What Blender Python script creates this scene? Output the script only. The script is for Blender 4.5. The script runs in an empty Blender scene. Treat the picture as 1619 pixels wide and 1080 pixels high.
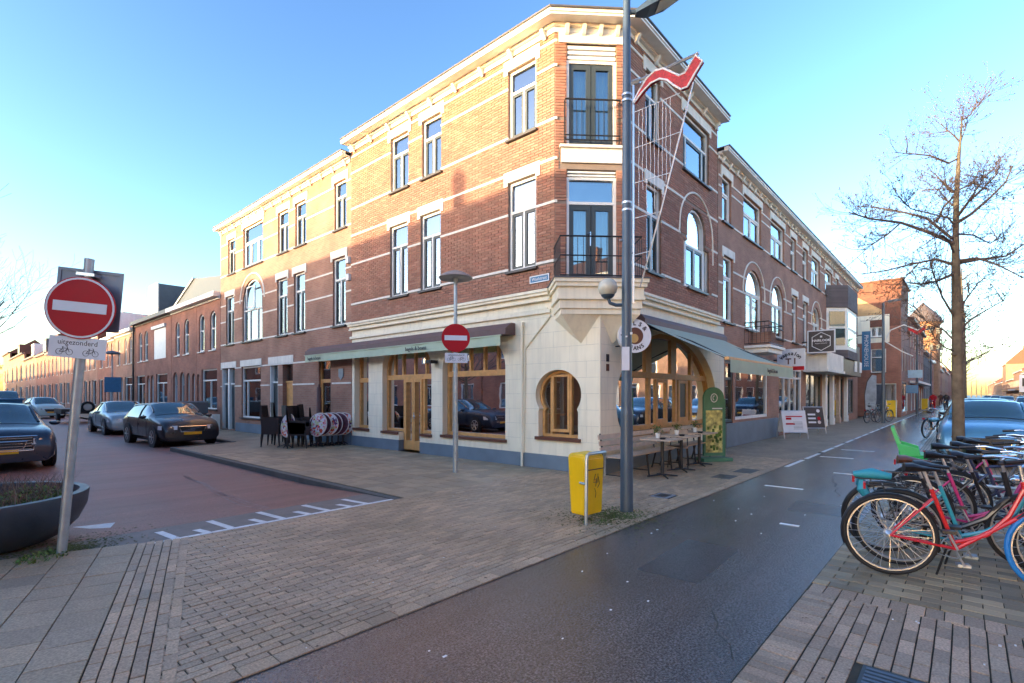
import bpy, bmesh, math, random
from mathutils import Vector, Matrix
R = math.radians
rnd = random.Random(7)
sc = bpy.context.scene
# ---------------------------------------------------------------- camera, sky, sun, exposure
cam = bpy.data.cameras.new('camera'); camo = bpy.data.objects.new('camera', cam)
sc.collection.objects.link(camo); sc.camera = camo
cam.sensor_width = 36.0; cam.lens = 804.0/1619.0*36.0; cam.shift_y = 84.0/1619.0
cam.clip_start = 0.05; cam.clip_end = 3000
camo.location = (0, 0, 1.6); camo.rotation_euler = (R(90), 0, R(41.67-90))
SUN_EL, SUN_AZ = 7.0, 22.0            # azimuth measured from -X towards +Y
sdir = Vector((-math.cos(R(SUN_AZ))*math.cos(R(SUN_EL)), math.sin(R(SUN_AZ))*math.cos(R(SUN_EL)), math.sin(R(SUN_EL))))
w = bpy.data.worlds.new('World'); sc.world = w; w.use_nodes = True
nt = w.node_tree; nt.nodes.clear()
sky = nt.nodes.new('ShaderNodeTexSky'); sky.sky_type = 'NISHITA'; sky.sun_disc = False
sky.sun_elevation = R(SUN_EL); sky.sun_rotation = math.atan2(sdir.x, sdir.y)
sky.air_density = 1.0; sky.dust_density = 1.1; sky.ozone_density = 2.2; sky.altitude = 0
bg = nt.nodes.new('ShaderNodeBackground'); bg.inputs[1].default_value = 0.15
wo = nt.nodes.new('ShaderNodeOutputWorld')
gm = nt.nodes.new('ShaderNodeGamma'); gm.inputs[1].default_value = 1.42
nt.links.new(sky.outputs[0], gm.inputs[0]); mu = nt.nodes.new('ShaderNodeMix'); mu.data_type = 'RGBA'; mu.blend_type = 'MULTIPLY'; mu.inputs[0].default_value = 1.0; mu.inputs[7].default_value = (0.85, 0.79, 0.80, 1)
nt.links.new(gm.outputs[0], mu.inputs[6]); nt.links.new(mu.outputs[2], bg.inputs[0]); nt.links.new(bg.outputs[0], wo.inputs[0])
sl = bpy.data.lights.new('sun', 'SUN'); sl.energy = 2.0; sl.angle = R(0.55); sl.color = (1.0, 0.80, 0.48)
so = bpy.data.objects.new('sun', sl); sc.collection.objects.link(so)
so.rotation_euler = sdir.to_track_quat('Z', 'Y').to_euler()
sc.view_settings.view_transform = 'Standard'; sc.view_settings.look = 'None'
sc.view_settings.gamma = 1; sc.view_settings.use_curve_mapping = False
sc.view_settings.exposure = 2.4
sc.render.engine = 'CYCLES'
sc.cycles.max_bounces = 8; sc.cycles.transparent_max_bounces = 16; sc.cycles.diffuse_bounces = 3; sc.cycles.glossy_bounces = 4
sc.cycles.caustics_reflective = False; sc.cycles.caustics_refractive = False

# ---------------------------------------------------------------- materials
M = {}
def N(nt, t, **k):
    n = nt.nodes.new(t)
    for a, b in k.items(): setattr(n, a, b)
    return n
def mat(name, col, rough=0.6, metal=0.0, var=0.12, scale=6.0, bump=0.0, bscale=60.0, isl=0.0, spec=0.5, dirt=0.0, coat=0.0, emit=None, hue=None, streak=0, speck=0, band=0):
    """base colour + cloudy wear + fine relief; isl = per-piece variation"""
    m = bpy.data.materials.new(name); m.use_nodes = True; nt = m.node_tree; nt.nodes.clear(); L = nt.links.new
    o = N(nt, 'ShaderNodeOutputMaterial'); p = N(nt, 'ShaderNodeBsdfPrincipled'); L(p.outputs[0], o.inputs[0])
    p.inputs['Roughness'].default_value = rough; p.inputs['Metallic'].default_value = metal
    p.inputs['Specular IOR Level'].default_value = spec
    if coat: p.inputs['Coat Weight'].default_value = coat; p.inputs['Coat Roughness'].default_value = 0.05
    g = N(nt, 'ShaderNodeNewGeometry')
    c = None
    n1 = N(nt, 'ShaderNodeTexNoise'); n1.inputs['Scale'].default_value = scale; n1.inputs['Detail'].default_value = 5
    L(g.outputs['Position'], n1.inputs['Vector'])
    mr = N(nt, 'ShaderNodeMapRange'); mr.inputs['From Min'].default_value = 0.3; mr.inputs['From Max'].default_value = 0.7
    mr.inputs['To Min'].default_value = 1-var; mr.inputs['To Max'].default_value = 1+var
    L(n1.outputs[0], mr.inputs[0])
    val = mr.outputs[0]
    if isl:
        oi = N(nt, 'ShaderNodeObjectInfo'); ad = N(nt, 'ShaderNodeMath', operation='ADD'); fr = N(nt, 'ShaderNodeMath', operation='FRACT')
        L(g.outputs['Random Per Island'], ad.inputs[0]); L(oi.outputs['Random'], ad.inputs[1]); L(ad.outputs[0], fr.inputs[0])
        m2 = N(nt, 'ShaderNodeMapRange'); m2.inputs['To Min'].default_value = 1-isl; m2.inputs['To Max'].default_value = 1+isl
        L(fr.outputs[0], m2.inputs[0])
        mm = N(nt, 'ShaderNodeMath', operation='MULTIPLY'); L(val, mm.inputs[0]); L(m2.outputs[0], mm.inputs[1]); val = mm.outputs[0]
    hs = N(nt, 'ShaderNodeHueSaturation'); hs.inputs['Color'].default_value = (*col, 1)
    if isl and hue:
        mx = N(nt, 'ShaderNodeMix', data_type='RGBA'); mx.inputs[6].default_value = (*col, 1); mx.inputs[7].default_value = (*hue, 1)
        f2 = N(nt, 'ShaderNodeMath', operation='MULTIPLY'); f2.inputs[1].default_value = 7.31; f3 = N(nt, 'ShaderNodeMath', operation='FRACT')
        L(fr.outputs[0], f2.inputs[0]); L(f2.outputs[0], f3.inputs[0]); L(f3.outputs[0], mx.inputs[0]); L(mx.outputs[2], hs.inputs['Color'])
    L(val, hs.inputs['Value']); out = hs.outputs[0]
    if dirt:
        n3 = N(nt, 'ShaderNodeTexNoise'); n3.inputs['Scale'].default_value = 0.9; n3.inputs['Detail'].default_value = 8; n3.inputs['Roughness'].default_value = 0.65
        L(g.outputs['Position'], n3.inputs['Vector'])
        m3 = N(nt, 'ShaderNodeMapRange'); m3.inputs['From Min'].default_value = 0.48; m3.inputs['From Max'].default_value = 0.72; m3.inputs['To Max'].default_value = dirt
        L(n3.outputs[0], m3.inputs[0])
        mx = N(nt, 'ShaderNodeMix', data_type='RGBA'); L(m3.outputs[0], mx.inputs[0]); L(out, mx.inputs[6])
        mx.inputs[7].default_value = (col[0]*0.35+0.01, col[1]*0.37+0.012, col[2]*0.30+0.008, 1); out = mx.outputs[2]
    if streak:
        mp = N(nt, 'ShaderNodeVectorMath', operation='MULTIPLY'); mp.inputs[1].default_value = (7, 7, 0.7); L(g.outputs['Position'], mp.inputs[0])
        n4 = N(nt, 'ShaderNodeTexNoise'); n4.inputs['Scale'].default_value = 1; n4.inputs['Detail'].default_value = 6; n4.inputs['Roughness'].default_value = 0.6; L(mp.outputs[0], n4.inputs['Vector'])
        m4 = N(nt, 'ShaderNodeMapRange'); m4.inputs['From Min'].default_value = 0.45; m4.inputs['From Max'].default_value = 0.8; m4.inputs['To Max'].default_value = streak; L(n4.outputs[0], m4.inputs[0])
        mx = N(nt, 'ShaderNodeMix', data_type='RGBA'); L(m4.outputs[0], mx.inputs[0]); L(out, mx.inputs[6]); mx.inputs[7].default_value = (0.16, 0.14, 0.10, 1); out = mx.outputs[2]
    if band:
        mp = N(nt, 'ShaderNodeVectorMath', operation='MULTIPLY'); mp.inputs[1].default_value = (0.22, 3.2, 1); L(g.outputs['Position'], mp.inputs[0])
        n6 = N(nt, 'ShaderNodeTexNoise'); n6.inputs['Scale'].default_value = 1; n6.inputs['Detail'].default_value = 7; n6.inputs['Roughness'].default_value = 0.65; L(mp.outputs[0], n6.inputs['Vector'])
        m6 = N(nt, 'ShaderNodeMapRange'); m6.inputs['From Min'].default_value = 0.3; m6.inputs['From Max'].default_value = 0.7; m6.inputs['To Min'].default_value = 1-band; m6.inputs['To Max'].default_value = 1+band; L(n6.outputs[0], m6.inputs[0])
        h6 = N(nt, 'ShaderNodeHueSaturation'); L(out, h6.inputs['Color']); L(m6.outputs[0], h6.inputs['Value']); out = h6.outputs[0]
    if speck:
        n5 = N(nt, 'ShaderNodeTexNoise'); n5.inputs['Scale'].default_value = 70; n5.inputs['Detail'].default_value = 2; L(g.outputs['Position'], n5.inputs['Vector'])
        m5 = N(nt, 'ShaderNodeMapRange'); m5.inputs['From Min'].default_value = 0.35; m5.inputs['From Max'].default_value = 0.7; m5.inputs['To Min'].default_value = 1-speck; m5.inputs['To Max'].default_value = 1+speck*1.6; L(n5.outputs[0], m5.inputs[0])
        h5 = N(nt, 'ShaderNodeHueSaturation'); L(out, h5.inputs['Color']); L(m5.outputs[0], h5.inputs['Value']); out = h5.outputs[0]
    L(out, p.inputs['Base Color'])
    if emit:
        p.inputs['Emission Color'].default_value = (*emit[0], 1); p.inputs['Emission Strength'].default_value = emit[1]
    mr2 = N(nt, 'ShaderNodeMapRange'); mr2.inputs['To Min'].default_value = max(0, rough-0.1); mr2.inputs['To Max'].default_value = min(1, rough+0.12)
    L(n1.outputs[0], mr2.inputs[0]); L(mr2.outputs[0], p.inputs['Roughness'])
    if bump:
        nb = N(nt, 'ShaderNodeTexNoise'); nb.inputs['Scale'].default_value = bscale; nb.inputs['Detail'].default_value = 3
        L(g.outputs['Position'], nb.inputs['Vector'])
        b = N(nt, 'ShaderNodeBump'); b.inputs['Strength'].default_value = bump; b.inputs['Distance'].default_value = 0.01
        L(nb.outputs[0], b.inputs['Height']); L(b.outputs[0], p.inputs['Normal'])
    M[name] = m; return m
def brickmat(name, c1, c2, mortar, rowh=0.0625, bw=0.22, bump=0.5, wet=0):
    m = bpy.data.materials.new(name); m.use_nodes = True; nt = m.node_tree; nt.nodes.clear(); L = nt.links.new
    o = N(nt, 'ShaderNodeOutputMaterial'); p = N(nt, 'ShaderNodeBsdfPrincipled'); L(p.outputs[0], o.inputs[0])
    g = N(nt, 'ShaderNodeNewGeometry'); s = N(nt, 'ShaderNodeSeparateXYZ'); L(g.outputs['Position'], s.inputs[0])
    c = N(nt, 'ShaderNodeCombineXYZ')
    if wet:
        L(s.outputs[0], c.inputs[0]); L(s.outputs[1], c.inputs[1])
    else:
        a = N(nt, 'ShaderNodeMath', operation='ADD'); L(s.outputs[0], a.inputs[0]); L(s.outputs[1], a.inputs[1])
        L(a.outputs[0], c.inputs[0]); L(s.outputs[2], c.inputs[1])
    b = N(nt, 'ShaderNodeTexBrick'); L(c.outputs[0], b.inputs['Vector']); b.inputs['Scale'].default_value = 1.0
    b.inputs['Brick Width'].default_value = bw; b.inputs['Row Height'].default_value = rowh; b.inputs['Mortar Size'].default_value = rowh*0.10
    b.inputs['Mortar Smooth'].default_value = 0.2
    b.inputs['Color1'].default_value = (*c1, 1); b.inputs['Color2'].default_value = (*c2, 1); b.inputs['Mortar'].default_value = (*mortar, 1)
    n = N(nt, 'ShaderNodeTexNoise'); n.inputs['Scale'].default_value = 1.3; n.inputs['Detail'].default_value = 6; L(g.outputs['Position'], n.inputs['Vector'])
    mr = N(nt, 'ShaderNodeMapRange'); mr.inputs['From Min'].default_value = 0.3; mr.inputs['From Max'].default_value = 0.7; mr.inputs['To Min'].default_value = 0.78; mr.inputs['To Max'].default_value = 1.18
    L(n.outputs[0], mr.inputs[0]); h = N(nt, 'ShaderNodeHueSaturation'); L(b.outputs[0], h.inputs['Color']); L(mr.outputs[0], h.inputs['Value'])
    L(h.outputs[0], p.inputs['Base Color']); p.inputs['Roughness'].default_value = 0.55 if wet else 0.85
    bp = N(nt, 'ShaderNodeBump'); bp.invert = True; bp.inputs['Strength'].default_value = bump; bp.inputs['Distance'].default_value = 0.01
    L(b.outputs['Fac'], bp.inputs['Height']); L(bp.outputs[0], p.inputs['Normal'])
    M[name] = m; return m
def glassmat(name, tint=(0.8, 0.9, 0.9), fac=0.22, body=None):
    m = bpy.data.materials.new(name); m.use_nodes = True; nt = m.node_tree; nt.nodes.clear(); L = nt.links.new
    o = N(nt, 'ShaderNodeOutputMaterial'); mix = N(nt, 'ShaderNodeMixShader'); gl = N(nt, 'ShaderNodeBsdfGlossy'); gl.inputs['Roughness'].default_value = 0.01
    gl.inputs['Color'].default_value = (0.95, 0.97, 1, 1)
    if body: t = N(nt, 'ShaderNodeBsdfDiffuse'); t.inputs[0].default_value = (*body, 1)
    else: t = N(nt, 'ShaderNodeBsdfTransparent'); t.inputs[0].default_value = (*tint, 1)
    fr = N(nt, 'ShaderNodeFresnel'); fr.inputs[0].default_value = 1.6
    mr = N(nt, 'ShaderNodeMapRange'); mr.inputs['To Min'].default_value = fac; mr.inputs['To Max'].default_value = 1.0; L(fr.outputs[0], mr.inputs[0])
    tc = N(nt, 'ShaderNodeNewGeometry'); nz = N(nt, 'ShaderNodeTexNoise'); nz.inputs['Scale'].default_value = 1.6; L(tc.outputs['Position'], nz.inputs['Vector'])
    bp = N(nt, 'ShaderNodeBump'); bp.inputs['Strength'].default_value = 0.0 if body else 0.02; bp.inputs['Distance'].default_value = 0.05; L(nz.outputs[0], bp.inputs['Height']); L(bp.outputs[0], gl.inputs['Normal'])
    L(mr.outputs[0], mix.inputs[0]); L(t.outputs[0], mix.inputs[1]); L(gl.outputs[0], mix.inputs[2]); L(mix.outputs[0], o.inputs[0])
    M[name] = m; return m
BR = (0.235, 0.084, 0.052)
mat('brick', (0.39, 0.20, 0.135), 0.85, var=0.14, scale=2.0, bump=0.35, bscale=90, isl=0.15, streak=.25, hue=(0.35, 0.15, 0.10))
mat('mortar', (0.27, 0.20, 0.16), 0.9, bump=0.3)
brickmat('brick_wall', (0.39, 0.20, 0.132), (0.33, 0.16, 0.11), (0.33, 0.24, 0.18))
brickmat('brick_wall_red', (0.41, 0.155, 0.095), (0.33, 0.125, 0.08), (0.26, 0.19, 0.15))
brickmat('brick_wall_orange', (0.46, 0.24, 0.13), (0.38, 0.19, 0.10), (0.34, 0.26, 0.2))
brickmat('brick_ochre', (0.62, 0.38, 0.17), (0.54, 0.32, 0.14), (0.45, 0.33, 0.2))
brickmat('brick_wall_grey', (0.15, 0.125, 0.13), (0.11, 0.09, 0.10), (0.12, 0.11, 0.10))
brickmat('paver_far', (0.45, 0.325, 0.205), (0.37, 0.27, 0.175), (0.09, 0.08, 0.065), rowh=0.069, bw=0.207, wet=1)
mat('paver', (0.50, 0.345, 0.215), 0.5, var=0.17, scale=1.2, speck=.2, bump=0.5, bscale=120, isl=0.13, hue=(0.37, 0.27, 0.18), dirt=0.4)
mat('paver_red', (0.46, 0.32, 0.21), 0.45, var=0.15, speck=.2, scale=1.2, bump=0.5, bscale=120, isl=0.26, hue=(0.35, 0.26, 0.175), dirt=0.25)
mat('paver_yellow', (0.38, 0.29, 0.165), 0.45, var=0.15, scale=1.4, bump=0.5, bscale=120, isl=0.28, hue=(0.22, 0.175, 0.11), dirt=0.35)
mat('slab', (0.42, 0.305, 0.19), 0.55, var=0.14, speck=.2, scale=1.5, bump=0.4, bscale=100, isl=0.14, hue=(0.33, 0.25, 0.165), dirt=0.35)
mat('threshold', (0.20, 0.17, 0.15), 0.6, var=.2, bump=.4, dirt=.4)
mat('trace', (0.30, 0.22, 0.20), 0.7, var=.4, scale=9)
mat('joint_sand', (0.045, 0.043, 0.03), 0.95, var=0.4, scale=5, bump=0.4)
mat('red_road', (0.25, 0.115, 0.088), 0.5, speck=.4, band=.2, var=0.14, scale=0.8, bump=0.4, bscale=300, dirt=0.25)
mat('asphalt', (0.080, 0.072, 0.068), 0.21, spec=1.0, speck=.7, band=.22, var=0.14, scale=0.7, bump=0.22, bscale=260, dirt=0.12)
mat('asphalt_patch', (0.068, 0.062, 0.060), 0.32, spec=0.8, speck=.6)
mat('road_asphalt', (0.075, 0.075, 0.077), 0.45, var=0.12, scale=0.5, bump=0.5, bscale=220)
mat('road_paint', (0.80, 0.80, 0.78), 0.6, var=0.14, scale=14, dirt=0.4)
mat('kerb', (0.115, 0.11, 0.10), 0.7, var=0.15, scale=4, bump=0.4, isl=0.12)
mat('cream', (0.93, 0.83, 0.63), 0.6, streak=.22, var=0.05, scale=1.5, bump=0.1, bscale=40)
mat('cream_joint', (0.66, 0.60, 0.47), 0.8)
mat('white_paint', (0.86, 0.84, 0.79), 0.5, streak=.12, var=0.05)
mat('stone_white', (0.82, 0.77, 0.68), 0.7, streak=.25, var=0.08, scale=3, bump=0.15)
mat('plinth_blue', (0.17, 0.22, 0.27), 0.6, var=0.12, scale=2, dirt=0.3)
mat('sash_dark', (0.045, 0.06, 0.065), 0.4, var=0.05)
mat('zinc', (0.10, 0.10, 0.11), 0.5)
mat('zinc_cladding', (0.085, 0.095, 0.105), 0.5, var=0.1)
mat('sill', (0.05, 0.042, 0.04), 0.45, var=0.1)
mat('sill_brown', (0.13, 0.045, 0.025), 0.5, var=0.1)
mat('wood', (0.68, 0.35, 0.12), 0.45, var=0.14, scale=9, bump=0.1)
mat('wood_pale', (0.55, 0.40, 0.29), 0.6, var=0.15, scale=8, isl=0.15)
mat('awning_brown', (0.15, 0.085, 0.08), 0.6)
mat('awning_green', (0.50, 0.58, 0.42), 0.85, var=0.06, scale=3)
mat('awning_mid', (0.40, 0.43, 0.33), 0.85, var=0.06)
mat('curtain', (0.86, 0.87, 0.86), 0.9, var=0.05, scale=4)
mat('curtain_blue', (0.42, 0.58, 0.68), 0.9, var=0.08, scale=4)
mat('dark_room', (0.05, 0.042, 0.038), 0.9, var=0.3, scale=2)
mat('warm_room', (0.26, 0.17, 0.10), 0.9, var=0.3, scale=1.2)
mat('ochre_wall', (0.55, 0.33, 0.12), 0.9, var=0.2)
mat('black_metal', (0.02, 0.02, 0.022), 0.4, var=0.1)
mat('black_plastic', (0.014, 0.013, 0.016), 0.45, var=0.2)
mat('rattan', (0.022, 0.016, 0.018), 0.5, var=0.3, scale=60, bump=0.5, bscale=150)
mat('pole_dark', (0.075, 0.11, 0.15), 0.38, metal=0.2, var=0.15, scale=3, dirt=0.2)
mat('galvanised', (0.42, 0.47, 0.49), 0.42, metal=0.6, var=0.12, scale=12)
mat('aluminium', (0.6, 0.62, 0.64), 0.3, metal=0.8)
mat('chrome', (0.75, 0.75, 0.76), 0.14, metal=1.0, var=0.04)
mat('ribbon_red', (0.36, 0.006, 0.015), 0.6, var=0.5, scale=40, bump=.5)
mat('hood_grey', (0.22, 0.22, 0.23), 0.45)
mat('sign_red', (0.50, 0.006, 0.015), 0.5, spec=.3, var=0.05)
mat('sign_white', (0.75, 0.76, 0.80), 0.35, var=0.05)
mat('sign_back', (0.24, 0.27, 0.31), 0.45, metal=0.2, var=0.1)
mat('sign_blue', (0.03, 0.17, 0.33), 0.4)
mat('sign_dark', (0.035, 0.03, 0.038), 0.4)
mat('bin_yellow', (0.92, 0.56, 0.004), 0.38, dirt=.25, streak=.1, var=0.06, scale=3, bump=0.05)
mat('globe', (0.60, 0.57, 0.45), 0.18, var=0.15, scale=5)
mat('planter', (0.045, 0.055, 0.07), 0.42, var=0.25, scale=4, bump=0.15, bscale=30)
mat('soil', (0.03, 0.022, 0.015), 0.95, bump=0.8)
mat('leaf', (0.07, 0.14, 0.02), 0.6, isl=0.45, hue=(0.13, 0.17, 0.03))
mat('leaf_yellow', (0.55, 0.50, 0.03), 0.6, isl=0.3)
mat('stalk', (0.20, 0.13, 0.09), 0.8, isl=0.4)
mat('moss', (0.075, 0.085, 0.02), 0.95, var=0.3, scale=20, isl=0.3)
mat('bark', (0.15, 0.12, 0.085), 0.9, var=0.3, scale=7, bump=1.0, bscale=45, dirt=0.4)
mat('twig', (0.12, 0.085, 0.07), 0.9, var=0.2)
mat('roof_tile', (0.17, 0.065, 0.04), 0.75, var=0.3, scale=12, bump=0.9, bscale=9)
mat('roof_slate', (0.11, 0.095, 0.10), 0.75, var=0.2, scale=5, bump=0.3, bscale=9)
mat('tyre', (0.016, 0.016, 0.017), 0.7)
mat('tyre_blue', (0.01, 0.19, 0.55), 0.55)
mat('rim', (0.42, 0.42, 0.41), 0.42, metal=0.8)
mat('board_green', (0.09, 0.24, 0.15), 0.45)
mat('leather', (0.13, 0.05, 0.03), 0.45, var=0.2, scale=20)
mat('plate_yellow', (0.80, 0.42, 0.02), 0.4)
mat('lamp_lens', (0.62, 0.66, 0.68), 0.08, spec=0.8)
mat('lit_bulb', (1, 0.8, 0.5), 0.4, emit=((1, 0.72, 0.38), 9.0))
mat('skin', (0.45, 0.27, 0.2), 0.6)
mat('poster', (0.55, 0.50, 0.18), 0.5, var=0.7, scale=9)
mat('tabletop_white', (0.70, 0.62, 0.60), 0.35, var=0.1)
mat('table_dark', (0.10, 0.03, 0.05), 0.4, var=.4, scale=15)
mat('grey_flag', (0.38, 0.42, 0.46), 0.6, var=0.3, scale=3)
glassmat('glass', fac=0.20); glassmat('glass_up', fac=0.26, tint=(0.85, 0.92, 0.95)); glassmat('car_glass', body=(0.02, 0.06, 0.065), fac=0.10); glassmat('far_glass', body=(0.06, 0.07, 0.08), fac=0.35)
def paint(name, c, rough=0.25, metal=0.0):
    return mat(name, c, rough+.05, metal=metal, var=0.03, coat=0.35)
# colourful print of the folded bistro table tops
def printmat():
    m = bpy.data.materials.new('table_print'); m.use_nodes = True; nt = m.node_tree; p = nt.nodes['Principled BSDF']; L = nt.links.new
    g = N(nt, 'ShaderNodeNewGeometry'); v = N(nt, 'ShaderNodeTexVoronoi'); v.inputs['Scale'].default_value = 17; L(g.outputs['Position'], v.inputs['Vector'])
    r = N(nt, 'ShaderNodeValToRGB'); r.color_ramp.interpolation = 'CONSTANT'
    cols = [(0, (0.75, 0.7, 0.68)), (0.25, (0.65, 0.1, 0.04)), (0.4, (0.72, 0.66, 0.7)), (0.6, (0.12, 0.04, 0.12)), (0.72, (0.7, 0.25, 0.3)), (0.86, (0.62, 0.6, 0.3))]
    while len(r.color_ramp.elements) < len(cols): r.color_ramp.elements.new(0.5)
    for e, (q, c) in zip(r.color_ramp.elements, cols): e.position = q; e.color = (*c, 1)
    s = N(nt, 'ShaderNodeSeparateColor'); L(v.outputs['Color'], s.inputs[0]); L(s.outputs[0], r.inputs[0]); L(r.outputs[0], p.inputs['Base Color']); p.inputs['Roughness'].default_value = 0.4
    M['table_print'] = m
printmat()

# ---------------------------------------------------------------- mesh helpers
col = sc.collection
class MB:
    def __init__(s): s.v = []; s.f = []; s.sm = []
    def add(s, vs, fs, smooth=False):
        o = len(s.v); s.v += [tuple(v) for v in vs]; s.f += [tuple(o+i for i in f) for f in fs]; s.sm += [smooth]*len(fs); return s
    def box(s, x0, x1, y0, y1, z0, z1):
        return s.hexa([(x0,y0,z0),(x1,y0,z0),(x1,y1,z0),(x0,y1,z0),(x0,y0,z1),(x1,y0,z1),(x1,y1,z1),(x0,y1,z1)])
    def hexa(s, v): return s.add(v, [(0,3,2,1),(4,5,6,7),(0,1,5,4),(1,2,6,5),(2,3,7,6),(3,0,4,7)])
    def fbox(s, F, u0, u1, z0, z1, d0, d1):
        return s.hexa([F(u0,z0,d0),F(u1,z0,d0),F(u1,z0,d1),F(u0,z0,d1),F(u0,z1,d0),F(u1,z1,d0),F(u1,z1,d1),F(u0,z1,d1)])
    def prism(s, poly, off, smooth=False):
        """closed solid: poly (list of 3d points) swept by off"""
        n = len(poly); off = Vector(off); a = [Vector(p) for p in poly]; b = [p+off for p in a]
        return s.add(a+b, [tuple(range(n-1,-1,-1)), tuple(range(n,2*n))]+[(i,(i+1)%n,n+(i+1)%n,n+i) for i in range(n)], smooth)
    def tube(s, p0, p1, r0, r1=None, n=8, caps=True):
        r1 = r0 if r1 is None else r1; p0 = Vector(p0); p1 = Vector(p1); d = (p1-p0)
        if d.length < 1e-6: return s
        q = d.to_track_quat('Z','Y'); vs = []
        for p, r in ((p0,r0),(p1,r1)):
            for i in range(n): a = 2*math.pi*i/n; vs.append(p+q@Vector((r*math.cos(a), r*math.sin(a), 0)))
        s.add(vs, [(i,(i+1)%n,n+(i+1)%n,n+i) for i in range(n)], True)
        if caps: s.add(vs[:n], [tuple(range(n-1,-1,-1))]); s.add(vs[n:], [tuple(range(n))])
        return s
    def path(s, pts, r, n=8, closed=False):
        pts = [Vector(p) for p in pts]; m = len(pts); rs = r if isinstance(r, (list,tuple)) else [r]*m; vs = []
        up = None
        for i, p in enumerate(pts):
            a = pts[(i-1)%m] if (closed or i) else pts[i]; b = pts[(i+1)%m] if (closed or i < m-1) else pts[i]
            t = (b-a).normalized()
            if up is None:
                up = Vector((0,0,1)) if abs(t.z) < 0.9 else Vector((1,0,0))
            x = t.cross(up).normalized(); up2 = x.cross(t).normalized(); up = up2
            for k in range(n): an = 2*math.pi*k/n; vs.append(p+rs[i]*(x*math.cos(an)+up2*math.sin(an)))
        fs = [(i*n+k, i*n+(k+1)%n, ((i+1)%m)*n+(k+1)%n, ((i+1)%m)*n+k) for i in range(m if closed else m-1) for k in range(n)]
        s.add(vs, fs, True)
        if not closed: s.add(vs[:n], [tuple(range(n-1,-1,-1))]); s.add(vs[-n:], [tuple(range(n))])
        return s
    def lathe(s, c, prof, n=24, sx=1, sy=1, axis='Z'):
        vs = []; m = len(prof)
        for r, z in prof:
            for k in range(n):
                a = 2*math.pi*k/n; x, y = r*math.cos(a)*sx, r*math.sin(a)*sy
                vs.append((c[0]+x, c[1]+y, c[2]+z) if axis == 'Z' else ((c[0]+z, c[1]+x, c[2]+y) if axis == 'X' else (c[0]+x, c[1]+z, c[2]+y)))
        s.add(vs, [(i*n+k, i*n+(k+1)%n, (i+1)*n+(k+1)%n, (i+1)*n+k) for i in range(m-1) for k in range(n)], True)
        if prof[0][0] > 1e-4: s.add(vs[:n], [tuple(range(n-1,-1,-1))])
        if prof[-1][0] > 1e-4: s.add(vs[-n:], [tuple(range(n))])
        return s
    def xf(s, mtx):
        s.v = [tuple(mtx @ Vector(v)) for v in s.v]; return s
    def mesh(s, name, m, recalc=True):
        me = bpy.data.meshes.new(name); me.from_pydata(s.v, [], s.f); me.materials.append(M[m] if isinstance(m, str) else m)
        me.polygons.foreach_set('use_smooth', s.sm)
        if recalc:
            bm = bmesh.new(); bm.from_mesh(me); bmesh.ops.recalc_face_normals(bm, faces=bm.faces); bm.to_mesh(me); bm.free()
        me.validate()
        if any(s.sm): me.set_sharp_from_angle(angle=R(42))
        return me
    def build(s, name, m, par=None, **k): return link(name, s.mesh(name, m), par, **k)
def link(name, me, par=None, label=None, kind=None, cat=None, group=None, loc=None):
    o = bpy.data.objects.new(name, me); col.objects.link(o)
    if par is not None:
        o.parent = par; w_ = Vector((0,0,0)); q = par
        while q is not None: w_ += q.location; q = q.parent
        o.location = -w_
    if loc is not None: o.location = loc
    if label: o['label'] = label
    if kind: o['kind'] = kind
    if cat: o['category'] = cat
    if group: o['group'] = group
    return o
def thing(name, label, cat, loc=(0,0,0), group=None, rz=0):
    o = bpy.data.objects.new(name, None); col.objects.link(o); o.location = loc; o.rotation_euler = (0,0,rz)
    o['label'] = label; o['category'] = cat
    if group: o['group'] = group
    return o
KIDS = {}
def dup(o, loc, rz=None, label=None, par=None):
    c = o.copy(); col.objects.link(c)
    if par is None:
        c.location = loc
        if rz is not None: c.rotation_euler = (0,0,rz)
        if label: c['label'] = label
    else: c.parent = par
    for k in [x for x in bpy.data.objects if x.parent == o]: dup(k, None, par=c)
    return c
class Frame:
    def __init__(s, o, u, n): s.o = Vector((o[0], o[1], 0)); s.u = Vector((u[0], u[1], 0)).normalized(); s.n = Vector((n[0], n[1], 0)).normalized()
    def __call__(s, u, z, d=0): return s.o+s.u*u+s.n*d+Vector((0,0,z))
def ell(cu, cz, ru, rz, a0, a1, n): return [(cu+ru*math.cos(R(a0+(a1-a0)*i/n)), cz+rz*math.sin(R(a0+(a1-a0)*i/n))) for i in range(n+1)]
def arch(u0, u1, z0, zs, rise, n=16):
    c = (u0+u1)/2; return [(u0,z0),(u1,z0)]+ell(c, zs, (u1-u0)/2, rise, 0, 180, n)
def rect(u0, u1, z0, z1): return [(u0,z0),(u1,z0),(u1,z1),(u0,z1)]
def plate(F, outer, holes, d0, d1):
    """solid sheet with openings between depths d0 < d1 on frame F, as an MB"""
    cu = bpy.data.curves.new('t', 'CURVE'); cu.dimensions = '2D'; cu.fill_mode = 'BOTH'; cu.extrude = (d1-d0)/2
    for pl in [outer]+holes:
        sp = cu.splines.new('POLY'); sp.points.add(len(pl)-1); sp.use_cyclic_u = True
        for p, q in zip(sp.points, pl): p.co = (q[0], q[1], 0, 1)
    ob = bpy.data.objects.new('t', cu); me = bpy.data.meshes.new_from_object(ob)
    b = MB(); mid = (d0+d1)/2
    b.add([F(v.co.x, v.co.y, mid+v.co.z) for v in me.vertices], [tuple(p.vertices) for p in me.polygons])
    bpy.data.objects.remove(ob); bpy.data.curves.remove(cu); bpy.data.meshes.remove(me)
    return b
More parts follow.
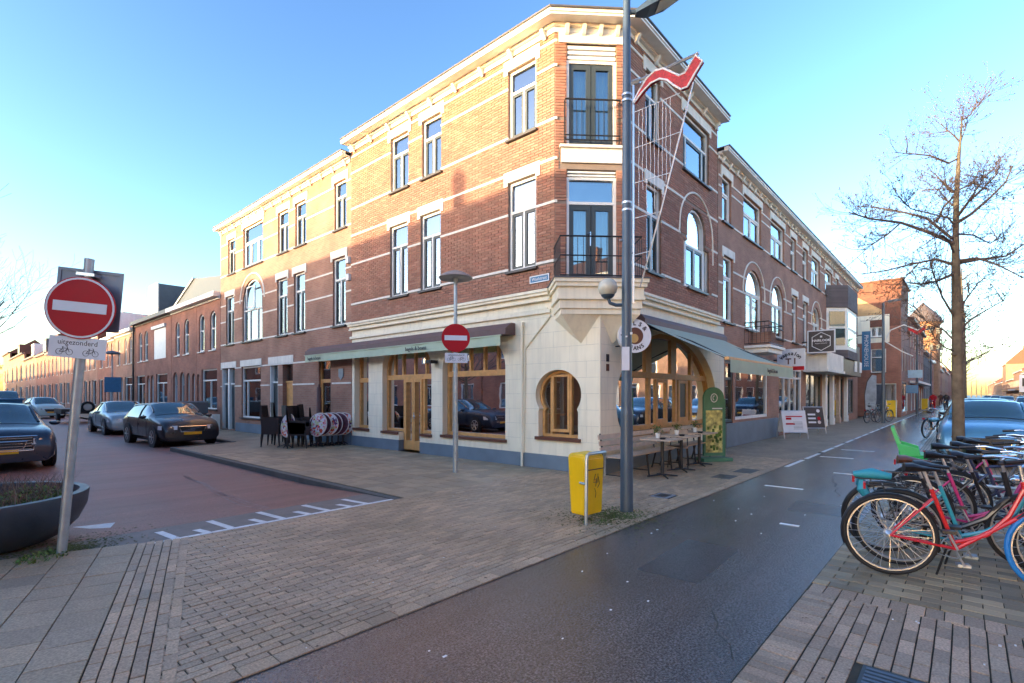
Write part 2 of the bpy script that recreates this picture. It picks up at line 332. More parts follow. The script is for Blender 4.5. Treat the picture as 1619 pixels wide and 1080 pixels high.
def ring(F, inner, outer, d0, d1):
    """frame between two same-length outlines"""
    n = len(inner); b = MB(); vs = []
    for d in (d0, d1):
        for pl in (inner, outer): vs += [F(u, z, d) for u, z in pl]
    fs = []
    for i in range(n):
        j = (i+1)%n
        fs += [(i,j,n+j,n+i),(2*n+i,3*n+i,3*n+j,2*n+j),(i,2*n+i,2*n+j,j),(n+i,n+j,3*n+j,3*n+i)]
    return b.add(vs, fs)
def text(s, size, F, u, z, d, m, par, name='lettering', align='CENTER', ext=0.004, rot=0, sx=1, wt=0.0):
    cu = bpy.data.curves.new('t', 'FONT'); cu.body = s; cu.size = size; cu.align_x = align; cu.align_y = 'CENTER'; cu.extrude = ext; cu.offset = wt
    cu.resolution_u = 2
    ob = bpy.data.objects.new('t', cu); me = bpy.data.meshes.new_from_object(ob)
    b = MB(); ca, sa = math.cos(R(rot)), math.sin(R(rot))
    b.add([F(u+(v.co.x*ca*sx-v.co.y*sa), z+v.co.x*sa*sx+v.co.y*ca, d+v.co.z) for v in me.vertices], [tuple(p.vertices) for p in me.polygons])
    bpy.data.objects.remove(ob); bpy.data.curves.remove(cu); bpy.data.meshes.remove(me)
    return b.build(name, m, par)
def inpoly(u, z, pl):
    c = False; j = len(pl)-1
    for i in range(len(pl)):
        if (pl[i][1] > z) != (pl[j][1] > z) and u < (pl[j][0]-pl[i][0])*(z-pl[i][1])/(pl[j][1]-pl[i][1])+pl[i][0]: c = not c
        j = i
    return c
def spans(u0, u1, z, holes):
    """parts of [u0,u1] at height z outside all holes"""
    cuts = [u0, u1]
    for pl in holes:
        for i in range(len(pl)):
            a, b = pl[i], pl[(i+1)%len(pl)]
            if (a[1] > z) != (b[1] > z): cuts.append(a[0]+(z-a[1])/(b[1]-a[1])*(b[0]-a[0]))
    cuts = sorted(c for c in cuts if u0 <= c <= u1); out = []
    for a, b in zip(cuts, cuts[1:]):
        if b-a > 0.02 and not any(inpoly((a+b)/2, z, h) for h in holes): out.append((a,b))
    return out
camp = Vector((0,0,1.6))
# ---------------------------------------------------------------- ground
class GFrame:
    def __init__(s, o, u, h=0.0): s.o = Vector((o[0],o[1],h)); s.u = Vector((u[0],u[1],0)).normalized(); s.w = Vector((-s.u.y, s.u.x, 0))
    def __call__(s, u, z, d=0): return s.o+s.u*u+s.w*z+Vector((0,0,d))
def tiles(outer, holes, bw, bh, gap, bond=0.5, z_off=0.0, jit=0.0):
    z0 = min(p[1] for p in outer); z1 = max(p[1] for p in outer); u0 = min(p[0] for p in outer); u1 = max(p[0] for p in outer)
    out = []; r = 0; z = z0+z_off
    while z+bh*0.6 < z1:
        zt = min(z+bh-gap, z1); zm = (z+zt)/2; cuts = [u0, u1]
        for pl in [outer]+holes:
            for i in range(len(pl)):
                a, b = pl[i], pl[(i+1)%len(pl)]
                if (a[1] > zm) != (b[1] > zm): cuts.append(a[0]+(zm-a[1])/(b[1]-a[1])*(b[0]-a[0]))
        cuts = sorted(c for c in cuts if u0 <= c <= u1)
        off = bw*bond*(r%2) if bond else 0
        for a, b in zip(cuts, cuts[1:]):
            if b-a < 0.02 or not inpoly((a+b)/2, zm, outer) or any(inpoly((a+b)/2, zm, h) for h in holes): continue
            k = math.floor((a-u0-off)/bw); x = u0+off+k*bw
            while x < b:
                p, q = max(x, a), min(x+bw-gap, b)
                if q-p > 0.014: out.append((p, q, z, zt))
                x += bw
        z += bh; r += 1
    return out
def lay(quads_by_frame, m, par, name, top=300, th=0.012, jz=0.002, tilt=0.0):
    """largest pieces on screen as single objects, the rest as one part"""
    al = []
    for F, qs in quads_by_frame:
        n = (F(0,0,1)-F(0,0,0)); uu = (F(1,0,0)-F(0,0,0)); ww = (F(0,1,0)-F(0,0,0))
        for q in qs:
            c = F((q[0]+q[1])/2, (q[2]+q[3])/2, 0); d = c-camp; L_ = d.length; f = d.x*math.cos(R(41.67))+d.y*math.sin(R(41.67)); s_ = d.x*math.sin(R(41.67))-d.y*math.cos(R(41.67))
            ok = f > 0.3 and abs(s_/f) < 1.0 and -0.58 < (d.z/f) < 0.8
            al.append(((q[1]-q[0])*(q[3]-q[2])*abs(d.dot(n))/L_**3 if ok else 0, F, q, uu))
    al.sort(key=lambda t: -t[0])
    cache = {}; pl = Vector((0,0,0)); qq = par
    while qq is not None: pl += qq.location; qq = qq.parent
    for i, (a, F, q, uu) in enumerate(al[:top]):
        if a == 0: break
        key = (round(q[1]-q[0], 2), round(q[3]-q[2], 3), F is al[0][1], id(F))
        hu, hw = (q[1]-q[0])/2, (q[3]-q[2])/2
        if key not in cache:
            b = MB(); O = F(0,0,0)
            b.hexa([F(su*hu,sw*hw,dd)-O for dd in (-th,0) for su,sw in ((-1,-1),(1,-1),(1,1),(-1,1))]); me = b.mesh(name, m)
            bm = bmesh.new(); bm.from_mesh(me)
            bmesh.ops.bevel(bm, geom=[e for e in bm.edges if all((v.co.dot(F(0,0,1)-O)) > -1e-5 for v in e.verts)], offset=0.0022, segments=1, affect='EDGES'); bm.to_mesh(me); bm.free()
            cache[key] = me
        o = bpy.data.objects.new(name, cache[key]); col.objects.link(o); o.parent = par
        o.location = F((q[0]+q[1])/2, (q[2]+q[3])/2, rnd.uniform(-jz, jz))-pl
        if tilt: o.rotation_euler = (rnd.uniform(-tilt, tilt), rnd.uniform(-tilt, tilt), rnd.uniform(-tilt, tilt))
    b = MB()
    for a, F, q, uu in al[top:]:
        j = rnd.uniform(-jz, jz); v = [F(q[i],q[k],dd) for dd in (-th, j) for i,k in ((0,2),(1,2),(1,3),(0,3))]
        b.add(v, [(4,5,6,7),(0,1,5,4),(1,2,6,5),(2,3,7,6),(3,0,4,7)])
    me = bpy.data.meshes.new(name); me.from_pydata(b.v, [], b.f); me.materials.append(M[m])
    link(name+'_field', me, par, kind='stuff')
def sheet(name, pts, z, m, par=None, kind='structure', th=0.0):
    b = MB(); b.add([(x,y,z) for x,y in pts], [tuple(range(len(pts)))]); return b.build(name, m, par, kind=kind if par is None else None)
sheet('ground', [(-800,-800),(1500,-800),(1500,1500),(-800,1500)], -0.25, 'road_asphalt')
road = sheet('side_street', [(0.0,9.4),(4.6,9.4),(4.6,17.9),(6.6,18.6),(6.6,260),(-1.5,260),(-1.5,9.4)], -0.10, 'red_road')
b = MB(); b.add([(-1.5,7.30,-0.02),(4.6,7.30,-0.02),(4.6,9.4,-0.10),(-1.5,9.4,-0.10)], [(0,1,2,3)]); b.build('side_street_ramp', 'red_road', kind='structure')
b = MB(); b.add([(-1.5,6.5,-0.004),(4.6,6.5,-0.004),(4.6,7.30,-0.02),(-1.5,7.30,-0.02)], [(0,1,2,3)]); b.build('ramp_paving', 'threshold', kind='structure')
# comb marking across the mouth of the side street
b = MB()
def rampz(y): return -0.004-(y-6.5)/0.8*0.016+0.004
def paintq(b, x0, x1, y0, y1, sk=0.0):
    b.add([(x0,y0,rampz(y0)),(x1,y0,rampz(y0)),(x1+sk,y1,rampz(y1)),(x0+sk,y1,rampz(y1))], [(0,1,2,3)])
for i in range(26): paintq(b, 1.5+i*0.12, 1.5+i*0.12+0.117, 6.505, 6.585)
for x0,l in ((1.70,7.08),(2.02,6.84),(2.28,7.22),(2.66,6.88),(2.90,7.26),(3.24,6.88),(3.52,7.22),(3.86,6.86),(4.12,7.16)): paintq(b, x0, x0+0.085, 6.586, l, -0.04)
b.build('comb_road_marking', 'road_paint', kind='structure')
b = MB()
for off in (0,.10,.17):
    pts = [(3.02+off*.6,7.45),(2.95+off,8.1),(3.05+off*.8,8.9),(3.15+off*.5,9.8),(3.3+off*.3,10.8),(3.35,12.2)]
    for (xa,ya),(xb,yb) in zip(pts,pts[1:]): 
        za, zb = max(-.1,-.02-(ya-7.3)/2.1*.08)+.0025, max(-.1,-.02-(yb-7.3)/2.1*.08)+.0025; b.add([(xa,ya,za),(xa+.022,ya,za),(xb+.022,yb,zb),(xb,yb,zb)],[(0,1,2,3)])
b.build('worn_tyre_trace', 'trace', kind='structure')
b = MB(); b.add([(.95,7.9,-.045),(1.35,7.75,-.038),(1.5,8.2,-.052),(1.1,8.35,-.06)],[(0,1,2,3)]); b.build('worn_white_patch','road_paint',kind='structure')
mat_ = None
cyc = sheet('cycle_path', [(-30,0.98),(400,1.0),(400,3.0),(-30,3.05)], -0.012, 'asphalt')
b = MB()
for x,y,l,wd in ((9.7,2.35,0.9,0.08),(12.2,1.72,0.9,0.08),(6.95,1.62,0.32,0.07),(17.5,2.3,1.2,0.1),(15.2,2.45,1.1,0.1)): b.box(x,x+wd,y-l/3,y+l/3,-0.012,-0.008)
b.build('cycle_path_dashes', 'road_paint', kind='structure')
b = MB()
for i in range(26):
    x = 12.6+i*1.9+rnd.uniform(-.1,.1); b.box(x, x+1.55, 2.93, 3.02, -0.012, -0.007)
b.build('cycle_path_edge_line', 'road_paint', kind='structure')
b = MB()
for i in range(22):
    x, y = rnd.uniform(1.6,9), rnd.uniform(1.05,2.95); s_ = rnd.uniform(.008,.018); b.box(x,x+s_*rnd.uniform(1,2),y,y+s_,-0.012,-0.009)
for i in range(30):
    x, y = rnd.uniform(1.2,7.5), rnd.uniform(3.1,6.3); s_ = rnd.uniform(.007,.014); b.box(x,x+s_,y,y+s_,0,0.004)
for i in range(14):
    x, y = rnd.uniform(2.6,4.6), rnd.uniform(-1,0.9); s_ = rnd.uniform(.007,.016); b.box(x,x+s_*2,y,y+s_,0,0.004)
b.build('litter_specks', 'road_paint', kind='stuff')
main_road = sheet('main_road', [(-40,-8.0),(450,-8.0),(450,-1.5),(13.2,-1.5),(12.4,-2.7),(-40,-2.7)], -0.10, 'road_asphalt')
b = MB()
for i in range(30): b.box(10+i*9, 13.5+i*9, -5.4, -5.28, -0.1, -0.096)
for i in range(40): b.box(20+i*5.5, 20.12+i*5.5, -1.95, -1.5, -0.1, -0.096)
b.build('road_lines', 'road_paint', kind='structure')
sheet('far_pavement', [(-40,-8.1),(450,-8.1),(450,-11),(-40,-11)], 0.0, 'paver_far')
# far sidewalks: one sheet each beyond the laid pavers
right_walk = sheet('pavement', [(0.2,3.05),(400,3.0),(400,5.5),(8.7,5.5),(8.7,18.6),(8.8,260),(6.72,260),(6.72,18.6),(4.72,17.9),(4.72,6.5),(-13,6.5),(-13,3.05)], -0.010, 'paver_far')
jb = MB(); jb.add([(x,y,-0.0095) for x,y in [(-1.5,3.05),(14,3.05),(14,5.4),(8.7,5.4),(8.7,15),(4.72,15),(4.72,6.5),(-1.5,6.5)]], [tuple(range(8))]); jb.build('joints', 'joint_sand', right_walk)
G0 = GFrame((0,0),(1,0)); GB = GFrame((0.80,3.05),(0.29,0.957),0.004); GT = GFrame((0,0),(0,1))
bandx = lambda y: 0.80+(y-3.05)*0.303
apron = [(bandx(3.19)-.10,3.19),(14.0,3.19),(14.0,5.38),(8.68,5.38),(8.68,6.5),(bandx(6.5)-.10,6.5)]
drain_holes = [rect(7.42,7.80,3.42,3.72), rect(9.9,10.45,3.3,3.7), rect(10.9,11.6,3.22,3.62)]
q1 = tiles(apron, drain_holes, 0.206, 0.069, 0.009)
q2 = tiles([(0.5,3.055),(14,3.055),(14,3.185),(0.5,3.185)], [], 0.214, 0.13, 0.006, bond=0)
bnd = tiles([(0,0),(3.61,0),(3.61,0.46),(0,0.46)], [], 0.206, 0.0767, 0.009, bond=0.5)
lay([(G0,q1),(G0,q2),(GB,bnd)], 'paver', right_walk, 'paving_brick', 300, tilt=0.012)
sl1 = tiles([(-2.2,0.462),(3.61,0.462),(3.61,2.0),(-2.2,2.0)], [], 0.30, 0.30, 0.008, bond=0.5)
sl2 = tiles([(6.5,-8.68),(15,-8.68),(15,-4.74),(6.5,-4.74)], [], 0.30, 0.30, 0.008)
lay([(GB,sl1),(GT,sl2)], 'slab', right_walk, 'paving_slab', 300, tilt=0.008)
# kerbs of the side street
def kerb(name, pts, h0, h1, wd):
    r = None; b0 = None; kid = []
    root = None
    for (x0,y0),(x1,y1) in zip(pts, pts[1:]):
        L_ = math.hypot(x1-x0,y1-y0); n = max(1, round(L_/1.0)); ux,uy = (x1-x0)/L_,(y1-y0)/L_; nx,ny = -uy,ux
        for i in range(n):
            a = i*L_/n; c = (i+1)*L_/n-0.008; bb = MB()
            bb.prism([(x0+ux*a,y0+uy*a,h0),(x0+ux*c,y0+uy*c,h0),(x0+ux*c-nx*wd,y0+uy*c-ny*wd,h0),(x0+ux*a-nx*wd,y0+uy*a-ny*wd,h0)], (0,0,h1-h0+rnd.uniform(-.003,.003)))
            if root is None: root = bb.build(name, 'kerb', kind='structure')
            elif len(kid) < 40: kid.append(bb.build('kerb_stone', 'kerb', root))
kerb('kerb', [(4.6,6.5),(4.6,17.9),(6.6,18.6),(6.6,40)], -0.2, 0.004, 0.12)
kerb('kerb', [(-0.35,40),(-0.35,7.3)], -0.2, 0.0, 0.12)
sheet('left_pavement', [(-1.6,6.5),(-0.47,6.5),(-0.47,260),(-8,260),(-8,6.5)], 0.0, 'paver_far')
# pavement on the parking side with bricks laid along the path
plaza = sheet('parking_pavement', [(-30,0.98),(400,0.99),(400,-1.49),(13.2,-1.49),(12.4,-2.69),(-30,-2.69)], -0.010, 'paver_far')
jb = MB(); jb.add([(x,y,-0.0095) for x,y in [(1,0.98),(14,0.98),(14,-2.6),(1,-2.6)]], [(0,1,2,3)]); jb.build('joints', 'joint_sand', plaza)
grate_hole = rect(3.17,3.66,0.02,0.46)
r1 = tiles([(1.4,-1.568),(4.72,-1.568),(4.72,0.752),(1.4,0.752)], [grate_hole], 0.206, 0.086, 0.009)
GY = GFrame((0,0),(0,1))
r2 = tiles([(-1.6,-4.93),(0.97,-4.93),(0.97,-4.725),(-1.6,-4.725)], [], 0.107, 0.214, 0.007, bond=0)
r3 = tiles([(0.756,-4.72),(0.975,-4.72),(0.975,-1.4),(0.756,-1.4)], [], 0.215, 0.086, 0.006, bond=0)
lay([(G0,r1),(GY,r2),(GY,r3)], 'paver_red', plaza, 'paving_brick', 300, tilt=0.012)
r4 = tiles([(-2.5,-12.5),(0.97,-12.5),(0.97,-4.94),(-2.5,-4.94)], [], 0.24, 0.12, 0.007)
lay([(GY,r4)], 'paver_yellow', plaza, 'paving_block', 300, tilt=0.012)
b = MB(); b.box(3.18,3.65,0.03,0.45,-0.06,-0.004); g = b.build('drain_grate', 'black_metal')
g['label'] = 'dark cast iron drain grate set in the red brick pavement at the bottom edge'; g['category'] = 'drain cover'
b = MB()
for i in range(9): b.box(3.21+i*0.047,3.235+i*0.047,0.05,0.43,-0.004,0.004)
b.build('grate_bar', 'pole_dark', g)
for (x0,x1,y0,y1,l,mm,nm) in ((7.43,7.79,3.43,3.71,'small square drain cover in the pavement right of the lamp post','sign_back','manhole_cover'),(9.92,10.43,3.32,3.68,'pale framed manhole cover near the table terrace, the nearer of two by the cycle path','kerb','manhole_cover'),(10.92,11.58,3.24,3.60,'pale ribbed manhole cover beside the cycle path, the farther of two','kerb','manhole_cover')):
    b = MB(); b.box(x0,x1,y0,y1,-0.04,0.002); t = b.build(nm, mm); t['label'] = l; t['category'] = 'manhole cover'; t['group'] = 'covers in the pavement'
    b = MB()
    if mm == 'kerb': b.lathe(((x0+x1)/2,(y0+y1)/2,0.002), [(0.001,0.004),(0.12,0.004),(0.12,0)], 16)
    else: b.box(x0+.05,x1-.05,y0+.05,y1-.05,0.002,0.006)
    b.build('lid', 'black_metal' if y0 != 3.24 else 'kerb', t)

b = MB(); rc = random.Random(3)
for (x,y,dx,dy,n) in ((3.2,1.05,.10,.03,8),(9.4,1.5,.16,.03,12)):
    p = [x,y]
    for k in range(n):
        q = [p[0]+dx+rc.uniform(-.05,.05), p[1]+dy+rc.uniform(-.05,.05)]; w_ = .003+.003*rc.random(); b.add([(p[0],p[1]-w_,-.0105),(p[0],p[1]+w_,-.0105),(q[0],q[1]+w_,-.0105),(q[0],q[1]-w_,-.0105)],[(0,1,2,3)]); p = q
b.build('crack','joint_sand',cyc)
b = MB()
for (x0,x1,y0,y1) in ((4.3,5.5,1.7,2.3),(7.9,8.6,1.2,1.9)): b.add([(x0,y0,-.0108),(x1,y0+.05,-.0108),(x1+.04,y1,-.0108),(x0-.03,y1-.04,-.0108)],[(0,1,2,3)])
b.build('asphalt_repair','asphalt_patch',cyc)
# ---------------------------------------------------------------- building pieces
def window(B, F, u0, u1, z0, z1, split=None, cols=(0,1), sash='sash_dark', d=-0.10, top='blind', low='curtain', detail=2, sill=True, arched=0, frame='white_paint', fw=0.06, glass='glass_up', sillm='sill', sidetop=None):
    H = z1
    if arched: outer = arch(u0, u1, z0, z1-arched, arched, 10); inner = arch(u0+fw, u1-fw, z0+fw, z1-arched, arched-fw, 10)
    else: outer = rect(u0,u1,z0,z1); inner = rect(u0+fw,u1-fw,z0+fw,z1-fw)
    b = ring(F, inner, outer, d-0.05, d+0.03)
    cx_ = [u0+fw+(u1-u0-2*fw)*c for c in cols]
    s_ = split if split else z1-fw
    if split: b.fbox(F, u0+fw, u1-fw, split-0.03, split+0.03, d-0.045, d+0.025)
    for c in cx_[1:-1]: b.fbox(F, c-0.025, c+0.025, z0+fw, s_-0.03, d-0.04, d+0.02)
    wdw = b.build('window', frame, B)
    eps = 0.002
    if detail == 0:
        p = MB(); p.fbox(F, u0+fw, u1-fw, z0+fw, z1-fw-arched*0.4, d-0.03, d-0.02); p.build('pane', 'far_glass', wdw); return wdw
    for a, c in zip(cx_, cx_[1:]):
        a2, c2 = a+(0.025 if a > cx_[0] else 0), c-(0.025 if c < cx_[-1] else 0); zt = s_-(0.03 if split else 0)-eps
        if sash:
            sb = ring(F, rect(a2+0.055,c2-0.055,z0+fw+0.06,zt-0.055), rect(a2+eps,c2-eps,z0+fw+eps,zt), d-0.035, d+0.01); sb.build('sash', sash, wdw)
        p = MB(); p.fbox(F, a2+0.01, c2-0.01, z0+fw+0.01, zt-0.01, d-0.02, d-0.014); p.build('pane', glass, wdw)
        if low:
            p = MB(); w_ = (c2-a2); n = 10; x0, x1 = (a2+0.02, c2-0.02); pts = []
            cov = rnd.choice((1.0, 1.0, 1.0, 0.8)) if low == 'curtain' else 1.0
            xs = x0 if rnd.random() < .5 else x1-(x1-x0)*cov
            for i in range(n+1): pts.append((xs+(x1-x0)*cov*i/n, d-0.10+0.012*math.sin(i*2.1)))
            vs = [F(x, zz, dd) for zz in (z0+fw+0.05, zt) for x, dd in pts]; p.add(vs, [(i,i+1,n+2+i,n+1+i) for i in range(n)], True); p.build('curtain', 'curtain' if low == 'curtain' else low, wdw)
    if split:
        p = MB()
        if arched:
            po = [(u,z) for u,z in arch(u0+fw, u1-fw, split+0.03, z1-arched, arched-fw, 10)]
            vs = [F(u,z,d-0.018) for u,z in po]; p.add(vs, [tuple(range(len(vs)))])
        else: p.fbox(F, u0+fw, u1-fw, split+0.03, z1-fw, d-0.02, d-0.014)
        p.build('pane', glass, wdw)
        if top:
            p = MB(); p.fbox(F, u0+fw, u1-fw, split+0.03, z1-fw-arched*0.75, d-0.09, d-0.08); p.build('blind', 'curtain' if top == 'blind' else top, wdw)
    if sill:
        p = MB(); p.fbox(F, u0-0.05, u1+0.05, z0-0.055, z0-0.004, d-0.05, 0.07); p.build('sill', sillm, wdw)
    return wdw
def lintel(B, F, u0, u1, z1, h=0.25, ears=True):
    b = MB(); b.fbox(F, u0-0.12, u1+0.12, z1+0.012, z1+h, -0.03, 0.022)
    if ears:
        b.fbox(F, u0-0.12, u0-0.008, z1-0.07, z1+0.009, -0.03, 0.022); b.fbox(F, u1+0.008, u1+0.12, z1-0.07, z1+0.009, -0.03, 0.022)
    return b.build('lintel', 'stone_white', B)
def strings(B, F, u0, u1, zs, holes, m='stone_white', h=0.055):
    for z in zs:
        hh = [rect(min(p[0] for p in q)-0.001, max(p[0] for p in q)+0.001, min(p[1] for p in q), max(p[1] for p in q)) if len(q) == 4 else q for q in holes]
        for a, c in spans(u0, u1, z+h/2, hh): b = MB(); b.fbox(F, a, c, z, z+h, -0.02, 0.012); b.build('string_course', m, B)
def cornice(B, F, u0, u1, zt, p=0.35, nb=None, m0=0.0, m1=0.0, bh=0.2, step=0.9):
    """boxed gutter on brackets; m0/m1 mitre the ends by that much per unit of projection"""
    def sl(b, za, zb, d0, d1):
        b.hexa([F(u0-m0*d0,za,d0),F(u1+m1*d0,za,d0),F(u1+m1*d1,za,d1),F(u0-m0*d1,za,d1),F(u0-m0*d0,zb,d0),F(u1+m1*d0,zb,d0),F(u1+m1*d1,zb,d1),F(u0-m0*d1,zb,d1)])
    b = MB(); sl(b, zt-0.16, zt-0.03, p-0.12, p); sl(b, zt-0.145, zt-0.12, -0.01, p-0.12); sl(b, zt-0.20, zt-0.146, 0.0, 0.10); sl(b, zt-0.11, zt-0.07, p, p+0.025); sl(b, zt-0.31, zt-0.21, 0.0, 0.035)
    c = b.build('cornice', 'white_paint', B)
    b = MB(); sl(b, zt-0.029, zt, -0.2, p+0.04); b.build('gutter_edge', 'zinc', c)
    n = nb or max(2, round((u1-u0)/step))
    for i in range(n):
        u = u0+0.25+(u1-u0-0.5)*i/(n-1)
        b = MB(); b.prism([F(u-0.04, zt-0.205, 0.036), F(u-0.04, zt-0.205, p*0.5), F(u-0.04, zt-0.25, p*0.42), F(u-0.04, zt-0.34, 0.08), F(u-0.04, zt-0.37, 0.036)], F(0.08,0,0)-F(0,0,0)); b.build('bracket', 'white_paint', c)
    return c
FL = Frame((8.7,0), (0,1), (-1,0)); FR = Frame((0,5.4), (1,0), (0,-1))
PA, PB = Vector((8.7,6.52,0)), Vector((9.82,5.4,0)); CL = (PB-PA).length
FC = Frame(PA, PB-PA, (-1,-1))
# ================================================================ CORNER BUILDING
B = thing('corner_building', 'three storey corner building with cream cafe ground floor and orange brick storeys above', 'building', (8.7,5.4,0))
zU0, zU1 = 3.86, 9.34
WL = [(11.62,12.46,7.45,9.0,8.5),(10.22,11.01,7.45,9.0,8.5),(7.04,7.86,7.45,9.02,8.52),(11.66,12.5,4.42,6.46,5.86),(10.25,11.08,4.42,6.46,5.86),(7.04,7.86,4.42,6.46,5.78)]
holesL = [rect(a,b_,c,d_) for a,b_,c,d_,e in WL]
WR1 = [(10.62,11.36,7.45,9.0,8.5),(10.68,11.42,4.43,6.46,5.8),(12.68,14.45,7.42,8.95,8.38)]
arR = arch(12.95, 14.2, 4.42, 6.05, 0.55); arRw = rect(12.72, 14.45, 4.42, 5.6)
shouR = [(12.72,4.42),(14.45,4.42),(14.45,5.62),(14.2,5.62)]+ell(13.575,6.05,0.625,0.55,0,180,14)+[(12.95,5.62),(12.72,5.62)]
holesR = [rect(a,b_,c,d_) for a,b_,c,d_,e in WR1]+[shouR]
ZS = [4.44, 5.70, 6.62, 7.47, 8.60, 9.12]
doorC2 = rect(0.25, 1.33, 6.93, 9.10); doorC1 = rect(0.25, 1.33, 4.05, 6.42)
plate(FL, rect(6.52,14.62,zU0,zU1), holesL, -0.25, -0.014).build('wall', 'mortar', B)
plate(FR, rect(9.82,15.12,zU0,zU1), holesR, -0.25, -0.014).build('wall', 'mortar', B)
plate(FC, rect(0.0,CL,3.9,zU1), [doorC1,doorC2], -0.25, -0.014).build('wall', 'mortar', B)
def bandholes(u0,u1,zs,h=0.055): return [rect(u0-1,u1+1,z-0.004,z+h+0.004) for z in zs]
def linth(ws): return [rect(a-0.12,b_+0.12,d_,d_+0.25) for a,b_,c,d_,e in ws]
LR = 0.0615
bl = tiles(rect(6.53,14.6,zU0,zU1), [rect(a-.004,b_+.004,c-.06,d_+.01) for a,b_,c,d_,e in WL]+bandholes(6,15,ZS)+linth(WL), 0.22, LR, 0.0105)
br = tiles(rect(9.83,15.1,zU0,zU1), holesR+bandholes(9,16,ZS)+linth(WR1), 0.22, LR, 0.0105)
bc = tiles(rect(0.01,CL-0.01,3.9,zU1), [doorC1,doorC2]+bandholes(-1,3,ZS)+[rect(0.08,CL-0.08,6.42,6.93),rect(0.08,CL-.08,9.1,9.38)], 0.22, LR, 0.0105)
lay([(FL,bl),(FR,br),(FC,bc)], 'brick', B, 'brick', 300, th=0.03, jz=0.0018)
strings(B, FL, 6.52, 14.6, ZS, holesL+linth(WL)); strings(B, FR, 9.82, 15.1, ZS, holesR+linth(WR1)+[arch(12.5,14.65,4.3,6.05,0.85)]); strings(B, FC, 0, CL, ZS, [rect(.05,CL-.05,3.9,6.93),rect(.05,CL-.05,6.9,9.4)])
for a,b_,c,d_,e in WL: window(B, FL, a, b_, c, d_, e, (0,.5,1)); lintel(B, FL, a, b_, d_)
for a,b_,c,d_,e in WR1[:2]: window(B, FR, a, b_, c, d_, e, (0,.5,1), top=None); lintel(B, FR, a, b_, d_)
window(B, FR, *WR1[2][:4], WR1[2][4], (0,.16,.84,1), top=None, low=None); lintel(B, FR, WR1[2][0], WR1[2][1], WR1[2][3])
window(B, FR, 12.95, 14.2, 4.42, 6.58, 5.55, (0,.5,1), arched=0.5, top=None)
for a,c in ((12.72,12.94),(14.21,14.45)): window(B, FR, a, c, 4.42, 5.62, None, (0,1), sash=None, fw=0.035, sill=False)
b = MB(); b.path([FR(u,z,0.0) for u,z in [(12.42,5.7)]+ell(13.58,5.95,1.12,1.05,180,0,20)+[(14.72,5.3)]], 0.03, 6); b.build('arch_moulding', 'stone_white', B)
cL = cornice(B, FL, 6.52, 14.62, 9.62, m0=-0.414*-1, m1=0.0)
cornice(B, FC, 0, CL, 9.62, m0=0.414, m1=0.414, nb=4); cornice(B, FR, 9.82, 15.1, 9.62, m0=0.414)
b = MB(); b.prism([(8.7,14.6,9.5),(8.7,6.52,9.5),(9.82,5.4,9.5),(15.1,5.4,9.5),(15.1,14.6,9.5)], (0,0,0.1)); b.build('roof', 'zinc', B)
# french doors on the chamfer
def frenchdoor(z0, z1, upper):
    b = ring(FC, rect(0.31,1.27,z0,z1-0.06), rect(0.25,1.33,z0-0.0,z1), -0.13, -0.04); f = b.build('window', 'white_paint', B)
    zt = upper if upper else z1-0.06
    if upper: b = MB(); b.fbox(FC, 0.31, 1.27, upper, upper+0.06, -0.12, -0.05); b.build('transom', 'white_paint', f); b = MB(); b.fbox(FC,0.31,1.27,upper+0.06,z1-0.06,-0.1,-0.094); b.build('pane','glass_up',f); b = MB(); b.fbox(FC,0.31,1.27,upper+0.06,z1-0.06,-0.2,-0.19); b.build('curtain','curtain_blue',f)
    for a,c in ((0.31,0.785),(0.795,1.27)):
        ring(FC, rect(a+0.1,c-0.1,z0+0.15,zt-0.12), rect(a+.002,c-.002,z0+.01,zt-.003), -0.12, -0.065).build('door_leaf', 'sash_dark', f)
        b = MB(); b.fbox(FC, a+0.1, c-0.1, z0+0.15, zt-0.12, -0.1, -0.094); b.build('pane', 'glass', f)
        b = MB(); n = 14
        vs = [FC(a+0.08+(c-a-0.16)*i/n, zz, -0.24+0.014*math.sin(i*1.9)) for zz in (z0+0.05, zt-0.05) for i in range(n+1)]; b.add(vs, [(i,i+1,n+2+i,n+1+i) for i in range(n)], True); b.build('curtain', 'curtain' if not upper else 'curtain_blue', f)
    return f
f2 = frenchdoor(6.93, 8.76, None); f1 = frenchdoor(4.05, 6.26, 5.68)
b = MB(); b.fbox(FC,0.765,0.79,4.95,5.1,-0.065,-0.05); b.tube(FC(0.775,5.06,-0.03), FC(0.70,5.06,-0.03), 0.01); b.fbox(FC,0.765,0.79,4.8,5.1,-0.064,-0.055); b.build('door_handle', 'chrome', f1)
for za, zb in ((8.765,9.09),(6.265,6.41)):
    b = MB(); n = 3 if zb-za > .2 else 2
    for i in range(n):
        s0 = za+(zb-za)*i/n; b.fbox(FC, 0.27, 1.31, s0+0.01, s0+(zb-za)/n-0.03, -0.1, -0.02)
    b.build('roller_shutter_box', 'white_paint', B)
b = MB(); b.fbox(FC, 0.08, CL-0.08, 9.10, 9.37, -0.03, 0.03); b.build('lintel', 'stone_white', B)
b = MB(); b.fbox(FC, 0.14, CL-0.14, 6.55, 6.86, -0.03, 0.03); b.fbox(FC, 0.10, CL-0.10, 6.86, 6.915, -0.03, 0.08); b.build('lintel', 'stone_white', B)
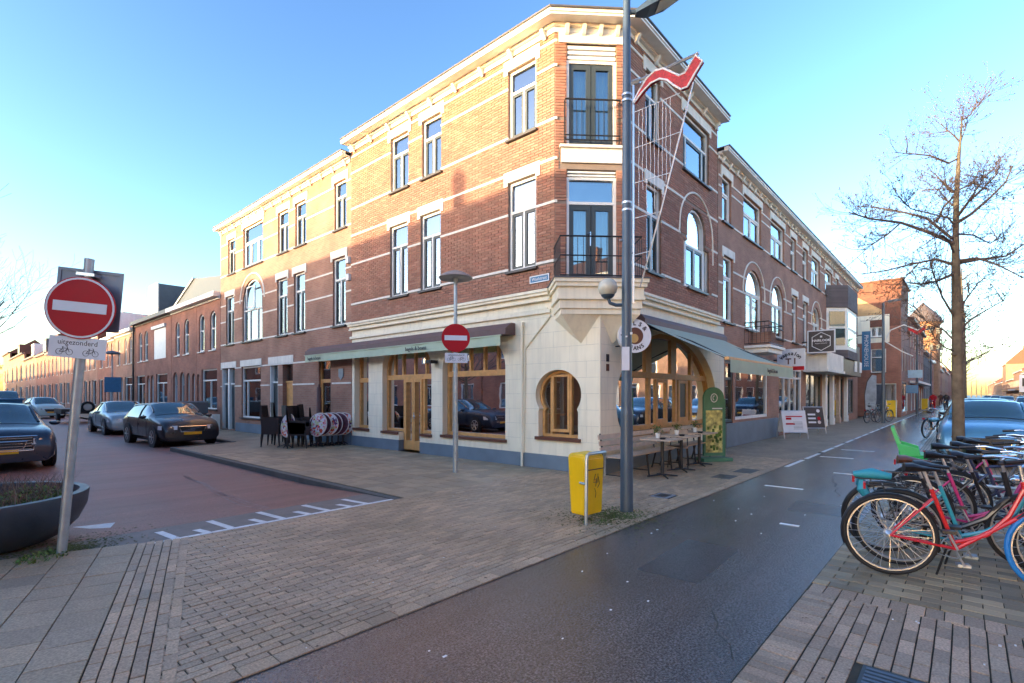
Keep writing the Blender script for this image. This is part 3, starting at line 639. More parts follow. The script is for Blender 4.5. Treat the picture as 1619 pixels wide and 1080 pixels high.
def railing(pts, z0, z1, name, par, gap=0.11, mid=None):
    b = MB(); b.path([Vector((p[0],p[1],z1)) for p in pts], 0.018, 6); b.path([Vector((p[0],p[1],z0)) for p in pts], 0.014, 6)
    if mid: b.path([Vector((p[0],p[1],mid)) for p in pts], 0.014, 6)
    for p, q in zip(pts, pts[1:]):
        p, q = Vector(p[:2]), Vector(q[:2]); n = max(2, int((q-p).length/gap))
        for i in range(n+1): c = p.lerp(q, i/n); b.tube((c.x,c.y,z0), (c.x,c.y,z1), 0.0065, n=5)
    return b.build(name, 'black_metal', par)
railing([FC(0.2,0,0.0), FC(0.2,0,0.13), FC(1.38,0,0.13), FC(1.38,0,0)], 6.98, 7.84, 'balcony_railing', B, mid=7.08)
# bay ledge with corbels
def ledge(p, t, z0, z1, m='cream', nm='ledge'):
    b = MB(); b.prism([FC(-t,z0,-0.25), FC(-t,z0,p), FC(CL+t,z0,p), FC(CL+t,z0,-0.25)], (0,0,z1-z0)); return b
lb = MB()
for p,t,z0,z1 in ((0.98,0.14,3.80,3.875),(0.95,0.11,3.72,3.80),(0.90,0.06,3.52,3.72),(0.92,0.08,3.47,3.52),(0.87,0.03,3.30,3.47),(0.835,0.0,3.19,3.30)): q = ledge(p,t,z0,z1); lb.add(q.v, q.f)
lb.build('balcony_ledge', 'cream', B)
b = MB(); q = ledge(1.0,0.16,3.875,3.90); b.add(q.v,q.f); b.build('ledge_lead', 'zinc', B)
K = Vector((8.7,5.4,3.19))
for sgn, F_ in ((0,FL),(1,FR)):
    b = MB(); FLp = FC(0 if sgn == 0 else CL, 3.19, 0.835); Ap = Vector((8.7,6.52,3.19)) if sgn == 0 else Vector((9.82,5.4,3.19)); V_ = Vector((8.7,5.86,2.64)) if sgn == 0 else Vector((9.16,5.4,2.64))
    b.add([K, FLp, Ap, V_], [(0,1,2),(0,1,3),(1,2,3),(0,2,3)]); b.build('corbel', 'cream', B)
railing([FC(-0.02,0,0.0), FC(-0.02,0,0.86), FC(CL+0.02,0,0.86), FC(CL+0.02,0,0.0)], 3.95, 4.72, 'balcony_railing', B, mid=4.34)
b = MB(); b.path([FL(6.62,3.30,0.02), FL(7.34,2.62,0.02), FL(7.38,0.3,0.02)], 0.022, 6); b.path([FL(14.4,3.40,0.02), FL(6.7,3.46,0.02)], 0.02, 6); b.build('cable_pipe', 'cream', B)
b = MB(); b.tube(FL(7.40,3.2,0.05), FL(7.40,0.0,0.05), 0.03, n=8); b.fbox(FL,7.36,7.44,3.13,3.22,0,0.1); b.build('downpipe', 'cream', B)
# cream ground floor
G1 = rect(13.62,14.42,0.54,2.9); G2 = [(10.62,0.53),(11.1,0.53),(11.1,0.0),(12.06,0.0),(12.06,0.53),(12.89,0.53)]+ell(11.755,2.3,1.135,0.85,0,180,20); G3 = [(7.95,0.55),(10.17,0.55)]+ell(9.06,2.25,1.11,0.85,0,180,20)
kw = [(5.93,0.68),(6.97,0.68),(6.97,1.24)]+ell(6.45,1.60,0.60,0.53,-35,215,26)+[(5.93,1.24)]
AR = [(9.55,0.78),(14.85,0.78)]+ell(12.15,1.45,2.83,1.66,-14,194,36)
G2c = [(10.62,0.53),(11.1,0.53),(11.1,0.305),(12.06,0.305),(12.06,0.53),(12.89,0.53)]+G2[6:]
gw = []
gw.append((FL, [rect(5.4,14.55,0.305,3.62)], [G1,G3,kw,G2c]))
plate(FL, [(5.41,0.305),(11.1,0.305),(11.1,0.53),(10.62,0.53),(10.62,2.3)]+[p for p in ell(11.755,2.3,1.135,0.85,180,0,20)]+[(12.89,0.53),(12.06,0.53),(12.06,0.305),(14.55,0.305),(14.55,3.62),(5.41,3.62)], [G1,G3,kw], -0.32, 0.0).build('wall', 'cream', B)
plate(FR, rect(8.704,15.65,0.305,3.62), [AR], -0.32, 0.0).build('wall', 'cream', B)
for F_,a,c in ((FL,5.39,11.1),(FL,12.06,14.57),(FR,8.73,15.66)): b = MB(); b.fbox(F_, a, c, 0, 0.30, -0.32, 0.018); b.build('plinth', 'plinth_blue', B)
# ashlar joints as thin recess-coloured beads
jb_ = MB()
for k in range(9):
    z = 0.30+(k+1)*0.33
    for F_, u0, u1, hs in ((FL,5.42,14.53,[G1,G3,kw,G2c,rect(7.6,15,2.9,3.6)]),(FR,8.72,15.6,[AR])):
        for a,c in spans(u0,u1,z,hs): jb_.fbox(F_, a+.01, c-.01, z-0.0035, z+0.0035, -0.001, 0.0012)
        x = u0+(k%2)*0.42+0.3
        while x < u1:
            if z+0.3 < 3.4 and not any(inpoly(x, z+0.15, h) or inpoly(x,z+.02,h) or inpoly(x,z+.3,h) for h in hs): jb_.fbox(F_, x-0.003, x+0.003, z+.004, z+0.326, -0.001, 0.0012)
            x += 0.84
jb_.build('ashlar_joints', 'cream_joint', B, kind='stuff')
b = MB()
for F_, u0, u1 in ((FL,6.62,14.62),(FR,9.72,15.12)):
    for za,zb,dd in ((3.80,3.86,0.16),(3.74,3.80,0.13),(3.66,3.74,0.06),(3.62,3.66,0.09),(3.36,3.44,0.05)): b.fbox(F_, u0, u1, za, zb, -0.2, dd)
b.build('belt_moulding', 'cream', B)
# wooden shop fronts
def shopframe(F_, outline, z_tr, mull_top, mull_low, d, name='shop_window', fw=0.08, sill_z=None, sillr=None, parts=True, glass='glass'):
    """curved wooden frame, transom, glazing bars, panes behind"""
    cu = sum(p[0] for p in outline)/len(outline); czz = sum(p[1] for p in outline)/len(outline)
    uA, uB = min(p[0] for p in outline), max(p[0] for p in outline); zA, zB = min(p[1] for p in outline), max(p[1] for p in outline)
    inner = []
    n = len(outline)
    for i in range(n):
        p0, p1, p2 = Vector(outline[i-1]), Vector(outline[i]), Vector(outline[(i+1)%n])
        t = ((p1-p0).normalized()+(p2-p1).normalized()); t = t.normalized() if t.length > 1e-6 else (p2-p1).normalized(); nn = Vector((-t.y, t.x))
        k = 1/max(0.5, abs(nn.dot(Vector((-(p1-p0).normalized().y,(p1-p0).normalized().x))))); inner.append(tuple(p1+nn*fw*k))
    w_ = ring(F_, inner, outline, d-0.06, d+0.04).build(name, 'wood', B)
    b = MB()
    def vspan(u):
        cs = []
        for i in range(n):
            a, c = outline[i], outline[(i+1)%n]
            if (a[0] > u) != (c[0] > u): cs.append(a[1]+(u-a[0])/(c[0]-a[0])*(c[1]-a[1]))
        return (min(cs), max(cs)) if cs else (zA, zA)
    if z_tr:
        for a, c in spans(uA, uB, z_tr, []):
            sp = [a,c]
            cs = sorted(q[0]+(z_tr-q[1])/(r_[1]-q[1])*(r_[0]-q[0]) for q, r_ in zip(outline, outline[1:]+outline[:1]) if (q[1] > z_tr) != (r_[1] > z_tr))
            b.fbox(F_, cs[0]+0.02, cs[-1]-0.02, z_tr-0.07, z_tr+0.07, d-0.05, d+0.055)
    for u, wd in mull_top: v = vspan(u); b.fbox(F_, u-wd/2, u+wd/2, (z_tr+0.068) if z_tr else v[0], v[1]-0.03, d-0.045, d+0.035)
    for u, wd in mull_low: v = vspan(u); b.fbox(F_, u-wd/2, u+wd/2, v[0]+0.03, (z_tr-0.068) if z_tr else v[1], d-0.045, d+0.035)
    if b.v: b.build('glazing_bar', 'wood', w_)
    b = MB(); vs = [F_(u,z,d-0.01) for u,z in outline]; b.add(vs, [tuple(range(n))]); b.build('pane', glass, w_)
    if sillr: b = MB(); b.fbox(F_, sillr[0], sillr[1], sill_z-0.07, sill_z, d-0.02, 0.05); b.build('sill', 'sill_brown', w_)
    return w_
shopframe(FL, rect(13.63,14.41,0.56,2.88), 2.05, [], [], -0.22, sill_z=0.56, sillr=(13.58,14.46))
w3 = shopframe(FL, [(7.96,0.56),(10.16,0.56)]+ell(9.06,2.25,1.10,0.84,0,180,20), 2.13, [(8.35,.07),(8.80,.07),(9.30,.07),(9.78,.07)], [], -0.2, sill_z=0.56, sillr=(7.9,10.22))
w2 = shopframe(FL, [(10.63,0.54),(11.11,0.54),(11.11,0.03),(12.05,0.03),(12.05,0.54),(12.88,0.54)]+ell(11.755,2.3,1.125,0.84,0,180,20), 2.1, [(11.05,.07),(11.55,.07),(12.1,.07),(12.5,.07)], [(11.15,.1),(12.02,.1)], -0.2)
for a,c in ((10.6,11.08),(12.08,12.92)): b = MB(); b.fbox(FL, a, c, 0.47, 0.535, -0.22, 0.05); b.build('sill', 'sill_brown', w2)
for a,c in ((11.2,11.575),(11.585,11.97)):
    ring(FL, rect(a+0.065,c-0.065,0.30,1.95), rect(a,c,0.05,2.03), -0.21, -0.13).build('door', 'wood', B)
b = MB(); b.tube(FL(11.55,1.0,-0.10), FL(11.45,1.0,-0.10), 0.012); b.fbox(FL,11.52,11.55,0.92,1.1,-0.13,-0.115); b.build('door_handle', 'aluminium', w2)
shopframe(FL, [(5.94,0.69),(6.96,0.69),(6.96,1.25)]+ell(6.45,1.60,0.59,0.52,-35,215,26)+[(5.94,1.25)], None, [(6.72,.055),(6.22,.055)], [], -0.18, sill_z=0.69, sillr=(5.86,7.04), fw=0.06, name='keyhole_window')
ring(FL, rect(6.29,6.65,0.86,1.98), rect(6.23,6.71,0.80,2.03), -0.19, -0.13).build('sash', 'wood', B)
wr = shopframe(FR, AR, 2.06, [(10.15,.08),(11.2,.3),(12.6,.32),(13.75,.12)], [(11.25,.12),(12.75,.12),(13.72,.12)], -0.25, fw=0.11)
for a,c in ((11.6,12.25),(12.9,13.5)): ring(FR, rect(a+0.1,c-0.1,1.0,1.9), rect(a,c,0.8,1.98), -0.3, -0.22).build('door', 'wood', B)
b = MB(); b.fbox(FR,13.0,13.45,0.9,1.9,-0.26,-0.245); b.build('menu_panel', 'sash_dark', B)
b = MB(); b.fbox(FR,9.5,14.9,0.70,0.78,-0.3,0.04); b.build('sill', 'wood', B)
# interior seen through the glass
b = MB(); b.box(12.2,12.3,6.0,14.3,0,3.6); b.box(9.3,15.4,9.5,9.6,0,3.6); b.build('inner_wall', 'warm_room', B)
b = MB(); b.box(9.1,15.3,5.8,14.4,-0.02,0.02); b.build('inner_floor', 'warm_room', B)
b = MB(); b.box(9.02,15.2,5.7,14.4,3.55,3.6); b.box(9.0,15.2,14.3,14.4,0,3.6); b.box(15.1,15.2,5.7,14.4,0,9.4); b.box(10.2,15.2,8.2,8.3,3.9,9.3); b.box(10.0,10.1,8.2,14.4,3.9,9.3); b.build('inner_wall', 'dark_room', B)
b = MB(); b.box(10.3,10.9,8.0,12.5,0.0,1.05); b.box(10.2,11.0,7.9,12.6,1.05,1.1); b.build('counter', 'wood', B)
# awning box over the side street shop front and folded-out awning on the other side
aw = thing('awning', 'long brown awning box with rolled green valance over the side street shop front', 'awning', (8.5,12,3))
b = MB(); b.prism([FL(7.62,2.95,0.03),FL(7.62,3.22,0.03),FL(7.62,3.22,0.16),FL(7.62,3.08,0.36),FL(7.62,2.95,0.36)], (0,9.35,0)); b.build('box', 'awning_brown', aw)
b = MB(); n = 60
vs = [FL(7.74+9.15*i/n, zz, 0.40+0.012*math.sin(i*.9)) for zz in (2.70,2.93) for i in range(n+1)]; b.add(vs, [(i,i+1,n+2+i,n+1+i) for i in range(n)], True); b.fbox(FL,7.72,16.92,2.915,2.94,0.38,0.42); b.build('valance', 'awning_green', aw)
for u in (10.75,16.2): text('bagels & beans', 0.15, FL, u, 2.81, 0.43, 'sign_dark', aw, sx=-1)
aw = thing('awning', 'green fabric awning extended over the terrace on the main street side', 'awning', (12.4,4.4,2.6))
b = MB(); b.prism([FR(10.0,3.10,0.03),FR(10.0,3.34,0.03),FR(10.0,3.34,0.2),FR(10.0,3.24,0.3),FR(10.0,3.10,0.3)], (5.05,0,0)); b.build('box', 'awning_brown', aw)
b = MB(); n = 24; m_ = 8; vs = []
for i in range(n+1):
    for j in range(m_+1):
        t = j/m_; vs.append((10.05+4.75*i/n, 5.15-1.75*t, 3.16-0.86*t-0.03*math.sin(math.pi*t)))
b.add(vs, [(i*(m_+1)+j,(i+1)*(m_+1)+j,(i+1)*(m_+1)+j+1,i*(m_+1)+j+1) for i in range(n) for j in range(m_)], True)
b.build('fabric', 'awning_mid', aw)
b = MB(); b.box(10.0,14.85,3.36,3.44,2.27,2.33); b.build('front_rail', 'wood', aw)
b = MB(); vs = [(10.05+4.75*i/40, 3.35+0.008*math.sin(i*1.1), zz) for zz in (2.03,2.28) for i in range(41)]; b.add(vs, [(i,i+1,42+i,41+i) for i in range(40)], True); b.build('valance', 'awning_green', aw)
for x in (10.3,14.5): b = MB(); b.path([(x,5.2,3.1),(x+.25*(1 if x<12 else -1),4.3,2.72),(x,3.42,2.28)],0.023); b.build('folding_arm', 'black_metal', aw)
F34 = Frame((0,3.34),(1,0),(0,-1)); text('bagels & beans', 0.14, F34, 12.9, 2.15, 0.0, 'sign_dark', aw)
# pendants inside
pl0 = None
for i,(x,y,z,l) in enumerate(((9.7,9.7,2.0,'lit pendant lamp seen through the arched side window, second from its left edge'),(9.8,8.9,2.05,'lit pendant lamp seen through the arched side window near its centre'),(10.6,9.6,1.75,'low glowing pendant lamp deep inside behind the arched side window'),(10.4,8.2,1.75,'low glowing pendant lamp near the right edge of the arched side window'),(10.5,7.0,2.0,'lit pendant lamp seen through the small keyhole window'))):
    if i == 0:
        pl0 = thing('pendant_lamp', l, 'lamp', (0,0,0), 'pendant lamps inside the cafe')
        b = MB(); b.lathe((0,0,0), [(0.002,-0.05),(0.045,-0.03),(0.05,0.01),(0.02,0.05)], 10); b.build('bulb', 'lit_bulb', pl0)
        b = MB(); b.tube((0,0,0.05),(0,0,1.5),0.006,n=5); b.build('cord', 'black_metal', pl0); pl0.location = (x,y,z)
    else: dup(pl0, (x,y,z), 0, l)
# small fittings on the facade
sg = thing('street_name_sign', 'small blue street name plate high on the brick near the corner', 'sign', FL(7.1,4.17,0))
b = MB(); b.fbox(FL,6.66,7.2,4.05,4.21,0.005,0.02); b.build('plate', 'sign_blue', sg); ring(FL, rect(6.68,7.18,4.07,4.19), rect(6.66,7.2,4.05,4.21), 0.02, 0.024).build('border','sign_white',sg); text('Waalstraat', 0.095, FL, 6.93, 4.13, 0.022, 'sign_white', sg, sx=-1)
rs = thing('round_sign', 'round white hanging sign with ring lettering beside the lamp post', 'sign', (9.3,4.95,2.75))
FS = Frame((9.35,4.95),(1,0),(0,-1)); FX = Frame((9.3,4.98),(0.75,-0.66),(-0.66,-0.75))
b = MB(); cs = [FX(0.34*math.cos(R(a)), 2.78+0.34*math.sin(R(a)), -0.05) for a in range(0,360,10)]; b.prism(cs, FX.n*0.1); b.build('disc', 'sign_white', rs)
b = MB(); cs = [FX(0.17*math.cos(R(a)), 2.78+0.17*math.sin(R(a)), 0.051) for a in range(0,360,12)]; b.prism(cs, FX.n*0.004); b.build('emblem', 'sill_brown', rs)
b = MB(); cs = [FX(-0.02+0.09*math.cos(R(a)), 2.73+0.09*math.sin(R(a)), 0.056) for a in range(0,360,15)]; b.prism(cs, FX.n*0.004); b.build('emblem', 'ochre_wall', rs)
for i, ch in enumerate('BAGELS&'): a = 205-i*28; text(ch, 0.12, FX, 0.25*math.cos(R(a)), 2.78+0.25*math.sin(R(a)), 0.053, 'sign_dark', rs, rot=a-90, wt=.003)
for i, ch in enumerate('BEANS'): a = 232+i*19; text(ch, 0.11, FX, 0.25*math.cos(R(a)), 2.78+0.25*math.sin(R(a)), 0.053, 'sign_dark', rs, rot=a+90, wt=.003)
b = MB(); b.tube((9.3,5.4,2.9),(9.3,5.02,2.9),0.015); b.tube((9.3,5.4,2.6),(9.3,5.02,2.6),0.015); b.build('bracket', 'black_metal', rs)
for z0,z1,l,c in ((2.27,2.42,'upper of two small dark plaques beside the corner of the cream wall','sign_dark'),(2.08,2.22,'lower of two small plaques, reddish, beside the corner of the cream wall','sill_brown')):
    b = MB(); b.fbox(FR,8.92,9.02,z0,z1,0.003,0.015); t = b.build('plaque', c); t['label'] = l; t['category'] = 'plaque'
t = thing('wall_floodlight', 'dark floodlight on the cream pier between the two arches', 'lamp', FL(10.4,2.45,0))
b = MB(); b.fbox(FL,10.3,10.52,2.42,2.50,0.05,0.30); b.build('housing','black_metal',t); b = MB(); b.tube(FL(10.4,2.44,0.0),FL(10.4,2.44,0.1),0.02); b.build('arm','black_metal',t)
# ================================================================ MIDDLE BUILDING, side street
B = thing('brick_terrace', 'three storey orange brick terrace adjoining the corner building along the side street', 'building', (8.7,14.8,0))
Wm2 = [(24.2,25.05,7.03,8.6,8.1),(21.3,23.3,7.03,8.75,8.1),(19.0,19.9,7.03,8.62,8.1),(17.62,18.46,7.03,8.62,8.1),(14.9,15.65,7.03,8.6,8.1)]
Wm1 = [(24.35,25.3,3.87,6.05,5.4),(19.1,19.98,3.87,6.05,5.4),(17.7,18.56,3.87,6.05,5.4),(14.95,15.75,3.87,6.1,5.4)]
ar = arch(21.35,23.4,3.87,5.5,0.95)
gd = [rect(24.25,25.8,0.02,2.8), rect(21.5,23.5,0.62,2.8), rect(19.9,20.65,0.02,2.75), rect(18.65,19.5,0.02,2.75), rect(15.9,16.7,0.6,2.8)]
holes = [rect(*q[:4]) for q in Wm2+Wm1]+[ar]+gd
plate(FL, rect(14.58,25.98,0.0,9.12), holes, -0.25, -0.004).build('wall', 'brick_wall', B)
zs = [1.95, 3.86, 4.9, 5.65, 7.02, 7.85, 8.45]
strings(B, FL, 14.6, 25.95, zs[1:], holes+linth(Wm2+Wm1)+[rect(14.6,26,2.0,3.5)]); strings(B, FL, 17.0, 25.95, [1.95, 2.75], holes); strings(B, FL, 14.6, 15.8, [1.95], [])
for q in Wm2: window(B, FL, *q[:5], (0,.5,1) if q[1]-q[0] < 1.5 else (0,.3,.7,1), detail=1, sash='sash_dark' if q[1]-q[0] < 1.5 else 'white_paint'); lintel(B, FL, q[0], q[1], q[3])
for q in Wm1: window(B, FL, *q[:5], (0,.5,1), top='curtain_blue' if q[0] > 24 else 'blind'); lintel(B, FL, q[0], q[1], q[3])
window(B, FL, 21.35, 23.4, 3.87, 6.45, 5.2, (0,.3,.7,1), arched=0.95, sash=None, top=None)
ring(FL, rect(22.0,22.75,5.3,6.1), rect(21.95,22.8,5.25,6.15), 0.02, 0.06).build('opened_casement', 'white_paint', B)
b = MB(); b.path([FL(u,z,0.0) for u,z in ell(22.37,5.55,1.25,1.15,180,0,18)], 0.035, 6); b.build('arch_moulding', 'stone_white', B)
window(B, FL, 21.5, 23.5, 0.62, 2.8, 2.2, (0,.78,1), sash=None, low='curtain', glass='glass')
window(B, FL, 15.9, 16.7, 0.6, 2.8, 2.1, (0,1), sash='wood', frame='wood', top=None, low=None, glass='glass')
for i,(a,c,m_) in enumerate(((24.3,24.95,'sash_dark'),(25.1,25.75,'sash_dark'),(19.95,20.6,'sash_dark'),(18.7,19.45,'wood'))):
    d_ = MB(); d_.fbox(FL, a, c, 0.05, 2.05, -0.2, -0.14); dd = d_.build('door', m_, B)
    ring(FL, rect(a+0.1,c-0.1,1.0,1.9), rect(a+0.05,c-0.05,0.95,1.95), -0.14, -0.12).build('moulding', m_, dd)
    b = MB(); b.fbox(FL, a, c, 2.13, 2.72, -0.18, -0.17); b.build('pane', 'glass', dd); b = MB(); b.fbox(FL, a, c, 2.06, 2.12, -0.2, -0.1); b.build('transom', 'white_paint' if m_ != 'wood' else 'wood', dd)
for a,c in ((24.25,24.3),(24.95,25.1),(25.75,25.8),(19.9,19.95),(20.6,20.65)): b = MB(); b.fbox(FL, a, c, 0, 2.78, -0.2, -0.02); b.build('door_frame', 'white_paint', B)
for a,c in ((24.1,25.9),(21.4,23.6),(18.6,20.75)): b = MB(); b.fbox(FL, a, c, 2.81, 3.08, -0.02, 0.02); b.build('lintel', 'stone_white', B)
for a,c in ((20.8,24.1),(14.6,18.6)): b = MB(); b.fbox(FL,a,c,0,0.37,-0.1,0.03); b.build('plinth', 'plinth_blue', B)
cornice(B, FL, 14.64, 26.0, 9.33, p=0.3, step=0.75)
b = MB(); b.box(8.72,16,14.62,26,9.2,9.3); b.box(15.9,16,14.62,26,0,9.3); b.box(8.9,16,25.8,25.96,0,9.3); b.box(10.6,10.7,14.7,25.8,0,9.2); b.build('roof', 'brick_wall', B)
b = MB(); b.box(9.9,10.8,16.8,17.6,9.3,10.2); b.box(9.84,10.86,16.74,17.66,10.2,10.32); ch = b.build('chimney', 'brick_wall_orange', B)
for y in (17.0,17.4): b = MB(); b.lathe((10.3,y,10.32), [(0.13,0),(0.11,0.35),(0.13,0.38)], 10); b.build('chimney_pot', 'black_metal', ch)
for u,z in ((14.72,5.9),(14.7,5.35)): b = MB(); b.fbox(FL, u-.08, u+.08, z-.1, z+.1, 0, 0.09); b.build('wall_lamp', 'white_paint', B)
t = thing('wall_plaque', 'small shield shaped plaque on the brick beside the cream cafe front', 'plaque', FL(15.2,2.3,0))
b = MB(); b.prism([FL(15.05,2.45,0.004),FL(15.35,2.45,0.004),FL(15.35,2.2,0.004),FL(15.2,2.08,0.004),FL(15.05,2.2,0.004)], (-0.02,0,0)); b.build('plate','sign_back',t)
# ================================================================ RIGHT NEIGHBOURS, main street
B = thing('long_brick_shop_terrace', 'long three storey brick terrace with shops beyond the corner building on the main street', 'building', (15.2,5.4,0))
W2 = [(15.5,16.3,6.8,8.18,7.7),(17.46,19.4,6.8,8.2,7.65),(20.6,22.5,6.8,8.2,7.65),(23.5,24.4,6.8,8.2,7.65),(25.6,26.6,6.8,8.2,7.65),(27.4,29.2,6.8,8.2,7.65),(30.5,32.4,6.8,8.15,7.6),(33.3,34.2,6.8,8.15,7.6),(37.3,38.9,6.8,8.15,7.6)]
W1 = [(15.6,16.45,3.8,5.8,5.2),(23.7,24.6,3.8,5.8,5.2),(25.65,26.6,3.8,5.8,5.2),(37.3,38.9,3.8,5.6,5.0)]
A1 = [(17.7,19.5,3.78,5.1,0.75),(20.75,22.45,3.78,5.1,0.75),(27.6,29.3,3.78,5.1,0.75)]
gr = [rect(15.72,16.45,0.05,2.7),rect(16.65,20.2,0.8,2.55),rect(21.7,25.4,0.1,2.7),rect(26.2,29.6,0.05,2.6),rect(30.6,35.8,0.05,2.6),rect(37.0,39.4,0.4,2.6)]
holes = [rect(*q[:4]) for q in W2+W1]+[arch(a,c,z,s_,r_) for a,c,z,s_,r_ in A1]+gr
plate(FR, [(15.16,3.3),(15.68,3.3),(15.68,0.0),(41.2,0.0),(41.2,8.62),(15.16,8.62)], holes, -0.25, -0.004).build('wall', 'brick_wall', B)
strings(B, FR, 15.2, 41.1, [3.78,4.9,5.4,6.78,7.75,8.05], holes+linth(W2+W1))
for q in W2: window(B, FR, *q[:5], (0,1) if q[1]-q[0] < 1.3 else (0,.5,1), sash='white_paint', detail=1, top=None); lintel(B, FR, q[0], q[1], q[3])
for q in W1: window(B, FR, *q[:5], (0,.5,1) if q[1]-q[0]<.5 else (0,1), sash='white_paint', top=None); lintel(B, FR, q[0], q[1], q[3])
for a,c,z,s_,r_ in A1:
    window(B, FR, a, c, z, s_+r_, 5.05, (0,.5,1), sash='white_paint', arched=r_, top=None)
    b = MB(); cc = (a+c)/2; b.path([FR(u,zz,0.0) for u,zz in ell(cc,s_,(c-a)/2+0.3,r_+0.28,190,-10,18)], 0.03, 5); b.build('arch_moulding', 'stone_white', B)
cornice(B, FR, 15.16, 41.2, 8.84, p=0.3, step=0.6)
b = MB(); b.box(15.2,41.2,5.45,14,8.6,8.75); b.box(41.1,41.19,5.5,14,0,8.7); b.box(15.2,41.2,13.9,14,0,8.7); b.box(15.7,41,7.2,7.3,2.9,8.6); b.build('roof','zinc',B)
b = MB(); b.box(15.7,41,8.2,8.3,0,2.9); b.box(15.7,41.0,5.65,8.2,2.85,2.9); b.build('inner_wall','ochre_wall',B)
# small balcony
b = MB(); b.fbox(FR,17.6,19.2,2.97,3.12,0,0.72); b.fbox(FR,17.5,19.3,3.12,3.2,0,0.8); b.build('balcony_slab','white_paint',B)
railing([FR(17.55,0,0.0),FR(17.55,0,0.74),FR(19.25,0,0.74),FR(19.25,0,0)],3.26,3.95,'balcony_railing',B,gap=0.12,mid=3.8)
b = MB(); b.fbox(FR,18.3,18.9,3.21,3.7,0.0,0.6); b.build('balcony_pier','brick_wall',B)
# shop fronts: grey-blue bakery front
b = MB(); b.fbox(FR,15.7,21.4,0,0.72,-0.1,0.06); b.build('plinth','plinth_blue',B)
def shop(a,c,z0,z1,cols,m_='white_paint',d=-0.08,tr=None,nm='shop_window',back=None):
    f = ring(FR, rect(a+0.09,c-0.09,z0+0.09,z1-0.09), rect(a,c,z0,z1), d-0.05, d+0.05).build(nm, m_, B)
    b = MB()
    for i in range(1,cols): u = a+(c-a)*i/cols; b.fbox(FR,u-0.035,u+0.035,z0+.09,z1-.09,d-0.04,d+0.04)
    if tr: b.fbox(FR,a+.09,c-.09,tr-.04,tr+.04,d-.038,d+.038)
    if b.v: b.build('glazing_bar', m_, f)
    b = MB(); b.fbox(FR,a+.05,c-.05,z0+.05,z1-.05,d-.01,d); b.build('pane','glass_up',f)
    return f
shop(16.65,20.2,0.8,2.5,1); shop(15.75,16.45,0.75,2.65,1,'sash_dark',tr=2.1); shop(21.7,25.4,0.12,2.7,4,tr=2.3)
b = MB(); b.fbox(FR,21.8,25.3,0.15,0.85,-0.08,-0.03); b.build('panel','white_paint',B)
shop(26.3,29.5,0.1,2.6,3,'sash_dark'); shop(30.7,35.7,0.1,2.6,4,'sash_dark'); shop(37.0,39.4,0.4,2.6,2,'sash_dark')
b = MB(); b.fbox(FR,25.8,29.9,2.75,3.5,0.0,0.9); b.fbox(FR,25.7,30.0,2.62,2.75,0,0.95); b.build('canopy','stone_white',B)
for a in (29.7,31.6,33.4,35.9): b = MB(); b.fbox(FR,a,a+0.42,0.35,2.65,0.0,0.16); b.fbox(FR,a-.02,a+0.44,0,0.35,0,0.19); b.build('pilaster','white_paint' if a != 33.4 else 'wood_pale',B)
b = MB(); b.fbox(FR,31.0,36.8,2.66,3.55,0.0,0.75); b.build('fascia_box','sign_dark',B)
for a in (34.2,36.0): b = MB(); b.fbox(FR,a,a+0.8,2.9,3.5,0.76,0.79); b.build('fascia_letter_panel','sign_white',B)
b = MB(); b.prism([FR(30.8,3.95,0),FR(31.5,3.95,0.8),FR(34.6,3.95,0.8),FR(35.3,3.95,0)],(0,0,2.2)); by = b.build('bay_window','white_paint',B)
b = MB(); b.fbox(FR,31.75,34.4,4.15,5.0,0.8,0.815); b.fbox(FR,31.75,34.4,5.15,5.95,0.8,0.815)
b.prism([FR(30.87,4.2,0.12),FR(31.4,4.2,0.725),FR(31.37,4.2,0.74),FR(30.84,4.2,0.135)],(0,0,0.85)); b.prism([FR(30.87,5.2,0.12),FR(31.4,5.2,0.725),FR(31.37,5.2,0.74),FR(30.84,5.2,0.135)],(0,0,0.75)); b.build('pane','car_glass',by)
b = MB(); b.prism([FR(30.7,6.16,0),FR(31.45,6.16,0.86),FR(34.65,6.16,0.86),FR(35.4,6.16,0)],(0,0,1.15)); b.prism([FR(30.7,3.5,0),FR(31.45,3.5,0.86),FR(34.65,3.5,0.86),FR(35.4,3.5,0)],(0,0,0.44)); b.build('bay_brickwork','brick_wall_grey',B)
b = MB(); b.fbox(FR,37.6,39.0,3.2,4.6,0.1,0.4); b.build('shutter_box','sign_dark',B)
# projecting signs
def psign(x, z0, z1, y0, y1, m_, label, name='projecting_sign', th=0.12, frame='sign_white'):
    t = thing(name, label, 'sign', (x,5.4,z0)); b = MB(); b.box(x,x+th,y0,y1,z0,z1); b.build('box', m_, t)
    b = MB(); b.box(x+th*.3,x+th*.7,y1,5.4,(z0+z1)/2-.03,(z0+z1)/2+.03); b.build('bracket','black_metal',t)
    FSg = Frame((x,0),(0,-1),(-1,0))
    if frame: ring(FSg, rect(-y1+.04,-y0-.04,z0+.04,z1-.04), rect(-y1-.01,-y0+.01,z0-.01,z1+.01), -0.02, 0.012).build('frame', frame, t)
    return t, FSg
t, Fs = psign(20.9,2.5,3.28,4.35,5.25,'sign_white','white square projecting sign with an arched dark word above a red bar','projecting_sign')
for i, ch in enumerate('kapsalon'): a = 150-i*17; text(ch, 0.19, Fs, -4.8+0.36*math.cos(R(a)), 2.82+0.30*math.sin(R(a)), 0.012, 'sign_dark', t, rot=a-90, wt=.005)
text('T I', 0.3, Fs, -4.8, 2.82, 0.012, 'awning_brown', t, wt=.01)
b = MB(); b.fbox(Fs,-4.75,-4.36,2.5,2.64,0.002,0.016); b.build('red_bar','sign_red',t)
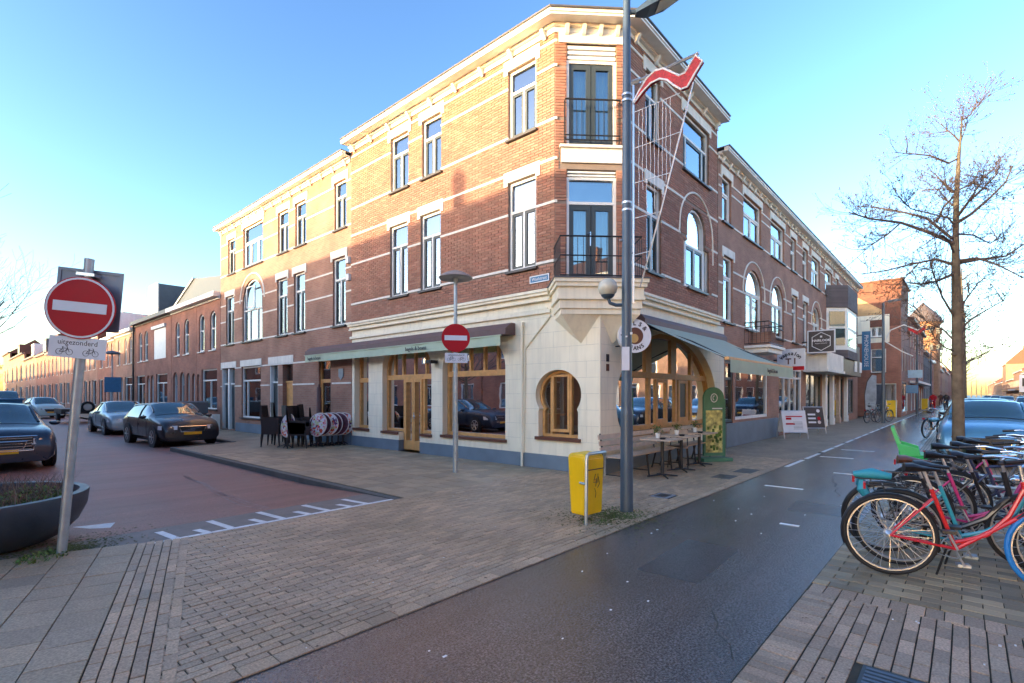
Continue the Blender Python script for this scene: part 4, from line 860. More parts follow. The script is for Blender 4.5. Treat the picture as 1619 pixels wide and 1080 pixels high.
t, Fs = psign(25.4,3.42,4.4,4.13,5.17,'sign_dark','dark square projecting sign with a white hexagon outline and white lettering')
hx = [(-4.65+0.41*math.cos(R(a)), 3.91+0.41*math.sin(R(a))) for a in range(30,390,60)]; hi = [(-4.65+0.38*math.cos(R(a)), 3.91+0.38*math.sin(R(a))) for a in range(30,390,60)]
ring(Fs, hi, hx, 0.0, 0.012).build('hexagon','sign_white',t); text('HAIRLOOK', 0.135, Fs, -4.65, 3.95, 0.012, 'sign_white', t, wt=.004); text('knippen & kleuren', 0.062, Fs, -4.65, 3.83, 0.012, 'sign_white', t)
b = MB(); b.fbox(Fs,-4.69,-4.61,4.08,4.16,0.002,0.014); b.build('dot','sign_white',t)
# ================================================================ beyond: gabled house, dark red terrace, church tower, far row
FG = Frame((45,0),(0,1),(-1,0)); FG2 = Frame((0,3.35),(1,0),(0,-1))
B = thing('gabled_house', 'sunlit orange house with steep tiled roof and cream upper front beyond the shop terrace', 'building', (45,4,0))
hg = [rect(4.35,5.15,5.75,7.0), rect(4.2,5.1,3.2,4.9), rect(3.6,5.2,0.3,2.4)]
plate(FG, [(3.35,0),(9.5,0),(9.5,8.4),(3.35,8.4)], hg, -0.25, 0.0).build('wall','brick_wall_red',B)
plate(FG2, rect(45.02,53,0,6.4), [rect(46.2,47.2,3.3,5),rect(48.5,49.5,3.3,5),rect(46,51.5,0.3,2.6)], -0.27, -0.015).build('wall','brick_wall',B)
b = MB(); b.fbox(FG,3.36,9.4,5.35,7.3,0.003,0.05) if False else None
plate(FG, rect(4.0,9.4,5.35,7.35), [rect(4.35,5.15,5.75,7.0)], 0.003, 0.05).build('cream_front','cream',B)
b = MB(); b.prism([(44.93,4.45,7.36),(44.93,9.5,7.36),(44.93,9.5,9.15),(44.93,6.2,8.95),(44.93,4.45,7.7)],(0.05,0,0)) ; b.build('gable','brick_ochre',B); b = MB(); b.prism([(44.98,3.4,6.5),(44.98,9.5,6.5),(44.98,9.5,9.7),(44.98,3.3,9.75)],(6,0,0)); b.build('tiled_gable','roof_tile',B); b = MB(); b.box(45.3,52.9,9.2,9.45,0,9.6); b.box(52.7,52.9,3.5,9.19,0,6.3); b.build('back_wall','brick_wall',B)
b = MB(); b.prism([(44.9,3.2,9.76),(44.9,9.5,9.71),(44.9,9.5,9.81),(44.9,3.2,9.86)],(6.2,0,0)); b.build('ridge','sill_brown',B); b = MB(); b.prism([(51,3.2,6.4),(51,9.5,6.4),(51,9.5,9.7),(51,5.5,9.7)],(2,0,0)); b.build('roof','roof_tile',B)
window(B, FG, 4.35, 5.15, 5.75, 7.0, 6.5, (0,.5,1), sash='white_paint', detail=1); window(B, FG, 4.2, 5.1, 3.2, 4.9, 4.3, (0,1), detail=1); window(B, FG, 3.6, 5.2, 0.3, 2.4, None, (0,1), detail=0)
for a in (46.2,48.5): window(B, FG2, a, a+1, 3.3, 5, None, detail=0)
window(B, FG2, 46, 51.5, 0.3, 2.6, None, detail=0)
def simplehouse(name, label, F, u0, u1, H, m_, wins, roofm='roof_tile', depth=8, ridge=2.5, cor='white_paint', cat='building', group=None, chim=True, doors=True):
    o = F(u0,0,0); B = thing(name, label, cat, (o.x,o.y,0), group)
    hs = [rect(*q) for q in wins]
    plate(F, rect(u0,u1,0,H), hs, -0.22, 0.0).build('wall', m_, B)
    for q in wins: window(B, F, *q, None, (0,1), detail=0, frame='white_paint', fw=0.07, d=-0.08)
    b = MB(); b.fbox(F, u0-0.02, u1+0.02, H-0.02, H+0.2, 0.0, 0.28); b.build('cornice', cor, B)
    b = MB(); O = F(u0,H+0.18,0.2); pts = [F(u0,H+0.18,0.22),F(u0,H+ridge,-depth/2),F(u0,H+0.1,-depth),F(u0,H-0.05,-depth),F(u0,H-0.05,0.0)]; b.prism(pts, F(u1,0,0)-F(u0,0,0)); rf = b.build('roof', roofm, B)
    if chim: b = MB(); b.fbox(F,(u0+u1)/2-.35,(u0+u1)/2+.35,H+ridge-.6,H+ridge+.8,-depth/2-.3,-depth/2+.3); b.build('chimney','brick_wall_red',rf)
    b = MB(); b.fbox(F,u0,u1,0,H-0.05,-depth,-depth+0.2); b.fbox(F,u0,u0+.15,0,H-.05,-depth+.2,-.23); b.fbox(F,u1-.15,u1,0,H-.05,-depth+.2,-.23); b.build('side_walls', m_, B)
    return B
FR3 = Frame((0,3.4),(1,0),(0,-1))
wr_ = [(54+i*2.55+.4,54+i*2.55+1.9,5.6,7.3) for i in range(7)]+[(54+i*2.55+.4,54+i*2.55+1.9,3.2,4.9) for i in range(7)]+[(54.5+i*3.5,57+i*3.5,0.2,2.3) for i in range(5)]
simplehouse('dark_red_terrace', 'dark red three storey terrace with overhanging eaves beyond the gabled house', FR3, 54, 72.2, 7.9, 'brick_wall_red', wr_, ridge=1.5, cor='sill_brown', chim=False)
b = MB(); b.box(53.2,72.3,2.75,3.4,2.55,2.75) ; b.build('shop_canopy','white_paint',bpy.data.objects['dark_red_terrace'])
for i,(x0,x1,H,m_) in enumerate(((72.5,82,6.3,'brick_wall_grey'),(82.2,92,5.9,'brick_wall_grey'),(92.2,104,6.2,'brick_wall_red'),(104.2,118,6.6,'brick_wall_orange'),(118.3,134,6.0,'brick_wall_red'),(134.3,155,7.2,'brick_wall_orange'),(155.3,185,7.0,'brick_wall'),(185.5,230,8.5,'brick_wall_red'),(231,300,9,'brick_wall_orange'))):
    n = min(4, max(2,int((x1-x0)/3))); st = (x1-x0)/n
    wn = [(x0+j*st+.5,x0+j*st+1.7,3.4,5.0) for j in range(n)]+[(x0+j*st+.4,x0+j*st+2.2,0.3,2.3) for j in range(n)]
    simplehouse('far_row_house', ['grey brick house just past the dark red terrace','second grey brick house past the dark red terrace','low red house in the distant row, third past the dark red terrace','orange house in the distant row, fourth past the dark red terrace','low red house in the distant row near the tree trunk','tall orange house far down the main street left of the tree trunk','dark brick house nearly at the end of the main street','broad red house almost at the vanishing point of the main street','farthest block closing the left side of the main street'][i], FR3, x0, x1, H, m_, wn, group='distant houses along the left of the main street')
# church tower
B = thing('church_tower', 'round sunlit brick tower with conical roof rising behind the dark red terrace', 'tower', (99,4.6,0))
b = MB(); b.lathe((99,4.7,0), [(2.0,0),(2.0,11.9),(2.15,12.1),(2.15,12.4)], 12); b.build('shaft','brick_wall_orange',B)
b = MB(); b.lathe((99,4.7,0), [(2.5,12.4),(1.6,13.8),(0.02,15.6)], 12); b.build('roof','roof_slate',B)
b = MB()
for a in range(0,360,30): x,y = 99+2.02*math.cos(R(a)),4.7+2.02*math.sin(R(a)); b.box(x-.2,x+.2,y-.2,y+.2,10.6,11.6); b.box(x-.18,x+.18,y-.18,y+.18,8.2,9.0)
b.build('louvre_opening','sash_dark',B)
# right side of the main street
FRR = Frame((0,-10.5),(1,0),(0,1))
lab = ['pale sunlit house with orange awnings at the right edge of the photo','sunlit yellow brick house behind the yellow traffic posts','low sunlit shop row across the road','tall sunlit gable across the road far off','distant sunlit house across the road, small beyond the traffic sign','farthest sunlit block across the road']
for i,(x0,x1,H,m_,rg) in enumerate(((150,176,6.5,'brick_wall_orange',4.5),(176.5,205,7.5,'brick_wall_orange',4),(205.5,240,6.0,'brick_wall_orange',3),(241,262,12,'brick_wall_orange',6),(263,320,6,'brick_wall_orange',4),(321,420,7,'brick_wall_orange',4))):
    n = min(7,int((x1-x0)/3.6)); st = (x1-x0)/n
    wn = [(x0+j*st+.6,x0+j*st+2.2,3.6,5.4) for j in range(n)]+[(x0+j*st+.5,x0+j*st+2.7,0.4,2.6) for j in range(n)]
    B_ = simplehouse('sunlit_house', lab[i], FRR, x0, x1, H, m_, wn, ridge=rg, depth=10, group='houses across the main street')
    if i < 3: b = MB(); b.box(x0+.5,x1-.5,-10.5,-9.3,2.7,3.0); b.build('shop_awning','wood' if i != 1 else 'white_paint',B_)
for i,(x0,x1,H,m_) in enumerate(((-30,-12,9,'brick_wall_orange'),(-11.7,4,8.5,'brick_wall'),(4.3,20,8,'brick_wall_orange'),(20.3,38,8.8,'cream'),(38.3,56,8,'brick_wall_orange'),(56.3,75,8.2,'brick_wall_red'),(75.3,98,8,'brick_wall_orange'),(98.3,124,7.4,'cream'),(124.3,149.7,7,'brick_wall_orange'))):
    n = 4; st = (x1-x0)/n
    wn = [(x0+j*st+1,x0+j*st+2.6,6.0,7.2) for j in range(n)]+[(x0+j*st+1,x0+j*st+2.6,3.4,5.0) for j in range(n)]+[(x0+j*st+.5,x0+j*st+3.3,0.5,2.6) for j in range(n)]
    simplehouse('opposite_house', ['brick house','darker brick house','orange brick shop house','cream plastered shop house','second orange brick shop house','red brick house','third orange brick house','low cream house','low orange brick house'][i]+' opposite the cafe, beyond the right frame edge', FRR, x0, x1, H, m_, wn, depth=9, group='houses opposite the cafe')
# ================================================================ row houses of the side street
hs_ = [  # Y0, Y1, eaves, brick, windows up (u0,u1), ground (u0,u1,z0,kind), roof
 (26.02,29.35,6.2,'brick_wall_red',[(26.6,27.4),(28.2,29.0)],[(26.45,28.6,0.9,'w'),(28.95,29.3,0.05,'d')],'zinc'),
 (29.38,33.6,6.2,'brick_wall_red',[(30.55,31.35),(32.1,32.85)],[(29.6,30.05,0.05,'d'),(30.4,30.95,0.05,'d'),(31.3,32.05,0.05,'d'),(32.5,33.3,0.05,'d')],'zinc'),
 (33.65,41.7,6.2,'brick_wall_red',[(38.5,39.4),(39.9,40.8)],[(34.4,36.7,0.9,'w'),(37.2,37.9,0.05,'d'),(38.1,38.8,0.05,'d'),(39.2,41.3,0.9,'w')],'roof_slate'),
 (41.75,47.6,5.9,'brick_wall',[(42.6,43.3),(44.0,44.7),(46,46.7)],[(42.1,44.6,0.8,'w'),(45.2,46,0.05,'d'),(46.4,47.1,0.05,'d')],'roof_tile'),
 (47.65,54,5.8,'brick_wall_red',[(48.3,49),(49.8,50.5),(52,52.8)],[(48.2,49.8,0.7,'w'),(50.6,51.3,0.05,'d'),(52,53.4,0.7,'w')],'roof_tile'),
 (54.05,60.5,5.8,'brick_wall',[(54.8,55.6),(56.8,57.6),(58.8,59.6)],[(54.6,56.2,0.7,'w'),(57,57.8,0.05,'d'),(58.6,60,0.7,'w')],'roof_tile'),
 (60.55,67,6.2,'brick_wall_red',[(61.3,62.2),(63.5,64.4),(65.4,66.2)],[(61.2,62.8,0.7,'w'),(63.4,64.2,0.05,'d'),(65,66.5,0.7,'w')],'roof_slate'),
 (67.05,75,6.2,'brick_wall',[(68,69),(70.6,71.6),(73,74)],[(68,69.8,0.7,'w'),(70.6,71.5,0.05,'d'),(72.6,74.4,0.7,'w')],'zinc'),
 (75.05,84,6.4,'brick_wall_red',[(76,77.2),(79,80.2),(82,83.2)],[(76,78,0.7,'w'),(79,80,0.05,'d'),(81,83,0.7,'w')],'zinc'),
 (84.05,95,6.6,'brick_wall_red',[(85.5,87),(89,90.5),(92.5,94)],[(85,87.5,0.7,'w'),(89,90,0.05,'d'),(91.5,94,0.7,'w')],'roof_tile'),
 (95.05,110,6.8,'brick_wall',[(97,99),(101,103),(106,108)],[(97,99.5,0.7,'w'),(101.5,103,0.05,'d'),(105,108,0.7,'w')],'roof_tile'),
 (110.05,135,8.0,'brick_wall_orange',[(113,116),(120,123),(128,131)],[(113,117,0.7,'w'),(121,123,0.05,'d'),(127,131,0.7,'w')],'roof_tile'),
 (135.1,150,9.5,'brick_wall_orange',[(138,141),(144,147)],[(138,142,0.7,'w'),(144,147,0.7,'w')],'roof_tile')]
hl = ['two storey red brick house right beside the tall terrace, with a wide ground floor window','red brick house with four narrow arched doorways in a row','red brick house with a blank white boarded upper window and a grey dormer above','orange brick house with tiled roof just left of the rainwater pipe','orange brick house with white framed windows behind the farther street lamp','orange brick house partly hidden behind the sign pole','red brick house with dark roof in the middle of the side street row','orange brick house left of the sign pole in the side street row','orange brick house with large dormer far along the side street','red brick house far along the side street','orange brick house near the end of the side street','taller orange house near the end of the side street row','last house of the side street row with a steep roof']
for i,(y0,y1,H,m_,ups,gs,rfm) in enumerate(hs_):
    B = thing('row_house', hl[i], 'house', (8.7,y0,0), 'row houses along the side street'); near = i < 4
    hh = []
    for a,c in ups: hh.append(arch(a,c,3.75,5.3,(c-a)*0.42,8))
    for a,c,z,k in gs: hh.append(arch(a,c,z,2.5,(c-a)*.45,8) if k == 'd' else rect(a,c,z,2.85))
    if i == 2: hh.append(rect(34.7,37.2,3.75,5.55))
    plate(FL, rect(y0,y1,0.0,H), hh, -0.22, -0.003).build('wall', m_, B)
    for a,c in ups: window(B, FL, a, c, 3.75, 5.3+(c-a)*.42, 4.8 if near else None, (0,1), sash=None, arched=(c-a)*.42, detail=1 if i < 7 else 0, sillm='stone_white', top=None, fw=.085)
    for a,c,z,k in gs:
        if k == 'w': window(B, FL, a, c, z, 2.85, 2.3 if near else None, (0,.5,1) if near else (0,1), sash=None, detail=1 if i < 6 else 0, top=None, glass='glass')
        else:
            b = MB(); b.fbox(FL,a+.06,c-.06,0.05,2.1,-0.2,-0.15); dd = b.build('door', rnd.choice(['sash_dark','sill_brown','plinth_blue','white_paint']), B)
            ring(FL, arch(a+.06,c-.06,0.06,2.5,(c-a)*.45-.06,8), arch(a,c,0.0,2.5,(c-a)*.45,8), -0.2,-0.1).build('door_frame','white_paint',B)
            b = MB(); b.fbox(FL,a+.05,c-.05,2.15,2.75,-0.18,-0.17); b.build('pane','glass',dd)
    if i == 2: b = MB(); b.fbox(FL,34.7,37.2,3.75,5.55,-0.06,-0.02); b.build('boarded_window','white_paint',B); b = MB(); b.fbox(FL,34.6,37.4,5.58,5.75,-.05,.1); b.build('lintel','white_paint',B)
    b = MB(); b.fbox(FL,y0,y1,H,H+0.22,0.0,0.3); b.fbox(FL,y0,y1,H-0.1,H,0,0.06); b.build('gutter', 'white_paint' if i in (0,1,3,4,5) else 'zinc', B)
    rg = 2.2 if i < 2 else 2.8
    b = MB()
    if i < 2: b.box(8.75,15,y0,y1,H-0.02,H+0.12)
    else: b.prism([(8.75,y0,H),(8.75,y0,H+0.25),(12.2,y0,H+rg),(15.5,y0,H),],(0,y1-y0,0))
    rf = b.build('roof', rfm, B)
    b = MB(); b.box(15,15.2,y0,y1,0,H); b.box(9.0,15,y1-.12,y1-.01,0,H); b.build('back_wall', m_, B)
    if i in (3,4,6,8,9,10): b = MB(); b.box(11.7,12.5,y0+.3,y0+1.1,H+rg-.8,H+rg+.6); b.build('chimney','brick_wall_orange',rf)
    if i in (4,5,6,7,8,9,10,11): b = MB(); b.box(9.0,11.9,(y0+y1)/2-1.5,(y0+y1)/2+1.5,H+.24,H+2.25); dr = b.build('dormer',('zinc_cladding','white_paint','sill_brown')[i%3],B); b = MB(); b.fbox(Frame((8.99,0),(0,1),(-1,0)),(y0+y1)/2-1.3,(y0+y1)/2+1.3,H+.8,H+1.9,0,.01); b.build('pane','far_glass',dr)
# grey zinc roof addition behind house one and two, and tall dormer of house three
B = thing('zinc_roof_extension', 'grey zinc clad wedge shaped roof extension above the red row houses', 'roof extension', (9.4,26.1,6.2))
b = MB(); b.prism([(9.3,36.8,6.3),(9.3,31.7,8.0),(9.3,26.05,7.35),(9.3,26.05,6.3)], (4.0,0,0)); b.build('volume','zinc_cladding',B)
b = MB(); b.prism([(9.22,36.9,6.32),(9.22,31.75,8.06),(9.22,31.72,7.98),(9.22,36.6,6.32)], (4.15,0,0)); b.build('verge','stone_white',B)
B = thing('box_dormer', 'tall pale box dormer with dark cheek rising above the red row house', 'dormer', (9.3,38.5,6.3))
b = MB(); b.box(9.25,12.5,38.4,40.4,6.3,8.7); b.build('volume','zinc_cladding',B)
b = MB(); b.box(9.18,9.25,38.35,40.45,6.3,8.75); b.build('front','stone_white',B)
b = MB(); b.box(9.15,9.18,38.8,39.3,7.2,8.3); b.box(9.15,9.18,39.5,40.0,7.2,8.3); b.build('pane','far_glass',B)
t = thing('rainwater_pipe', 'black rainwater pipe running down between the red and orange row houses', 'pipe', (8.6,41.7,0)); b = MB(); b.tube((8.6,41.72,0.1),(8.6,41.72,6.2),0.06); b.build('pipe','black_metal',t)
# left side of the side street: mostly beyond the frame, its houses shade the street
FO = Frame((-4.2,0),(0,1),(1,0))
for i,(y0,y1,H,rg_) in enumerate(((5.5,12,6.3,2.3),(12.1,22,6.3,2.35),(22.1,34,6.3,2.3),(34.1,49,6.4,2.45),(49.1,62,5.2,1.7),(62.1,84,5.0,1.5),(84.1,110,5.0,1.5),(110.1,150,5,1.5))):
    n = 3; st = (y1-y0)/n; wn = [(y0+j*st+.7,y0+j*st+1.9,zz,zz+1.5) for j in range(n) for zz in (0.8,3.7)]
    simplehouse('near_side_house', ['corner house','second house','third house','fourth house','fifth house','sixth house','seventh house','last house'][i]+' of the side street row beyond the left frame edge', FO, y0, y1, H, 'brick_wall_red', wn, 'roof_tile', depth=9, ridge=rg_, chim=False, group='houses on the near side of the side street')
simplehouse('near_side_house','wide building along the main street behind the photographer, beyond the left edge', FR, -45, -13.4, 6.3, 'brick_wall', [(-43+j*5,-41+j*5,z_,z_+1.8) for j in range(6) for z_ in (.8,3.9)], 'roof_tile', depth=8, ridge=2.3, chim=False, group='houses on the near side of the side street')
b = MB(); b.box(-8.65,-8.35,16.35,16.65,8.3,8.85); b.lathe((-8.5,16.5,8.8), [(0.14,0),(0.23,0.2),(0.25,0.42),(0.2,0.65),(0.05,0.8)], 12); b.build('chimney','brick_wall_red',bpy.data.objects['near_side_house'])
t = thing('far_grey_building', 'low pale grey building closing the end of the side street at the left edge', 'building', (2,190,0))
b = MB(); b.box(-20,8.5,190,200,0,8); b.build('wall','stone_white',t); b = MB()
for k in range(5): b.box(-18+k*5,-14.5+k*5,189.9,190,1,3); b.box(-18+k*5,-14.5+k*5,189.9,190,4.5,6.5)
b.build('window','far_glass',t)
# ================================================================ STREET FURNITURE
def Mt(x,y,z=0,rz=0): return Matrix.Translation((x,y,z))@Matrix.Rotation(rz,4,'Z')
PX, PY = 6.27, 3.47
t = thing('street_lamp', 'tall dark blue grey lamp post with a globe lamp on a side arm', 'street lamp', (PX,PY,0))
b = MB(); b.tube((PX,PY,0),(PX,PY,1.35),0.088,0.084,20); b.tube((PX,PY,1.35),(PX,PY,8.1),0.074,0.046,20); b.tube((PX,PY,1.33),(PX,PY,1.42),0.086,0.075,20); b.build('pole','pole_dark',t)
cr, sr = math.sin(R(41.67)), -math.cos(R(41.67))          # unit vector pointing right in the street view
def LP(a,z,dpt=0): return (PX+cr*a+dpt*.747, PY+sr*a+dpt*.665, z)
b = MB(); b.tube(LP(0,6.85),LP(0.16,6.86),0.03,n=8); b.build('arm','pole_dark',t)
b = MB(); vs = []
def lan(c, hw, h): return [Vector(LP(c[0],c[1],-hw))+Vector((0,0,-h)), Vector(LP(c[0],c[1],hw))+Vector((0,0,-h)), Vector(LP(c[0],c[1],hw*.7))+Vector((0,0,h)), Vector(LP(c[0],c[1],-hw*.7))+Vector((0,0,h))]
secs = [((0.12,6.85),.05,.03),((0.3,6.93),.13,.06),((0.55,7.07),.16,.085),((0.8,7.2),.12,.05)]
for c,hw,h in secs: vs += lan(c,hw,h)
b.add(vs, [(i*4+k,i*4+(k+1)%4,(i+1)*4+(k+1)%4,(i+1)*4+k) for i in range(3) for k in range(4)]+[(3,2,1,0),(12,13,14,15)]); b.build('lantern','pole_dark',t)
b = MB(); b.hexa([Vector(v)+Vector((0,0,-.02)) for v in (LP(.42,6.93,-.11),LP(.74,7.10,-.08),LP(.74,7.10,.08),LP(.42,6.93,.11))]+[LP(.42,7.0,-.11),LP(.74,7.15,-.08),LP(.74,7.15,.08),LP(.42,7.0,.11)]); b.build('lens','globe',t)
b = MB(); b.path([LP(0,2.83),LP(-.15,2.83),LP(-.23,2.86),LP(-.26,2.94)],0.024,8); b.lathe(LP(-.26,2.92),[(0.05,0),(0.085,0.03),(0.095,0.05)],14); b.build('arm','pole_dark',t)
b = MB(); b.lathe(LP(-.26,3.07),[(0.07,-.115),(0.115,-.07),(0.135,0),(0.115,.07),(0.07,.115),(0.002,.135)],20); b.build('globe','globe',t)
b = MB()
for z in (4.22,4.12,5.70,5.62): b = MB(); b.tube((PX,PY,z),(PX,PY,z+.025),0.068,n=14); b.build('strap','aluminium',t)
b = MB(); b.tube(LP(-.1,3.72),LP(.06,3.74),0.014); b.build('strap','aluminium',t)
b = MB(); b.fbox(Frame((PX,PY),(cr,sr),(-.747,-.665)),-0.085,0.02,1.93,2.25,0.072,0.082); b.build('sticker','sign_white',t)
for z,s_ in ((2.38,.02),(2.42,.03)): b = MB(); b.fbox(Frame((PX,PY),(cr,sr),(-.747,-.665)),-.03 if s_ < .025 else 0.03,-.03+s_ if s_ < .025 else .03+s_,z,z+s_,0.07,0.084); b.build('sticker','sign_white' if s_ < .025 else 'curtain',t)
# festive light ornament on the post, in the plane X = PX towards the road
FO2 = Frame((PX,PY),(0,-1),(-1,0))
t = thing('street_ornament', 'red wavy ribbon light ornament on a white rod frame fixed to the lamp post', 'street decoration', (PX,PY-.1,4))
def xy(px,py):                       # photo pixel -> (u,z) on the plane X = PX
    u_ = (px-809.5)/804; th = R(41.67); C_, S_ = math.cos(th), math.sin(th); rx, ry, rz_ = C_+u_*S_, S_-u_*C_, (624-py)/804; k = PX/rx
    return (PY-ry*k, 1.6+rz_*k)
b = MB(); P_ = lambda px,py,d=0: FO2(*xy(px,py),d)
b.tube(P_(1001,132),P_(1001,480),0.016,n=6); b.tube(P_(998,133),P_(1105,84),0.02,n=6); b.tube(P_(1096,130),P_(1043,340),0.010,n=5); b.tube(P_(1043,340),P_(1012,455),0.010,n=5); b.tube(P_(1000,131),P_(1012,127),0.036,n=6); b.build('frame','aluminium',t)
b = MB()
for (x0,y0,x1,y1) in ((1002,178,1075,147),(1002,235,1077,208),(1002,290,1060,273),(1004,345,1043,335),(1004,403,1028,397)):
    b.tube(P_(x0,y0),P_(x1,y1),0.006,n=4)
for i in range(9):
    x = 1010+i*6.2; ytop = 178-(x-1002)*.42; ybot = min(455, 130+(1094-x)*3.9) if i > 4 else 405+i*0
    q0, q1 = P_(x,ytop), P_(x,min(ybot, 300 if i%2 else 330)); n = 9; b.path([q0.lerp(q1,k/n)+Vector((0,rnd.uniform(-.008,.008),0)) for k in range(n+1)],0.0035,3)
b.build('light_string','sign_white',t)
up = [(1003,162),(1012,145),(1024,126),(1036,114),(1050,110),(1062,115),(1075,121),(1084,117),(1092,104),(1101,89)]
lo = [(1004,164),(1016,148),(1030,133),(1044,126),(1056,128),(1066,136),(1078,143),(1088,139),(1098,121),(1112,98)]
b = MB(); vs = [P_(*p,0.03) for p in up]+[P_(*p,0.03) for p in lo]+[P_(*p,-0.03) for p in up]+[P_(*p,-0.03) for p in lo]; n = len(up)
b.add(vs, [(i,i+1,n+i+1,n+i) for i in range(n-1)]+[(2*n+i,3*n+i,3*n+i+1,2*n+i+1) for i in range(n-1)]+[(i,2*n+i,2*n+i+1,i+1) for i in range(n-1)]+[(n+i,n+i+1,3*n+i+1,3*n+i) for i in range(n-1)]+[(n-1,2*n-1,4*n-1,3*n-1)])
b.build('ribbon','ribbon_red',t); b = MB(); b.path([P_(*p,0.03) for p in up+lo[::-1]],0.012,5,True); b.build('rope_light','sign_white',t)
# yellow litter bin
t = thing('litter_bin', 'yellow street litter bin with scribbled graffiti on a grey bent tube frame', 'litter bin', (5.45,3.6,0))
FB = Frame((5.30,3.49),(0.997,-0.08),(-0.08,-0.997))
b = MB(); prof = [(0.10,-0.02),(0.86,0.0),(0.90,0.04),(0.90,0.30),(0.86,0.33),(0.10,0.28)]
def binsec(u, sh): return [FB(u,z+(0.0),-d) for z,d in ((0.09+sh,0.03+sh),(0.80-sh,0.0+sh),(0.85-sh,0.03+sh),(0.86-sh,0.27-sh),(0.82-sh,0.31-sh),(0.09+sh,0.26-sh))]
us = [(0.0,.03),(0.02,.0),(0.36,0.0),(0.39,.03)]; vs = []
for u,sh in us: vs += binsec(u,sh)
b.add(vs, [(i*6+k,i*6+(k+1)%6,(i+1)*6+(k+1)%6,(i+1)*6+k) for i in range(3) for k in range(6)]+[(5,4,3,2,1,0),tuple(range(18,24))])
me = b.mesh('body','bin_yellow'); bm = bmesh.new(); bm.from_mesh(me); bmesh.ops.bevel(bm, geom=bm.edges[:], offset=0.012, segments=2, affect='EDGES'); bm.to_mesh(me); bm.free(); link('body', me, t)
b = MB(); b.fbox(FB,0.03,0.36,0.655,0.665,-0.004,0.004); b.fbox(FB,0.08,0.31,0.70,0.76,-0.01,0.003) if False else None; b.build('seam','sign_dark',t)
b = MB()
for st in ([(0.19,0.60),(0.16,0.52),(0.22,0.54),(0.20,0.44)],[(0.24,0.6),(0.245,0.50),(0.20,0.52)],[(0.18,0.42),(0.21,0.36),(0.2,0.30)],[(0.15,0.5),(0.26,0.49)],[(0.25,0.56),(0.28,0.47),(0.24,0.42)]): b.path([FB(u,z,0.002-(0.8-z)*0.03*1.2+.004) for u,z in st],0.0035,4)
b.build('graffiti','sign_dark',t)
b = MB(); b.path([FB(-0.03,0,0.02),FB(-0.03,0.80,0.03),FB(-0.02,0.85,0.03),FB(0.02,0.87,0.03),FB(0.34,0.87,0.03),FB(0.39,0.85,0.0),FB(0.40,0.80,-.02),FB(0.40,0.55,-.02)],0.021,8); b.path([FB(-0.03,0.5,0.02),FB(0.0,0.5,-0.1)],0.015,6); b.build('stand','galvanised',t)
# left sign pole (leaning)
t = thing('traffic_sign', 'large round no entry sign on a leaning galvanised pole beside the planter', 'traffic sign', (0.81,6.8,0))
FT = Frame((0.81,6.8),(0.80,-0.60),(-0.60,-0.80)); tl = 0.083
def TP(u,z,d=0): return FT(u+z*tl, z-u*tl, d)
b = MB(); b.tube(TP(0,-.05),TP(0,2.98),0.042,n=16); b.build('pole','galvanised',t)
def disc(c, r, d0, d1, m_, nm, TPf, n=40):
    b = MB(); pts = [TPf(c[0]+r*math.cos(2*math.pi*i/n), c[1]+r*math.sin(2*math.pi*i/n), d0) for i in range(n)]; b.prism(pts, TPf(0,0,d1)-TPf(0,0,d0)); return b.build(nm, m_, t)
disc((0.0,2.47),0.312,0.062,0.072,'sign_red','rim',TP); disc((0.0,2.47),0.302,0.072,0.075,'sign_white','border',TP); disc((0.0,2.47),0.283,0.075,0.078,'sign_red','face',TP)
def qd(u0,u1,z0,z1,d0,d1): b = MB(); b.hexa([TP(u0,z0,d0),TP(u1,z0,d0),TP(u1,z0,d1),TP(u0,z0,d1),TP(u0,z1,d0),TP(u1,z1,d0),TP(u1,z1,d1),TP(u0,z1,d1)]); return b
qd(-0.235,0.235,2.425,2.525,0.078,0.082).build('bar','sign_white',t)
qd(-0.25,0.25,1.965,2.175,0.05,0.06).build('sub_plate','sign_white',t)
class TF:
    u = None
    def __call__(s,u,z,d=0): return TP(u,z,d)
TFi = TF(); text('uitgezonderd', 0.072, TFi, 0.0, 2.118, 0.0605, 'sign_dark', t, sx=.92, ext=.001)
def bikeicon(cu, cz, s_, F_, par, d, sx=1):
    b = MB()
    for k in (-1,1): b.path([F_(cu+sx*k*0.55*s_+0.36*s_*math.cos(a*math.pi/9)*1, cz+0.36*s_*math.sin(a*math.pi/9), d) for a in range(18)], 0.028*s_, 4, True)
    q = lambda x,y: F_(cu+sx*x*s_, cz+y*s_, d)
    for pth in ([(-.55,0),(-.2,.45),(.35,.45),(.55,0)],[(-.2,.45),(0,0),(.35,.45)],[(-.55,0),(0,0)],[(-.28,.6),(-.1,.6)],[(.35,.45),(.3,.68),(.15,.7)],[(-.2,.45),(-.22,.6)]): b.path([q(*p) for p in pth], 0.035*s_, 4)
    b.build('bicycle_symbol','sign_dark',par)
bikeicon(-0.11,2.02,0.08,TFi,t,0.061); bikeicon(0.12,2.02,0.075,TFi,t,0.061)
qd(-0.29,0.28,2.27,2.87,-0.075,-0.065).build('back_plate','sign_back',t)
ring(TFi, rect(-0.27,0.26,2.29,2.85), rect(-0.30,0.29,2.26,2.88), -0.065,-0.055).build('back_plate_rim','sign_back',t)
qd(-0.08,0.08,2.80,2.83,-0.06,0.05).build('clamp','aluminium',t)
